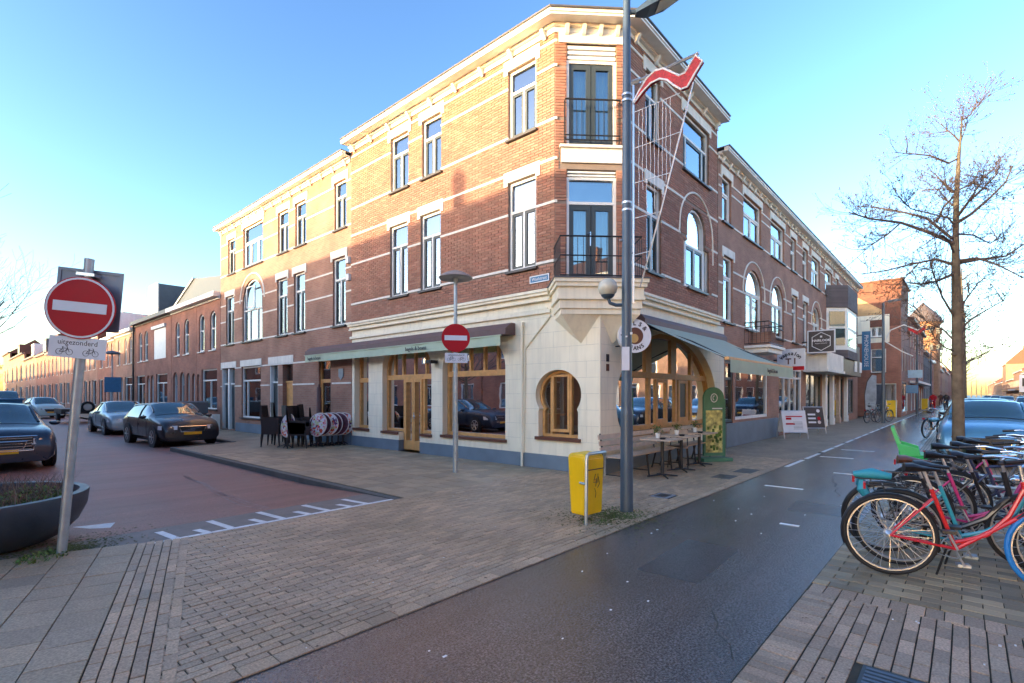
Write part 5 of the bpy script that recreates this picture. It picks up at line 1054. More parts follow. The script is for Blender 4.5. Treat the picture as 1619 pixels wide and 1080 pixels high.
# second pole with mushroom lamp
t = thing('street_lamp', 'short mushroom lamp post with a small round no entry sign in front of the cafe', 'street lamp', (7.04,7.82,0))
b = MB(); b.tube((7.04,7.82,0),(7.04,7.82,1.0),0.055,n=14); b.tube((7.04,7.82,1.0),(7.04,7.82,3.85),0.045,0.035,14); b.tube((7.04,7.82,3.85),(7.04,7.82,4.0),0.035,0.05,12); b.build('pole','galvanised',t)
b = MB(); b.lathe((7.04,7.82,3.98),[(0.06,0.02),(0.10,0.0),(0.33,0.0),(0.35,0.02),(0.30,0.07),(0.18,0.13),(0.05,0.17),(0.002,0.175)],28); b.build('hood','hood_grey',t)
FT2 = Frame((7.04,7.82),(0.80,-0.60),(-0.60,-0.80)); T2 = lambda u,z,d=0: FT2(u,z,d)
disc((0,2.76),0.29,0.05,0.06,'sign_red','face',T2)
b = MB(); b.fbox(FT2,-.23,.23,2.71,2.81,0.06,0.064); b.build('bar','sign_white',t)
b = MB(); b.fbox(FT2,-.22,.24,2.25,2.45,0.05,0.06); b.build('sub_plate','sign_white',t); text('uitgezonderd',0.062,FT2,0.01,2.41,0.0605,'sign_dark',t,ext=.001); bikeicon(-.09,2.32,0.09,FT2,t,0.062); bikeicon(.12,2.32,0.085,FT2,t,0.062)
# far street lamps
def farlamp(x,y,label,kind,h=6.8):
    t = thing('street_lamp',label,'street lamp',(x,y,0),'street lamps farther away'); b = MB()
    if kind == 0:
        b.tube((x,y,0),(x,y,h),0.10,0.06,10); b.build('pole','pole_dark',t); b = MB(); b.tube((x,y,h),(x+.2,y-.9,h+.15),0.03,n=6); b.hexa([(x+.1,y-.2,h-.03),(x+.3,y-.2,h-.03),(x+.3,y-1.0,h+.08),(x+.1,y-1.0,h+.08),(x+.1,y-.2,h+.1),(x+.3,y-.2,h+.1),(x+.3,y-1.0,h+.2),(x+.1,y-1.0,h+.2)]); b.build('lantern','pole_dark',t)
    else:
        b.tube((x,y,0),(x,y,4.1),0.05,0.035,8); b.build('pole','galvanised',t); b = MB(); b.lathe((x,y,4.05),[(0.08,0.0),(0.42,0.0),(0.45,0.03),(0.25,0.16),(0.02,0.22)],18); b.build('hood','zinc',t)
farlamp(35.3,3.42,'dark street lamp on the main street behind the blue banner',0); farlamp(53,2.9,'dark street lamp on the main street in front of the dark red terrace',0); farlamp(72,2.75,'third dark street lamp down the main street, left of the tree',0,6.4)
farlamp(6.9,38.5,'mushroom street lamp in front of the orange row houses in the side street',1); farlamp(-0.9,60,'mushroom street lamp far along the side street left of the sign pole',1)
t = thing('blue_parking_sign','dark blue plate on the side street lamp post','sign',(6.85,38.4,2.4)); b = MB(); b.box(6.5,7.3,38.35,38.4,1.75,2.65); b.build('plate','sign_blue',t)
t = thing('light_arch','thin festive ribbon ornament on the far lamp by the blue banner','street decoration',(35.3,3.3,5)); b = MB()
b.path([(35.3,3.35,4.6),(35.3,3.1,5.2),(35.3,2.5,5.45),(35.3,1.9,5.1),(35.3,1.6,5.35)],0.035,5); b.path([(35.3,3.35,4.6),(35.3,2.6,4.0),(35.3,2.1,3.7)],0.03,5); b.build('rope_light','stone_white',t); b = MB(); b.prism([(35.3,2.3,5.3),(35.3,1.9,5.05),(35.3,1.6,5.3),(35.3,1.55,5.15),(35.3,1.9,4.85),(35.3,2.3,5.15)],(0.05,0,0)); b.build('ribbon','sign_red',t)
# banners and far signs
t = thing('blue_banner','tall narrow blue vertical banner sign with white lettering past the shop terrace','banner',(40.5,4.2,3)); b = MB(); b.box(41.5,41.6,4.72,5.2,3.25,5.87); b.build('panel','sign_blue',t); Fbn = Frame((41.5,0),(0,-1),(-1,0)); text('PHONEHOUSE',0.33,Fbn,-4.96,4.55,0.01,'sign_white',t,rot=-90)
b = MB(); b.box(41.5,41.58,5.2,5.6,5.6,5.66); b.build('bracket','black_metal',t)
t = thing('beach_flag','curved grey promotional flag standing on the pavement before the gabled house','flag',(42.5,4.3,0)); b = MB()
pts = [(5.1,0.35),(5.15,1.6),(5.0,2.5),(4.75,2.95),(4.5,2.9),(4.5,1.2),(4.6,0.35)]; b.prism([(42.5,y,z) for y,z in pts],(0.03,0,0)); b.build('cloth','grey_flag',t); b = MB(); b.path([(42.53,5.13,0),(42.53,5.18,1.6),(42.53,5.02,2.55),(42.53,4.75,3.0)],0.02,6); b.lathe((42.5,4.85,0),[(0.4,0),(0.42,0.12),(0.2,0.2)],12); b.build('mast','black_metal',t)
for (x,y0,y1,z0,z1,m_,l) in ((50,2.4,3.3,2.9,3.5,'curtain_blue','turquoise projecting shop sign beyond the gabled house'),(47,2.5,3.2,1.7,2.3,'sign_blue','small blue sign plate low beside the far lamp post')):
    t = thing('shop_sign',l,'sign',(x,y0,z0)); b = MB(); b.box(x,x+.1,y0,y1,z0,z1); b.build('panel',m_,t); b = MB(); b.tube((x+.05,y1,z0-1.5 if m_=='sign_blue' else z0+.2),(x+.05,y1 if m_=='sign_blue' else 3.4,z0+.2),0.02); b.build('bracket','galvanised',t)
# A boards
def aboard(x, y, rz, w_, h, m_, label, legs=True):
    t = thing('pavement_board', label, 'a-board', (0,0,0), 'advertising boards on the pavement')
    F_ = Frame((0,0),(1,0),(0,-1)); b = MB()
    for s_ in (-1,1):
        b.hexa([(-w_/2,s_*0.25,0.22),(w_/2,s_*0.25,0.22),(w_/2,s_*0.22,0.22),(-w_/2,s_*0.22,0.22),(-w_/2,s_*0.05,h),(w_/2,s_*0.05,h),(w_/2,s_*0.02,h),(-w_/2,s_*0.02,h)])
    b.build('panel', m_, t); b = MB()
    for s_ in (-1,1):
        for q in (-w_/2,w_/2): b.tube((q,s_*0.29,0),(q,s_*0.03,h+.02),0.02,n=6)
        b.tube((-w_/2,s_*.24,.22),(w_/2,s_*.24,.22),0.018,n=6); b.tube((-w_/2,s_*.035,h),(w_/2,s_*.035,h),0.02,n=6)
    b.build('frame','aluminium',t)
    Fq = lambda u,z,d=0: Vector((u,-0.25+0.2*(z-.22)/(h-.22)-0.002-d,z))
    if m_ == 'sign_white':
        b = MB()
        for u0,u1,z0,z1 in ((-.3,.3,.78,.82),(-.3,-.1,.68,.76),(-.32,.0,.5,.56)): b.hexa([Fq(u0,z0),Fq(u1,z0),Fq(u1,z0,.003),Fq(u0,z0,.003),Fq(u0,z1),Fq(u1,z1),Fq(u1,z1,.003),Fq(u0,z1,.003)])
        b.build('print','sign_red',t)
        b = MB()
        for k in range(6): z = .34+k*.05; b.hexa([Fq(-.05,z),Fq(.28,z),Fq(.28,z,.003),Fq(-.05,z,.003),Fq(-.05,z+.015),Fq(.28,z+.015),Fq(.28,z+.015,.003),Fq(-.05,z+.015,.003)])
        b.build('print','sign_back',t)
    else:
        b = MB()
        for k in range(3): z = .42+k*.16; b.hexa([Fq(-.26,z),Fq(.05,z),Fq(.05,z,.003),Fq(-.26,z,.003),Fq(-.26,z+.07),Fq(.05,z+.07),Fq(.05,z+.07,.003),Fq(-.26,z+.07,.003)])
        b.build('print','sign_white',t)
        for k,mm in ((0,'tabletop_white'),(1,'sign_red'),(2,'sign_dark'),(3,'sign_white')):
            b = MB(); b.prism([Fq(.18+.07*math.cos(R(a)), .46+k*.155+.07*math.sin(R(a))) for a in range(0,360,30)],(0,-.004,0)); b.build('print',mm,t)
    t.location = (x,y,0); t.rotation_euler = (0,0,rz); return t
aboard(20.9,4.75,R(-50),0.85,1.0,'sign_white','white framed pavement board with red print, standing by the multi pane shop window')
aboard(24.2,4.75,R(-50),0.8,1.08,'sign_dark','dark pavement board with white blocks and a row of round pictures, farther along')
# green arched cafe board
t = thing('cafe_board','tall green arched cafe sign board with a food picture on a pale green base','sign board',(12.6,4.6,0))
FGb = Frame((12.45,4.55),(0.80,-0.60),(-0.60,-0.80))
b = MB(); po = [(-.27,0.12),(.27,0.12),(.27,1.55)]+ell(0,1.52,0.27,0.26,0,180,12)[0:]+[(-.27,1.55)]; b.prism([FGb(u,z,-.03) for u,z in po], FGb.n*0.06); bo = b.build('frame','board_green',t)
b = MB(); b.fbox(FGb,-.22,.22,.2,1.22,0.032,0.038); b.build('picture','poster',t)
b = MB()
for k in range(26): u, z = rnd.uniform(-.18,.18), rnd.uniform(.25,.85); b.fbox(FGb,u-.03,u+.03,z-.03,z+.04,.038,.041+.0002*k)
b.build('picture_print','leaf',t); b = MB(); b.path([FGb(.085*math.cos(R(a)),1.52+.1*math.sin(R(a)),.034) for a in range(0,360,20)],0.012,5,True); b.path([FGb(.03*math.cos(R(a)),1.52+.05*math.sin(R(a)),.034) for a in range(60,300,30)],0.01,4); b.fbox(FGb,-.05,.22,1.25,1.28,.031,.036); b.build('emblem','sign_white',t)
b = MB(); b.fbox(FGb,-.38,.38,0.0,0.08,-.2,.22); b.fbox(FGb,.272,.30,.1,1.5,-.05,.04); b.build('base','board_green',t)
# benches
def bench(x0, length, label):
    t = thing('bench', label, 'bench', (x0,5.0,0), 'slatted benches along the cafe wall'); 
    for k in range(4): b = MB(); b.box(x0,x0+length,4.66+k*.095,4.745+k*.095,0.43,0.455); b.build('seat_slat','wood_pale',t)
    for k in range(3): b = MB(); z = 0.52+k*.115; y = 5.07+k*.022; b.prism([(x0,y,z),(x0,y+.025,z-.004),(x0,y+.04,z+.085),(x0,y+.015,z+.09)],(length,0,0)); b.build('back_slat','wood_pale',t)
    n = 3 if length > 1.9 else 2
    for i in range(n):
        x = x0+.1+(length-.2)*i/(n-1)
        b = MB(); b.path([(x,4.68,.42),(x,5.08,.42),(x,5.16,.86)],0.018,6); b.path([(x,4.73,.42),(x,4.68,0)],0.02,6); b.path([(x,5.03,.42),(x,5.14,0)],0.02,6); b.path([(x,4.70,.1),(x,5.12,.1)],0.012,5); b.build('leg','black_metal',t)
    return t
bench(8.2,2.3,'long slatted wooden bench against the cafe wall behind the lamp post'); bench(10.7,2.0,'slatted wooden bench farther along the cafe wall, behind the last table')
# tables
def table(x, y, label, w_=0.62):
    t = thing('cafe_table', label, 'table', (x,y,0), 'small tables of the terrace')
    for k in range(5): b = MB(); b.box(x-w_/2+k*w_/5+.003,x-w_/2+(k+1)*w_/5-.003,y-w_/2,y+w_/2,0.72,0.745); b.build('top_slat','wood_pale',t)
    b = MB(); b.box(x-.2,x+.2,y-.02,y+.02,0.70,0.72); b.box(x-.02,x+.02,y-.2,y+.2,0.70,0.72); b.tube((x,y,0.03),(x,y,0.72),0.035,n=10); b.build('column','black_metal',t)
    b = MB()
    for a in range(0,360,90): b.tube((x,y,0.05),(x+.3*math.cos(R(a+45)),y+.3*math.sin(R(a+45)),0.015),0.02,0.014,6)
    b.build('foot','black_metal',t)
def pot(x,y,label):
    t = thing('potted_plant',label,'plant',(x,y,.745),'plant pots on the terrace tables'); b = MB(); b.lathe((x,y,.745),[(0.035,0),(0.05,0.10),(0.045,0.10),(0.04,.08)],12); b.build('pot','white_paint',t); b = MB()
    for k in range(70):
        a = rnd.uniform(0,6.28); r = rnd.uniform(0,.11); z = .85+rnd.uniform(0,.13); c = Vector((x+r*math.cos(a),y+r*math.sin(a),z)); q = Matrix.Rotation(rnd.uniform(0,6),3,'Z')@Matrix.Rotation(rnd.uniform(-1,1),3,'X'); b.add([c+q@Vector(v) for v in ((-.012,0,0),(.012,0,0),(0.004,.05,.01),(-.004,.05,.01))],[(0,1,2,3)])
    b.build('leaves','leaf',t)
for i,(x,y) in enumerate(((9.35,4.4),(10.35,4.45),(11.45,4.5))):
    table(x,y,['small square terrace table nearest to the lamp post','middle square terrace table','farthest square terrace table, next to the green board'][i]); pot(x+.05,y+.12,['green pot plant on the nearest terrace table','green pot plant on the middle terrace table','green pot plant on the farthest terrace table'][i])
    t = thing('ashtray',['black ashtray on the nearest terrace table','black ashtray on the middle terrace table','black ashtray on the farthest terrace table'][i],'ashtray',(x-.2,y-.1,.745)); b = MB(); b.lathe((x-.2,y-.1,.745),[(0.05,0),(0.06,.035),(0.045,.03),(.04,.01)],12); b.build('bowl','black_plastic',t)
def chair(name, label, loc, rz, m_='black_metal', group='chairs of the terrace'):
    t = thing(name, label, 'chair', (0,0,0), group)
    b = MB(); b.box(-.2,.2,-.2,.2,.43,.455); b.build('seat','wood_pale',t)
    b = MB(); b.box(-.19,.19,.19,.21,.66,.80); b.build('backrest','wood_pale',t)
    for sx in (-1,1):
        b = MB(); b.tube((sx*.18,-.18,.43),(sx*.21,-.21,0),0.012,n=6); b.build('leg',m_,t); b = MB(); b.path([(sx*.18,.22,.82),(sx*.18,.18,.43),(sx*.21,.23,0)],0.012,6); b.build('leg',m_,t)
    t.location = loc; t.rotation_euler = (0,0,rz)
chair('cafe_chair','folding chair with wooden seat beside the farthest terrace table',(10.9,4.75,0),R(-70))
# stacked rattan chairs and folded round tables
def rattan(label, x, y, rz, h, n):
    t = thing('stacked_chair', label % 'lowest', 'chair', (0,0,0), 'black rattan chairs stacked by the wall')
    b = MB(); b.box(-.27,.27,-.25,.25,.38,.44); b.build('seat','rattan',t)
    b = MB(); b.prism([(-.27,.25,.42),(-.27,.31,h),(-.27,.27,h),(-.27,.2,.42)],(.54,0,0)); b.build('backrest','rattan',t)
    for sx in (-1,1):
        b = MB(); b.prism([(sx*.27,-.25,.62),(sx*.27,.27,.66),(sx*.27,.27,.42),(sx*.27,-.2,.42)],(-sx*.04,0,0)); b.build('armrest','rattan',t)
        for sy in (-1,1): b = MB(); b.tube((sx*.25,sy*.22,.40),(sx*.28,sy*.27,0),0.02,n=6); b.build('leg','black_plastic',t)
    t.location = (x,y,0); t.rotation_euler = (0,0,rz); 
    for k in range(1,n): 
        dup(t,(x-.0,y,k*.062),rz,label % (['second','third','fourth'][k-1] if k < n-1 else 'topmost'))
    return t
for (x,y,rz_,h_,n_,l_) in ((6.9,16.1,48,1.02,5,'at the left end'),(7.2,15.0,50,1.02,4,'right of the single round table'),(7.75,15.45,50,1.05,5,'in the middle of the row'),(7.9,16.9,80,1.05,4,'against the wall behind the others'),(8.1,15.5,62,1.0,4,'just behind the fan of round tables'),(7.35,16.5,75,1.1,5,'behind the leftmost stack'),(7.5,15.6,30,1.0,5,'between the two printed table tops')): rattan('%s black rattan chair of the stack '+l_,x,y,R(rz_),h_,n_)
t = thing('rolled_parasol','dark folded parasol pole standing behind the stacked chairs','parasol',(8.45,16.2,0)); b = MB(); b.tube((8.45,16.2,0),(8.45,16.2,1.85),0.10,0.07,10); b.tube((8.45,16.2,1.85),(8.45,16.2,1.95),0.03,n=8); b.build('cover','awning_brown',t)
def fold(x,y,label,rz,top='table_print'):
    t = thing('folded_bistro_table',label,'table',(0,0,0),'folded round bistro tables with colourful printed tops')
    b = MB(); b.lathe((0,0,0.68),[(0.02,0.0),(0.34,0.0),(0.35,0.012),(0.34,0.025),(0.02,0.025)],28,axis='Y'); b.build('table_top',top,t)
    b = MB(); b.path([(0.35*math.cos(R(a)),0.012,0.68+0.35*math.sin(R(a))) for a in range(0,360,12)],0.016,5,True); b.build('edge_band','tabletop_white',t)
    b = MB(); b.tube((0,0.05,0.1),(0,0.05,0.7),0.025,n=8); b.build('column','black_plastic',t)
    b = MB()
    for a in range(0,360,90): b.tube((0,.05,.12),(.24*math.cos(R(a+45)),.05+.24*math.sin(R(a+45)),.01),.018,.014,6)
    b.build('foot','black_plastic',t); t.location = (x,y,0); t.rotation_euler = (R(-4-(len(label)*7)%9),0,rz)
fold(6.85,15.25,'single folded bistro table between the dark chair stacks',R(-84))
for i in range(6): fold(7.60+i*.175,14.84-i*.02+(.04 if i%2 else 0),['first and leftmost folded bistro table, its printed top fully visible','second folded bistro table in the leaning row','third folded bistro table in the leaning row','fourth folded bistro table in the leaning row','fifth folded bistro table in the leaning row','last folded bistro table, next to the cream wall'][i],R(-62+(i*37)%19-9),'table_print' if i in (0,2,5) else 'table_dark')
# bins / boxes by the row house
t = thing('rubbish_container','dark brown rubbish container with grey lid standing behind the parked black hatchback','container',(7.6,26.5,0)); b = MB(); b.box(7.2,8.1,25.9,26.7,0,0.75); b.build('body','sill_brown',t); b = MB(); b.prism([(7.15,25.85,.75),(7.15,25.95,1.25),(7.15,26.6,1.3),(7.15,26.75,.75)],(1.0,0,0)); b.build('lid','zinc_cladding',t)
t = thing('white_bollard','short white stone block beside the first row house door','bollard',(8.3,26.2,0)); b = MB(); b.box(8.15,8.45,25.3,25.6,0,.7); b.build('block','stone_white',t)
t = thing('blue_container','dark blue rubbish container standing between the parked cars far down the side street','container',(3.4,37.9,0)); b = MB(); b.hexa([(2.15,40,0.05),(3.0,40,0.05),(3.0,40.9,0.05),(2.15,40.9,0.05),(2.05,39.9,1.3),(3.1,39.9,1.3),(3.1,41,1.3),(2.05,41,1.3)]); b.build('body','sign_blue',t); b = MB(); b.box(2.0,3.15,39.8,41.05,1.3,1.4); b.build('lid','sign_blue',t)
# planter with plants
t = thing('planter','large round dark grey concrete planter bowl at the left edge','planter',(.13,7.92,0)); PLX, PLY = .13, 7.92
b = MB(); b.lathe((PLX,PLY,0),[(0.74,0.0),(0.86,0.06),(0.97,0.18),(1.04,0.34),(1.06,0.49),(1.055,0.51),(0.97,0.51),(0.95,0.48),(0.92,0.40)],72); b.build('bowl','planter',t)
b = MB(); b.lathe((PLX,PLY,0.36),[(0.93,0.0),(0.5,0.03),(0.002,0.04)],24); b.build('soil','soil',t)
b = MB()
for k in range(1500):
    a = rnd.uniform(0,6.28); r = 0.86*math.sqrt(rnd.random()); x,y = PLX+r*math.cos(a),PLY+r*math.sin(a)
    h = rnd.uniform(.08,.36); dx,dy = rnd.uniform(-.2,.2),rnd.uniform(-.2,.2); p = [Vector((x,y,.38)),Vector((x+dx*.4,y+dy*.4,.38+h*.6)),Vector((x+dx,y+dy,.38+h))]
    wv = Vector((rnd.uniform(-.004,.004),rnd.uniform(-.004,.004),0)); b.add([p[0]-wv,p[0]+wv,p[1]+wv,p[1]-wv,p[2]],[(0,1,2,3),(3,2,4)])
g = b.build('dry_stalks','stalk',None,kind='stuff',label='dry brown stalks and seed heads growing in the dark planter bowl')
def leaves(name, label, c, rad, n, sz, m_, zr=(0,.3), kind='stuff'):
    b = MB()
    for k in range(n):
        a = rnd.uniform(0,6.28); r = rad*math.sqrt(rnd.random()); z = rnd.uniform(*zr)*(1-.5*r/rad); cc = Vector((c[0]+r*math.cos(a),c[1]+r*math.sin(a),c[2]+z)); q = Matrix.Rotation(rnd.uniform(0,6.28),3,'Z')@Matrix.Rotation(rnd.uniform(-1.2,1.2),3,'X'); s_ = sz*rnd.uniform(.6,1.3)
        b.add([cc+q@Vector(v)*s_ for v in ((-.3,0,0),(0,-.5,.1),(.3,0,0),(.12,.6,.05),(-.12,.6,.05))],[(0,1,2,3,4)])
    return link(name, b.mesh(name, m_, False), None, label, kind)
leaves('green_plants','green leafy plants in the dark planter bowl',(.68,7.62,.38),.34,900,.035,'leaf',(0,.26)); leaves('green_plants','low green leaves along the rim of the planter bowl',(.35,7.5,.38),.42,500,.03,'leaf',(0,.10))
leaves('weeds','small green weeds at the foot of the leaning sign pole',(0.66,6.72,0),.2,160,.035,'leaf',(0,.06))
def moss(label, c, rad, n):
    b = MB()
    for k in range(n):
        a = rnd.uniform(0,6.28); r = rad*abs(rnd.gauss(0,.5)); s_ = rnd.uniform(.006,.02); x,y = c[0]+r*math.cos(a),c[1]+r*math.sin(a); z = rnd.uniform(.002,.006); b.add([(x-s_,y,.0),(x,y-s_,.0),(x+s_,y,.0),(x,y+s_,.0),(x,y,z)],[(0,1,4),(1,2,4),(2,3,4),(3,0,4)])
    link('moss_patch', b.mesh('moss_patch','moss',False), None, label, 'stuff')
moss('moss around the sign pole foot and planter',(0.85,6.95),.7,1400); moss('moss around the foot of the litter bin and lamp post',(5.85,3.5),.75,2600)
leaves('weeds','green weeds at the foot of the tall lamp post and bin',(6.1,3.45,0),.34,240,.024,'leaf',(0,.035)); leaves('weeds','green weeds under the yellow litter bin',(5.5,3.55,0),.22,110,.024,'leaf',(0,.03))

b = MB()
for k in range(260):
    z0 = rnd.random()
    if z0 < .35: x,y = rnd.uniform(1.5,12), 3.02+abs(rnd.gauss(0,.10)); zz = 0.004
    elif z0 < .6: x,y = rnd.uniform(3,11), .95-abs(rnd.gauss(0,.25)); zz = 0.004
    elif z0 < .8: x,y = 4.5-abs(rnd.gauss(0,.12)), rnd.uniform(9.5,17.5); zz = -.096
    else: x,y = 8.6-abs(rnd.gauss(0,.15)), rnd.uniform(6,14); zz = .005
    s_ = rnd.uniform(.008,.022); a = rnd.uniform(0,6.28); c,d = math.cos(a)*s_,math.sin(a)*s_
    b.add([(x+c,y+d,zz),(x-d*.5,y+c*.5,zz+s_*.3),(x-c,y-d,zz),(x+d*.5,y-c*.5,zz+.001)],[(0,1,2,3)])
link('fallen_leaves', b.mesh('fallen_leaves','stalk',False), None, 'small brown fallen leaves and scraps along kerbs and walls', 'stuff')
# ================================================================ CARS
def catmull(pts, n):
    out = []; m = len(pts)
    for i in range(n):
        t = i/(n-1)*(m-1); k = min(int(t), m-2); f = t-k; p0,p1,p2,p3 = pts[max(k-1,0)],pts[k],pts[k+1],pts[min(k+2,m-1)]
        out.append([0.5*(2*b_+(c-a)*f+(2*a-5*b_+4*c-d)*f*f+(3*b_-a-3*c+d)*f**3) for a,b_,c,d in zip(p0,p1,p2,p3)])
    return out
def car(label, pm, style, loc, rz, L=4.4, Wd=1.78, H=1.45, plate=True, detail=1, group=None, lights='lamp_lens'):
    t = thing('parked_car', label, 'car', (0,0,0), group)
    hw = Wd/2
    # x(front=+), hood/top z, belt z, half width factor, greenhouse half width factor
    if style == 'hatch': prof = [(-.5,.62,.60,.86,.72),(-.492,.86,.80,.92,.76),(-.47,1.0,.90,.95,.76),(-.40,1.30,.93,.97,.71),(-.30,1.41,.94,.99,.72),(-.05,1.45,.93,1.0,.73),(.08,1.40,.92,1.0,.73),(.235,1.03,.92,1.0,.82),(.30,.98,.90,1.0,.84),(.39,.92,.85,.985,.83),(.455,.83,.77,.955,.80),(.488,.68,.64,.91,.78),(.50,.50,.48,.87,.74)]
    else: prof = [(-.5,.72,.70,.82,.72),(-.485,.96,.88,.90,.76),(-.38,1.0,.92,.95,.78),(-.33,1.04,.93,.97,.76),(-.20,1.36,.93,.98,.70),(-.05,1.45,.93,1.0,.71),(.06,1.40,.92,1.0,.71),(.20,1.02,.91,1.0,.80),(.26,.98,.90,1.0,.84),(.38,.93,.86,.985,.84),(.455,.86,.79,.96,.81),(.488,.72,.67,.92,.78),(.50,.52,.50,.88,.74)]
    st = catmull(prof, 34); rows = []
    for x,zt,zb,wf,gf in st:
        zt *= H/1.45; zb *= H/1.45; zt = max(zt, zb+.012); w_ = hw*wf; g_ = hw*gf; lowz = .22
        rows.append([(x*L,0,lowz),(x*L,w_*.86,lowz),(x*L,w_*.98,lowz+.10),(x*L,w_,(lowz+zb)*.5),(x*L,w_*.99,zb-.10),(x*L,w_*.955,zb),(x*L,w_*.955+(g_-w_*.955)*(.5 if zt-zb<.15 else .42),zb+(zt-zb)*.45),(x*L,g_*.97,zt-.06*(min(1,(zt-zb)/.3))),(x*L,g_*.80,zt-.012),(x*L,g_*.4,zt+.012),(x*L,0,zt+.018)])
    K_ = len(rows[0]); body = MB(); glass = {}
    vs = [p for r in rows for p in r]+[(p[0],-p[1],p[2]) for r in rows for p in r]; n0 = len(rows)*K_; fs = []; gl = []
    for i in range(len(rows)-1):
        xm = (st[i][0]+st[i+1][0])/2; gh = ((st[i][1]-st[i][2])+(st[i+1][1]-st[i+1][2]))/2
        for k in range(K_-1):
            f = (i*K_+k,(i+1)*K_+k,(i+1)*K_+k+1,i*K_+k+1); f2 = tuple(n0+q for q in f[::-1])
            side = k in (5,6) and gh > .20 and (-.36 if style == 'hatch' else -.27) < xm < .16 and abs(xm+.06) > .012
            slope = (st[i+1][1]-st[i][1])/((st[i+1][0]-st[i][0])*L)
            ws = k in (7,8,9) and abs(slope) > .30 and gh > .10 and (xm > 0.05 or xm < -.1) and st[i][1] > .9
            (gl if (side or ws) else fs).append(f); (gl if (side or ws) else fs).append(f2)
    fs += [tuple(range(K_-1,-1,-1)),tuple(range(n0,n0+K_)),tuple((len(rows)-1)*K_+k for k in range(K_)),tuple(n0+(len(rows)-1)*K_+k for k in range(K_-1,-1,-1))]
    body.add(vs, fs, True); me = body.mesh('body', pm)
    bm = bmesh.new(); bm.from_mesh(me); bmesh.ops.remove_doubles(bm, verts=bm.verts, dist=.001); bm.to_mesh(me); bm.free(); link('body', me, t)
    gb = MB(); gb.add(vs, gl, True); me = gb.mesh('window_glass','car_glass'); bm = bmesh.new(); bm.from_mesh(me); bmesh.ops.delete(bm, geom=[v for v in bm.verts if not v.link_faces], context='VERTS'); bmesh.ops.remove_doubles(bm, verts=bm.verts, dist=.001); bm.to_mesh(me); bm.free(); link('window_glass', me, t)
    # pillars, window seals, shut lines
    def pt(i, k, sgn, off=0.0): p = rows[i][k]; return (p[0], sgn*(p[1]+off), p[2])
    gi = [i for i in range(len(rows)) if (-.37 if style == 'hatch' else -.28) < st[i][0] < .20]
    b = MB(); c_ = MB(); s2 = MB()
    for sg in (-1,1):
        b.path([pt(i,7,sg,.004) for i in gi], .030, 6); b.path([pt(i,5,sg,.004) for i in gi if st[i][0] < .17], .014, 5)
        c_.path([pt(i,5,sg,.012) for i in gi if st[i][0] < .17], .007, 4)
        for xd in ((-.03,) if detail < 2 else (-.03,)):
            for xq in (-.30 if style == 'hatch' else -.19, -.03, .19):
                i = min(range(len(rows)), key=lambda q: abs(st[q][0]-xq)); s2.path([pt(i,k,sg,.003) for k in (2,3,4,5)], .006, 4)
        i = min(range(len(rows)), key=lambda q: abs(st[q][0]+.05)); s2.path([pt(i,k,sg,.006) for k in (5,6,7)], .022, 5)
        i = min(range(len(rows)), key=lambda q: abs(st[q][0]-.24)); s2.path([pt(i,k,sg,.0) for k in (7,8,9,10)], .012, 4)
        s2.path([pt(i,3,sg,.004) for i in range(6,28)], .004, 4)
    b.build('pillar', pm, t); c_.build('window_trim','chrome' if style != 'hatch' else 'black_plastic',t); s2.build('shut_line','black_plastic',t)
    wr_ = .325; wx = (L*.315, -L*.295)
    for x in wx:
        for s_ in (-1,1):
            b = MB(); b.lathe((x,s_*(hw*.985),wr_+.01),[(wr_+.05,-.04),(wr_+.05,.008)],28,axis='Y'); b.build('wheel_arch','black_plastic',t)
            b = MB(); b.lathe((x,s_*(hw-.10),wr_),[(0.21,-.0),(wr_-.02,-.10),(wr_,-.08),(wr_,.11),(wr_-.02,.125),(.22,.125)],26,axis='Y'); w_ = b.build('wheel','tyre',t)
            b = MB(); y = s_*(hw+.015); b.path([(x+.205*math.cos(a*.314),y,wr_+.205*math.sin(a*.314)) for a in range(20)],.018,5,True)
            for a in range(0,360,60): b.tube((x,y,wr_),(x+.2*math.cos(R(a)),y,wr_+.2*math.sin(R(a))),0.026,n=5,caps=False)
            b.build('rim','rim',w_)
    hf = H/1.45
    for s_ in (-1,1):
        b = MB(); za,zb = .585*hf,.715*hf; A = [(L*.425,hw*1.0),(L*.468,hw*.955),(L*.503,hw*.50)]; I = [(L*.42,hw*.93),(L*.455,hw*.85),(L*.48,hw*.50)]; [b.hexa([(A[k][0],s_*A[k][1],za),(A[k+1][0],s_*A[k+1][1],za),(I[k+1][0],s_*I[k+1][1],za),(I[k][0],s_*I[k][1],za),(A[k][0]-.03,s_*(A[k][1]-.02),zb),(A[k+1][0]-.045,s_*(A[k+1][1]-.02),zb),(I[k+1][0]-.04,s_*I[k+1][1],zb),(I[k][0]-.03,s_*I[k][1],zb)]) for k in (0,1)]; b.build('headlight',lights,t)
        b = MB(); b.lathe((L*.490,s_*hw*.66,.65*hf),[(.002,.006),(.05,.0),(.055,-.02)],12,axis='X'); b.lathe((L*.474,s_*hw*.86,.65*hf),[(.002,.006),(.045,.0),(.05,-.02)],12,axis='X'); b.build('lamp_insert','chrome',t)
        b = MB(); b.lathe((0,0,0),[(.002,.05),(.075,.04),(.09,0),(.05,-.05),(.002,-.06)],12,sx=.9,sy=1.3); b.xf(Mt(L*.17,s_*(hw+.10),.98*hf)); b.build('mirror',pm,t)
        b = MB(); b.box(-L*.487,-L*.46,s_*hw*.55 if s_>0 else -hw*.86,s_*hw*.86 if s_>0 else -hw*.55,.66,.82); b.build('rear_light','sign_red',t)
    b = MB(); b.prism([(L*.46,-.40,.67),(L*.46,.40,.67),(L*.46,.33,.50),(L*.46,-.33,.50)],(L*.043,0,0)); g = b.build('grille','black_plastic',t)
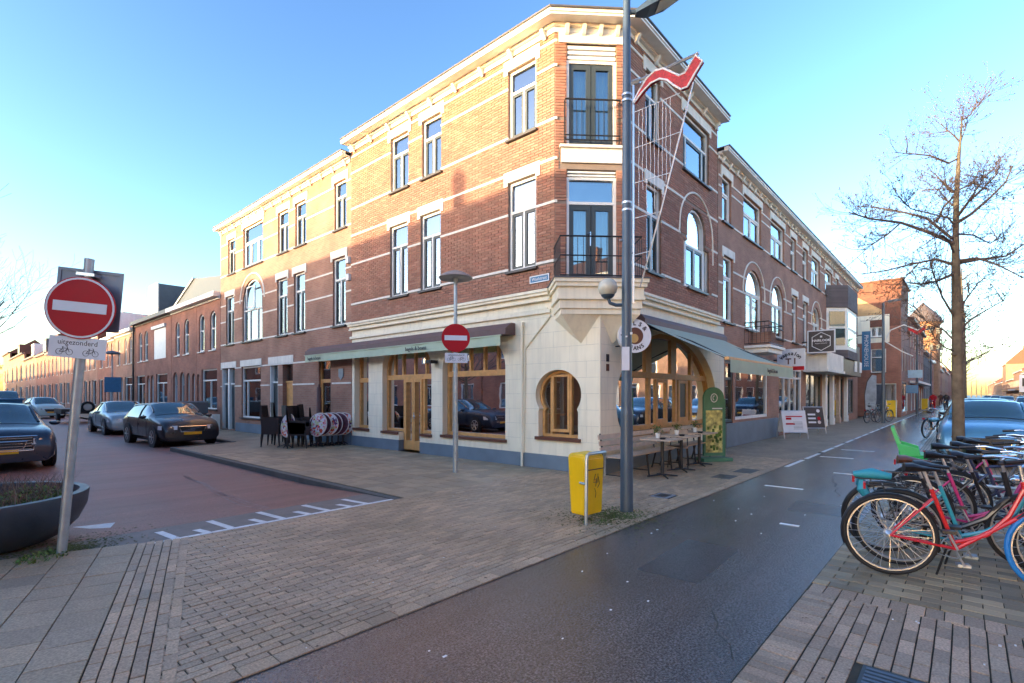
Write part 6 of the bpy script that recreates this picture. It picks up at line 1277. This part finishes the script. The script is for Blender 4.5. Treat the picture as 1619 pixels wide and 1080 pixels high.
    b = MB(); b.path([(L*.504,-.40,.67),(L*.504,.40,.67),(L*.504,.33,.50),(L*.504,-.33,.50)],.014,5,True)
    if style != 'hatch':
        for k in range(3): b.box(L*.497,L*.5,-.34,.34,.535+k*.04,.545+k*.04)
    elif detail == 2: b.tube((L*.50,-.36,.50),(L*.50,.36,.67),.014,n=6); b.path([(L*.502,.055*math.cos(a*.5),.585+.055*math.sin(a*.5)) for a in range(13)],.008,4,True)
    b.build('grille_frame','chrome',g)
    b = MB(); b.prism([(L*.47,-.66,.27),(L*.47,.66,.27),(L*.47,.58,.40),(L*.47,-.58,.40)],(L*.024,0,0)); b.build('air_intake','black_plastic',t)
    b = MB(); b.box(-L*.40,L*.40,-hw*.8,hw*.8,.16,.3); b.build('underbody','black_plastic',t)
    if plate:
        for xx in (L*.500,-L*.505): b = MB(); b.box(xx,xx+.02,-.26,.26,.40,.51); b.build('number_plate','plate_yellow',t)
    t.location = loc; t.rotation_euler = (0,0,rz); return t
paint('paint_black',(0.015,0.016,0.022)); paint('paint_navy',(0.012,0.022,0.045)); paint('paint_silver',(0.32,0.38,0.40),.3,.5); paint('paint_mint',(0.42,0.55,0.52)); paint('paint_blue',(0.11,0.32,0.50),.3,.3); paint('paint_grey',(0.10,0.12,0.14),.3,.4); paint('paint_white',(0.6,0.62,0.63)); paint('paint_teal',(0.12,0.30,0.34))
S_ = R(-90); rz_road = -0.10
c1 = car('dark blue luxury saloon with chrome grille at the left edge behind the planter','paint_navy','saloon',(0.88,18.05,rz_road),S_,L=5.0,Wd=1.88,H=1.47)
b = MB(); b.box(2.42,2.50,-.50,.50,.46,.78); g = b.build('front_grille','black_plastic'); g.parent = c1; b = MB()
for k in range(5): b.box(2.50,2.515,-.48,.48,.49+k*.06,.505+k*.06)
b.path([(2.51,-.50,.46),(2.51,-.56,.78),(2.51,.56,.78),(2.51,.50,.46)],0.016,6,True); gg = b.build('grille_bar','chrome'); gg.parent = g
car('black three door hatchback with a yellow number plate parked facing the camera','paint_black','hatch',(5.38,21.0,rz_road),S_+R(3),L=4.25,Wd=1.80,H=1.42,detail=2)
car('silver older saloon parked behind the black hatchback','paint_silver','saloon',(5.45,28.6,rz_road),S_,L=4.8,Wd=1.76,H=1.40)
car('pale mint small car facing the camera farther along the side street','paint_mint','hatch',(5.0,50.3,rz_road),S_+R(8),L=3.7,Wd=1.66,H=1.5)
car('dark grey van like car parked behind the pale mint car','paint_grey','hatch',(3.6,60.0,rz_road),S_,L=4.8,Wd=1.9,H=2.0)
car('white car beyond the blue container at the far left','paint_white','hatch',(1.3,62.0,rz_road),S_,L=4.2,Wd=1.75,H=1.5)
car('teal car in the row behind the blue saloon at the left edge','paint_teal','hatch',(0.5,52,rz_road),S_,L=4.0,Wd=1.72,H=1.45)
car('dark blue car at the left edge, farthest of the left row','paint_navy','hatch',(0.4,75,rz_road),S_,L=4.3,Wd=1.8,H=1.5)
car('light blue estate car facing the camera behind the bicycles','paint_blue','hatch',(17.35,-.40,-.03),R(180),L=4.3,Wd=1.76,H=1.48)
car('dark car parked behind the light blue car on the main street','paint_black','hatch',(23.0,-.45,-.03),R(180),L=4.3,Wd=1.78,H=1.5)
for i,(x,y,p_,l) in enumerate(((118,-7.2,'paint_black','dark car parked across the road near the yellow posts'),(60,-3.9,'paint_white','white car driving away down the main street right of the tree'),(95,-4.2,'paint_silver','silver car farther down the main street'),(140,-4.6,'paint_white','small white car far down the main street'),(180,-4.5,'paint_grey','grey car close to the end of the main street'),(31,-.5,'paint_silver','silver car parked second behind the light blue car'),(38.5,-.5,'paint_navy','navy car parked third behind the light blue car'))): car(l,p_,'hatch',(x,y,-.09),R(180),L=4.3,Wd=1.78,H=1.48)
# trailer
t = thing('trailer','small flatbed trailer with a spare wheel parked behind the silver saloon','trailer',(6.2,41.5,-.1)); b = MB(); b.box(4.7,6.4,39.6,42.4,.45,.75); b.build('bed','black_plastic',t)
b = MB(); b.box(4.9,5.0,37.9,39.6,.5,.58); b.build('drawbar','galvanised',t)
b = MB(); b.lathe((5.9,39.55,.85),[(.12,.0),(.33,-.08),(.36,0),(.33,.1),(.12,.08)],20,axis='Y'); w_ = b.build('spare_wheel','tyre',t); b = MB(); b.lathe((5.9,39.44,.85),[(.02,0),(.2,0),(.22,.06)],16,axis='Y'); b.build('rim','rim',w_)
for x in (4.75,6.35): b = MB(); b.lathe((x,41.2,.22),[(.1,-.08),(.31,-.08),(.32,.08),(.1,.08)],20,axis='X'); b.build('wheel','tyre',t)
# ================================================================ BICYCLES
WH = {}
def wheelmeshes(tyre):
    if tyre in WH: return WH[tyre]
    r = .335; b = MB(); b.path([(r*math.cos(a*math.pi/22),0,r*math.sin(a*math.pi/22)) for a in range(44)],.021,8,True); m1 = b.mesh('tyre', tyre)
    b = MB()
    for s_ in (-1,1): b.path([(.313*math.cos(a*math.pi/20),s_*.012,.313*math.sin(a*math.pi/20)) for a in range(40)],.0085,5,True)
    m2 = b.mesh('rim','rim'); b = MB()
    for i in range(28):
        a = 2*math.pi*i/28; a2 = a+(.5 if i%2 else -.5); s_ = .028 if i%4 < 2 else -.028; b.tube((.03*math.cos(a2),s_,.03*math.sin(a2)),(.305*math.cos(a),0,.305*math.sin(a)),.0018,n=3,caps=False)
    b.lathe((0,0,0),[(.012,-.05),(.032,-.03),(.02,-.02),(.02,.02),(.032,.03),(.012,.05)],12,axis='Y'); m3 = b.mesh('spokes','aluminium'); WH[tyre] = (m1,m2,m3); return WH[tyre]
def bike(label, fm, loc, rz, lean=2, saddle='black_plastic', front_tyre='tyre', kind='step', rack=True, basket=None, child=None, bag=None, steer=0, guard='black_plastic', hb='chrome'):
    t = thing('bicycle', label, 'bicycle', (0,0,0), 'bicycles parked beside the cycle path')
    rh, fh, bb, st, ht, hb_ = Vector((0,0,.356)), Vector((1.12,0,.356)), Vector((.46,0,.29)), Vector((.30,0,.78)), Vector((.90,0,.86)), Vector((.94,0,.66))
    hub = {}
    for nm, p, ty in (('rear',rh,'tyre'),('front',fh,front_tyre)):
        m1,m2,m3 = wheelmeshes(ty); e = link('wheel', m1, t); e.location = p; r_ = link('rim', m2, e, loc=(0,0,0)); s_ = link('spokes', m3, e, loc=(0,0,0))
    b = MB(); b.tube(bb, st, .016, n=8)
    if kind == 'step': b.path([ht-Vector((0,0,.02)), Vector((.80,0,.60)), Vector((.66,0,.43)), Vector((.50,0,.36)), Vector((.43,0,.34))], .017, 8); b.tube(hb_, bb, .018, n=8)
    elif kind == 'swan': b.path([hb_,Vector((.78,0,.44)),Vector((.62,0,.34)),bb],.024,8)
    else: b.tube(ht, st+Vector((.02,0,0)), .016, n=8); b.tube(hb_, bb, .018, n=8)
    b.tube(ht+Vector((-.01,0,.03)), hb_, .021, n=8)
    for s_ in (-1,1): b.tube(bb+Vector((0,s_*.02,0)), rh+Vector((0,s_*.06,0)), .010, n=6); b.tube(st+Vector((.01,s_*.015,-.08)), rh+Vector((0,s_*.06,0)), .009, n=6)
    b.build('frame', fm, t)
    b = MB()
    for s_ in (-1,1): b.path([hb_+Vector((.005,s_*.035,-.02)), Vector((1.03,s_*.055,.50)), fh+Vector((0,s_*.055,0))], .012, 6)
    b.build('fork', fm, t)
    b = MB(); b.tube(st, Vector((.25,0,.93)), .013, n=8); b.tube(ht, Vector((.87,0,1.02)), .013, n=8); b.build('seat_post','aluminium',t)
    b = MB(); cs, ss = math.cos(R(steer)), math.sin(R(steer)); o_ = Vector((.88,0,1.04)); pts = [(-.22,.30,.02),(-.06,.27,.04),(.05,.16,.03),(.06,0,0),(.05,-.16,.03),(-.06,-.27,.04),(-.22,-.30,.02)]
    tr = lambda p: o_+Vector((p[0]*cs-p[1]*ss, p[0]*ss+p[1]*cs, p[2])); b.path([tr(p) for p in pts], .011, 8); b.path([Vector((.87,0,1.0)), tr((.06,0,0))], .013, 6); b.build('handlebar', hb, t)
    for s_ in (-1,1): b = MB(); b.path([tr((-.12,s_*.287,.03)),tr((-.25,s_*.305,.015))],.017,8); b.build('grip','black_plastic',t)
    b = MB(); vs = []; n = 10
    for i,(x,w_,z) in enumerate(((-.14,.02,.0),(-.13,.085,.012),(-.07,.10,.016),(0,.06,.005),(.07,.028,.0),(.12,.02,-.005),(.13,.004,-.01))):
        for k in range(n): a = 2*math.pi*k/n; vs.append((.24+x, w_*math.cos(a), .955+z+(.052 if x < -.05 else .034 if x < .05 else .02)*math.sin(a)*(1.0 if math.sin(a)<0 else .55)))
    b.add(vs, [(i*n+k,i*n+(k+1)%n,(i+1)*n+(k+1)%n,(i+1)*n+k) for i in range(6) for k in range(n)]+[tuple(range(n-1,-1,-1)),tuple(range(6*n,7*n))], True); b.build('saddle', saddle, t)
    for c, a0, a1 in ((rh,20,200),(fh,20,150)):
        b = MB(); pp = [(c.x+.368*math.cos(R(a)), c.z+.368*math.sin(R(a))) for a in range(a0,a1+1,12)]; vs = []
        for x,z in pp:
            for y,dd in ((-.026,-.012),(-.015,.0),(.015,.0),(.026,-.012)): q = Vector((x-c.x,0,z-c.z)).normalized(); vs.append((x+q.x*dd,y,z+q.z*dd))
        b.add(vs, [(i*4+k,i*4+k+1,(i+1)*4+k+1,(i+1)*4+k) for i in range(len(pp)-1) for k in range(3)], True); b.build('mudguard', guard, t)
    b = MB(); b.path([(bb.x+.09*math.cos(a*.35),.048,bb.z+.09*math.sin(a*.35)) for a in range(18)],.006,4,True); [b.tube((bb.x,.048,bb.z),(bb.x+.09*math.cos(a*1.257),.048,bb.z+.09*math.sin(a*1.257)),.006,n=4) for a in range(5)]; b.tube(bb+Vector((0,.05,.095)),rh+Vector((0,.05,.04)),.004,n=4); b.tube(bb+Vector((0,.05,-.095)),rh+Vector((0,.05,-.04)),.004,n=4); b.lathe((0,.045,rh.z),[(.01,0),(.04,0),(.04,.005)],12,axis='Y'); b.build('chainset','galvanised',t)
    for s_,a in ((1,-65),(-1,115)):
        p = bb+Vector((.17*math.cos(R(a)),s_*.07,.17*math.sin(R(a)))); b = MB(); b.tube(bb+Vector((0,s_*.06,0)), p, .009, n=6); b.build('crank','aluminium',t); b = MB(); b.box(p.x-.045,p.x+.045,min(p.y,p.y+s_*.09),max(p.y,p.y+s_*.09),p.z-.012,p.z+.012); b.build('pedal','galvanised' if s_ > 0 else 'black_plastic',t)
    b = MB(); b.tube(bb+Vector((-.06,.03,-.02)),(bb.x-.10,.16,0.02),.010,n=6); b.build('kickstand','black_metal',t)
    if rack:
        b = MB()
        for s_ in (-1,1): b.path([(.24,s_*.05,.72),(.05,s_*.06,.75),(-.25,s_*.06,.75)],.006,5); b.tube((-.12,s_*.06,.75),(0,s_*.07,.36),.006,n=5)
        for k in range(4): b.tube((.1-.11*k,-.06,.75),(.1-.11*k,.06,.75),.005,n=5)
        b.build('rack','black_metal',t)
        b = MB(); b.box(-.27,-.25,-.04,.04,.70,.76); b.build('rear_light','sign_red',t)
    b = MB(); b.lathe((.99,0,.82),[(.045,.0),(.05,-.03),(.02,-.06)],12,axis='X'); b.build('headlamp','chrome',t)
    if basket:
        b = MB(); x0,x1,y0,y1,z0,z1 = 1.0,1.32,-.22,.22,.90,1.14
        for z in (z0,z0+.06,z0+.12,z0+.18,z1): b.path([(x0,y0,z),(x1,y0,z),(x1,y1,z),(x0,y1,z)],.006,4,True)
        for k in range(7):
            for q in ((x0+(x1-x0)*k/6,y0),(x0+(x1-x0)*k/6,y1),(x0,y0+(y1-y0)*k/6),(x1,y0+(y1-y0)*k/6)): b.tube((q[0],q[1],z0),(q[0],q[1],z1),.004,n=4)
        b.box(x0,x1,y0,y1,z0-.01,z0); b.build('basket',basket,t)
    if child:
        b = MB(); b.hexa([(-.20,-.15,.80),(.06,-.15,.80),(.06,.15,.80),(-.20,.15,.80),(-.22,-.16,.87),(.08,-.16,.85),(.08,.16,.85),(-.22,.16,.87)]); b.prism([(-.20,-.15,.84),(-.30,-.13,1.18),(-.27,-.13,1.19),(-.15,-.15,.84)],(0,.3,0)); b.hexa([(-.2,-.17,.84),(.0,-.17,.84),(.0,-.15,.84),(-.2,-.15,.84),(-.24,-.17,1.0),(-.02,-.17,.93),(-.02,-.15,.93),(-.24,-.15,1.0)]); b.hexa([(-.2,.15,.84),(.0,.15,.84),(.0,.17,.84),(-.2,.17,.84),(-.24,.15,1.0),(-.02,.15,.93),(-.02,.17,.93),(-.24,.17,1.0)]); b.build('child_seat','child_green',t)
    if bag: 
        b = MB(); [b.path([(-.20,s_*.11,.74),(-.19,s_*.13,.66),(-.14,s_*.13,.57)],[.02,.05,.035],8) or b.path([(-.02,s_*.11,.75),(-.03,s_*.13,.66),(-.06,s_*.12,.57)],[.02,.05,.035],8) for s_ in (-1,1)]; b.path([(-.26,0,.775),(-.1,0,.79),(.06,0,.775)],[.03,.06,.03],10); b.build('pannier_bag',bag,t)
    t.location = loc; t.rotation_euler = (R(lean),0,rz); return t
mat('child_green',(0.03,0.45,0.12),0.45); paint('bike_red',(0.62,0.015,0.02),.3); paint('bike_teal',(0.03,0.33,0.42),.35); paint('bike_pink',(0.55,0.03,0.16),.35); paint('bike_black',(0.012,0.012,0.016),.35); paint('bike_grey',(0.12,0.13,0.15),.4); paint('bike_navy',(.02,.03,.08),.35)
mat('bag_teal',(0.03,0.30,0.38),0.6)
D = lambda a: R(-90+a)
bike('red step-through bicycle with a thick bright blue front tyre, nearest in the row','bike_red',(5.62,.50,0),D(13),-3,front_tyre='tyre_blue',rack=False,steer=10)
bike('teal framed bicycle directly behind the red one','bike_teal',(6.00,.47,0),D(8),3,kind='step')
bike('black bicycle with brown leather saddle and a teal pannier bag','bike_black',(6.42,.62,0),D(10),4,saddle='leather',bag='bag_teal',kind='swan')
bike('pink framed bicycle in the middle of the row','bike_pink',(6.95,.42,0),D(6),-4,steer=-15,rack=True)
bike('black swan neck bicycle between the pink one and the green child seat','bike_black',(7.3,.25,0),D(12),5,kind='swan',basket='black_metal')
bike('grey bicycle carrying a bright green child seat','bike_grey',(8.3,.42,0),D(4),3,child=True,kind='step')
bike('dark bicycle with a black front basket crate at the right side','bike_navy',(7.8,.1,0),D(12),-3,basket='black_plastic',kind='diamond')
bike('dark navy diamond frame bicycle near the end of the row','bike_navy',(8.8,.25,0),D(6),4,kind='diamond',steer=20)
bike('magenta bicycle partly hidden at the far end of the row','bike_pink',(9.3,.1,0),D(10),-4,basket='black_metal')
bike('black bicycle last in the parked row','bike_black',(9.9,.2,0),D(5),4,kind='diamond')
bike('single dark bicycle standing by the light blue car, apart from the row','bike_black',(24.0,1.05,0),D(70),2)
for x in (7.9,8.9):
    t = thing('bicycle_stand',{7.9:'galvanised tube stand under the green seat bicycle',8.9:'galvanised tube stand at the far end of the bicycle row'}[x],'bicycle stand',(x,-.2,0),'tube stands of the bicycle parking'); b = MB(); b.path([(x,.1,0),(x,.1,.5),(x,.04,.56),(x,-.44,.56),(x,-.5,.5),(x,-.5,0)],.02,8); b.build('tube','galvanised',t)
bike('bicycle leaning at the far lamp post by the yellow bin','bike_black',(36.2,3.9,0),R(-30),3); bike('second bicycle near the far lamp post by the yellow bin','bike_grey',(34.6,4.1,0),R(-20),3)
for (x,y,l) in ((43.5,3.75,'small yellow litter bin by the far lamp post'),(66,3.0,'tiny yellow litter bin farther down the pavement')):
    t = thing('litter_bin',l,'litter bin',(x,y,0),'yellow bins farther away'); b = MB(); b.hexa([(x-.2,y-.25,.1),(x+.2,y-.25,.1),(x+.2,y+.25,.1),(x-.2,y+.25,.1),(x-.24,y-.3,1.2),(x+.24,y-.3,1.2),(x+.24,y+.3,1.2),(x-.24,y+.3,1.2)]); b.build('body','bin_yellow',t); b = MB(); b.box(x-.25,x-.2,y-.3,y-.25,0,1.25); b.box(x-.25,x-.2,y+.25,y+.3,0,1.25); b.build('stand','galvanised',t)
# traffic island signs on the right
for i,(x,y) in enumerate(((88,-4.9),(88,-6.1))):
    t = thing('yellow_post',['left yellow traffic post on the road island','right yellow traffic post on the road island'][i],'bollard',(x,y,-.1),'yellow posts of the road island'); b = MB(); b.box(x-.1,x+.1,y-.12,y+.12,-.1,.9); b.build('post','bin_yellow',t)
t = thing('traffic_light','traffic signal with white back board standing on the road island','traffic light',(87,-5.4,0)); b = MB(); b.tube((87,-5.4,0),(87,-5.4,3.9),.06); b.build('pole','galvanised',t); b = MB(); b.box(86.9,87,-5.85,-4.95,1.9,4.0); b.build('back_board','sign_white',t); b = MB(); b.box(86.8,86.9,-5.6,-5.2,2.6,3.6); b.build('signal_head','black_plastic',t)
# cyclists far down the path
def person_on_bike(x,y,coat,label,rz):
    t = thing('person',label,'person',(0,0,0),'cyclists far down the path')
    me = bpy.data.meshes.new('body'); V = [(0,0,.95),(.05,0,1.2),(.12,0,1.45),(.13,0,1.56),(.15,0,1.68),(.13,.2,1.42),(.32,.25,1.22),(.52,.24,1.08),(.13,-.2,1.42),(.32,-.25,1.22),(.52,-.24,1.08),(0,.1,.92),(.36,.12,.78),(.22,.12,.36),(.32,.12,.30),(0,-.1,.92),(.33,-.12,.62),(.20,-.12,.20),(.30,-.12,.14)]
    E_ = [(0,1),(1,2),(2,3),(3,4),(2,5),(5,6),(6,7),(2,8),(8,9),(9,10),(0,11),(11,12),(12,13),(13,14),(0,15),(15,16),(16,17),(17,18)]; rr = [.16,.17,.18,.06,.11,.09,.06,.04,.09,.06,.04,.12,.09,.06,.05,.12,.09,.06,.05]
    me.from_pydata(V,E_,[]); o = bpy.data.objects.new('body',me); col.objects.link(o); o.modifiers.new('s','SKIN')
    for sv, r in zip(me.skin_vertices[0].data, rr): sv.radius = (r,r)
    me.skin_vertices[0].data[0].use_root = True
    sb = o.modifiers.new('b','SUBSURF'); sb.levels = 1; sb.render_levels = 1; me.materials.append(M[coat]); o.parent = t
    b = MB(); b.lathe((.16,0,1.70),[(.002,-.12),(.08,-.08),(.10,0),(.07,.09),(.002,.12)],10); b.build('head','skin',t)
    t.location = (x,y,.0); t.rotation_euler = (0,0,rz)
person_on_bike(63.8,2.25,'sign_red','cyclist in a red jacket riding toward the camera on the cycle path',R(175)); person_on_bike(66.2,1.35,'black_plastic','cyclist in dark clothes right of the red jacketed one',R(175)); person_on_bike(90,2.4,'sill_brown','small cyclist in brown farther behind',R(175))
bike('bicycle ridden by the person in the red jacket','bike_red',(64.1,2.25,0),R(175),0); bike('bicycle ridden by the person in dark clothes','bike_black',(66.5,1.35,0),R(175),0)
# ================================================================ TREES
def grow(b, cones, p, d, L_, r, depth, rg):
    n = 3 if depth > 1 else 2; pts = [p]; rs = [r]; q = p.copy(); dd = d.copy()
    for i in range(n):
        dd = (dd+Vector((rg.uniform(-.22,.22),rg.uniform(-.22,.22),rg.uniform(-.1,.2)))).normalized(); q = q+dd*(L_/n); pts.append(q.copy()); rs.append(max(.0024,r*(1-.6*(i+1)/n)))
    b.path(pts, rs, 5 if depth > 2 else (4 if depth == 2 else 3))
    if depth <= 0:
        if rg.random() < .5: cones.append(q.copy())
        return
    k = {3:5,2:4,1:3}.get(depth,4)
    for i in range(k):
        j = rg.randint(1,n); base = pts[j]; a = (dd+Vector((rg.uniform(-1,1),rg.uniform(-1,1),rg.uniform(-.55,.9)))*0.85).normalized()
        grow(b, cones, base, a, L_*rg.uniform(.42,.62), rs[j]*.62+.0006, depth-1, rg)
def cone_mesh(cones, rg, cs_=.0085):
    b = MB()
    for c in cones:
        for k in range(rg.randint(1,3)):
            s_ = cs_*rg.uniform(.6,1.35); q = c+Vector((rg.uniform(-.012,.012),rg.uniform(-.012,.012),rg.uniform(-.03,.005))); b.add([q+Vector(v)*s_ for v in ((1,0,0),(-1,0,0),(0,1,0),(0,-1,0),(0,0,1.5),(0,0,-1.5))],[(0,2,4),(2,1,4),(1,3,4),(3,0,4),(2,0,5),(1,2,5),(3,1,5),(0,3,5)])
    return b
TX, TY = 14.3, 0.10; TD = TX*math.cos(R(41.67))+TY*math.sin(R(41.67)); TU = TX*math.sin(R(41.67))-TY*math.cos(R(41.67))
def tp(px,py,off=0.0):
    d = TD+off; u = (px-809.5)/804*d; z = 1.6+(624-py)/804*d; th = R(41.67); return Vector((d*math.cos(th)+u*math.sin(th), d*math.sin(th)-u*math.cos(th), z))
t = thing('street_tree','tall bare alder tree with small cones, standing behind the bicycles','tree',(TX,TY,0)); rg = random.Random(11)
b = MB(); tr_ = [tp(1516,692),tp(1515,650),tp(1514,600),tp(1513,540),tp(1512,480),tp(1511,420),tp(1511,370),tp(1512,320),tp(1514,280),tp(1516,245),tp(1519,215),tp(1521,185)]
tr_[0].z = 0; rs = [.115,.10,.093,.088,.082,.072,.06,.049,.04,.031,.022,.014]
rs = [r*(.9+.2*rg.random()) for r in rs]; b.path(tr_, rs, 12)
for (px,py,s_) in ((1520,492,.045),(1508,560,.05),(1518,600,.04),(1516,350,.03)): q = tp(px,py,-.06); b.lathe(q-Vector((0,0,s_)),[(.01,0),(s_,s_*.7),(s_*.9,s_*1.4),(.01,s_*2)],8)
b.build('trunk','bark',t)
BRs = [([(1508,385),(1470,368),(1424,352),(1376,346),(1342,336)],.055,0),([(1506,378),(1465,345),(1430,336),(1398,330),(1362,326)],.045,.8),([(1424,352),(1402,372),(1376,388),(1352,410)],.025,0),
 ([(1506,434),(1480,445),(1455,449),(1434,446)],.045,-.5),([(1506,418),(1480,410),(1440,418),(1400,428),(1362,434)],.045,.4),([(1455,414),(1430,440),(1405,462)],.02,.4),
 ([(1514,352),(1536,338),(1566,312),(1590,288),(1601,262)],.05,0),([(1514,342),(1532,318),(1552,300),(1578,274)],.045,-.9),([(1532,318),(1550,290),(1557,268)],.02,-.9),
 ([(1517,416),(1550,410),(1590,405),(1625,382)],.05,.3),([(1517,412),(1545,408),(1580,420),(1619,440)],.045,-.8),([(1508,304),(1494,292),(1478,275)],.04,0),([(1508,310),(1490,330),(1482,352),(1482,344)],.03,.5),
 ([(1516,250),(1500,258),(1470,246),(1440,243),(1414,241)],.035,0),([(1518,225),(1508,214),(1498,206),(1488,196)],.025,0),([(1521,190),(1534,182),(1544,164),(1552,156)],.025,0),([(1517,230),(1527,200),(1531,182)],.02,.4),
 ([(1514,525),(1535,505),(1560,490),(1593,472)],.035,0),([(1514,492),(1530,470),(1546,448),(1556,440)],.03,.5),([(1508,500),(1490,470),(1478,440),(1470,415)],.035,-.6),([(1508,538),(1490,520),(1466,510),(1440,478)],.03,.3),([(1508,555),(1495,550),(1478,535),(1468,515)],.025,-.4),([(1516,575),(1535,570),(1556,564),(1570,548)],.02,0),([(1506,590),(1490,575),(1470,562)],.018,.3),([(1515,540),(1524,520),(1527,495)],.025,.6),
 ([(1508,400),(1500,380),(1490,372),(1470,380)],.03,-1.0),([(1516,370),(1540,372),(1565,385),(1590,372)],.03,1.0),([(1514,330),(1500,320),(1484,300),(1470,300)],.03,.9),([(1516,300),(1540,290),(1560,300)],.025,-1),([(1512,360),(1500,345),(1480,340),(1440,330),(1420,310)],.03,-1.1)]
for i,(pl,r0,off) in enumerate(BRs):
    n = len(pl); r0 *= .72; pts = [tp(px,py,off*k/(n-1)*1.3) for k,(px,py) in enumerate(pl)]; b = MB(); cones = []
    b.path(pts, [r0*(1-.72*k/(n-1)) for k in range(n)], 6)
    seg = sum((pts[k+1]-pts[k]).length for k in range(n-1))
    for k in range(int(7+seg*8)):
        f = rg.uniform(.25,1.0)*(n-1); j = min(int(f),n-2); base = pts[j].lerp(pts[j+1],f-j); dirm = (pts[j+1]-pts[j]).normalized(); a = (dirm*.7+Vector((rg.uniform(-1,1),rg.uniform(-1,1),rg.uniform(-.7,.8)))*.9).normalized()
        grow(b, cones, base, a, rg.uniform(.25,.6), .007, 2, rg)
    br_ = b.build('branch','twig' if i > 2 else 'twig',t); cm = cone_mesh(cones, rg); link('cones', cm.mesh('cones','twig',False), br_, kind='stuff')
def smalltree(name,label,x,y,h,spread,seed,leafm=None,group=None,trunkr=.12,n=9,depth=2):
    rg = random.Random(seed); t = thing(name,label,'tree',(x,y,0),group); b = MB(); b.path([(x,y,0),(x+.05,y,h*.4),(x,y,h*.75),(x,y+.05,h)],[trunkr,trunkr*.8,trunkr*.5,.02],8); b.build('trunk','bark',t); b = MB(); cones = []
    for k in range(n):
        z = h*rg.uniform(.35,.95); a = rg.uniform(0,6.28); grow(b,cones,Vector((x,y,z)),Vector((math.cos(a),math.sin(a),.6)).normalized(),spread*rg.uniform(.5,1)*(1.2-z/h),.03,depth,rg)
    b.build('branches','twig',t)
    if leafm:
        b = MB()
        for c in cones:
            for k in range(8): q = c+Vector((rg.uniform(-.3,.3),rg.uniform(-.3,.3),rg.uniform(-.3,.3))); m_ = Matrix.Rotation(rg.uniform(0,6),3,'Z')@Matrix.Rotation(rg.uniform(-1.5,1.5),3,'X'); b.add([q+m_@Vector(v)*.14 for v in ((-.5,0,0),(.5,0,0),(0,1,0))],[(0,1,2)])
        link('leaves', b.mesh('leaves',leafm,False), t)
for i,(x,y,h) in enumerate(((38,.1,9),(50,0.0,8.5),(64,0,8),(80,-.1,8),(98,-.1,8))): smalltree('street_tree',['bare tree right behind the alder, second in the kerbside row','third bare tree of the kerbside row','fourth bare tree of the kerbside row','fifth bare tree of the kerbside row','last small bare tree of the kerbside row'][i],x,y,h,2.4,20+i,group='bare trees along the parking lane',n=22 if i<2 else 14)
smalltree('bare_tree','bare tree whose twigs reach in at the left edge behind the signs',-0.5,19.5,5.6,4.6,5,n=30,depth=3)
smalltree('yellow_shrub','bright yellow leafy shrub at the far end of the side street','%s' and 6.0,118,6.5,2.2,9,'leaf_yellow',n=14)
for i in range(7): smalltree('park_tree',['first','second','third','fourth','fifth','sixth','seventh'][i]+' brownish bare tree from the left in the far off group across the road',380+i*7,1.5-i*2.2,8+(i*5)%4,4,40+i,group='far trees at the end of the main street',trunkr=.3,n=16)
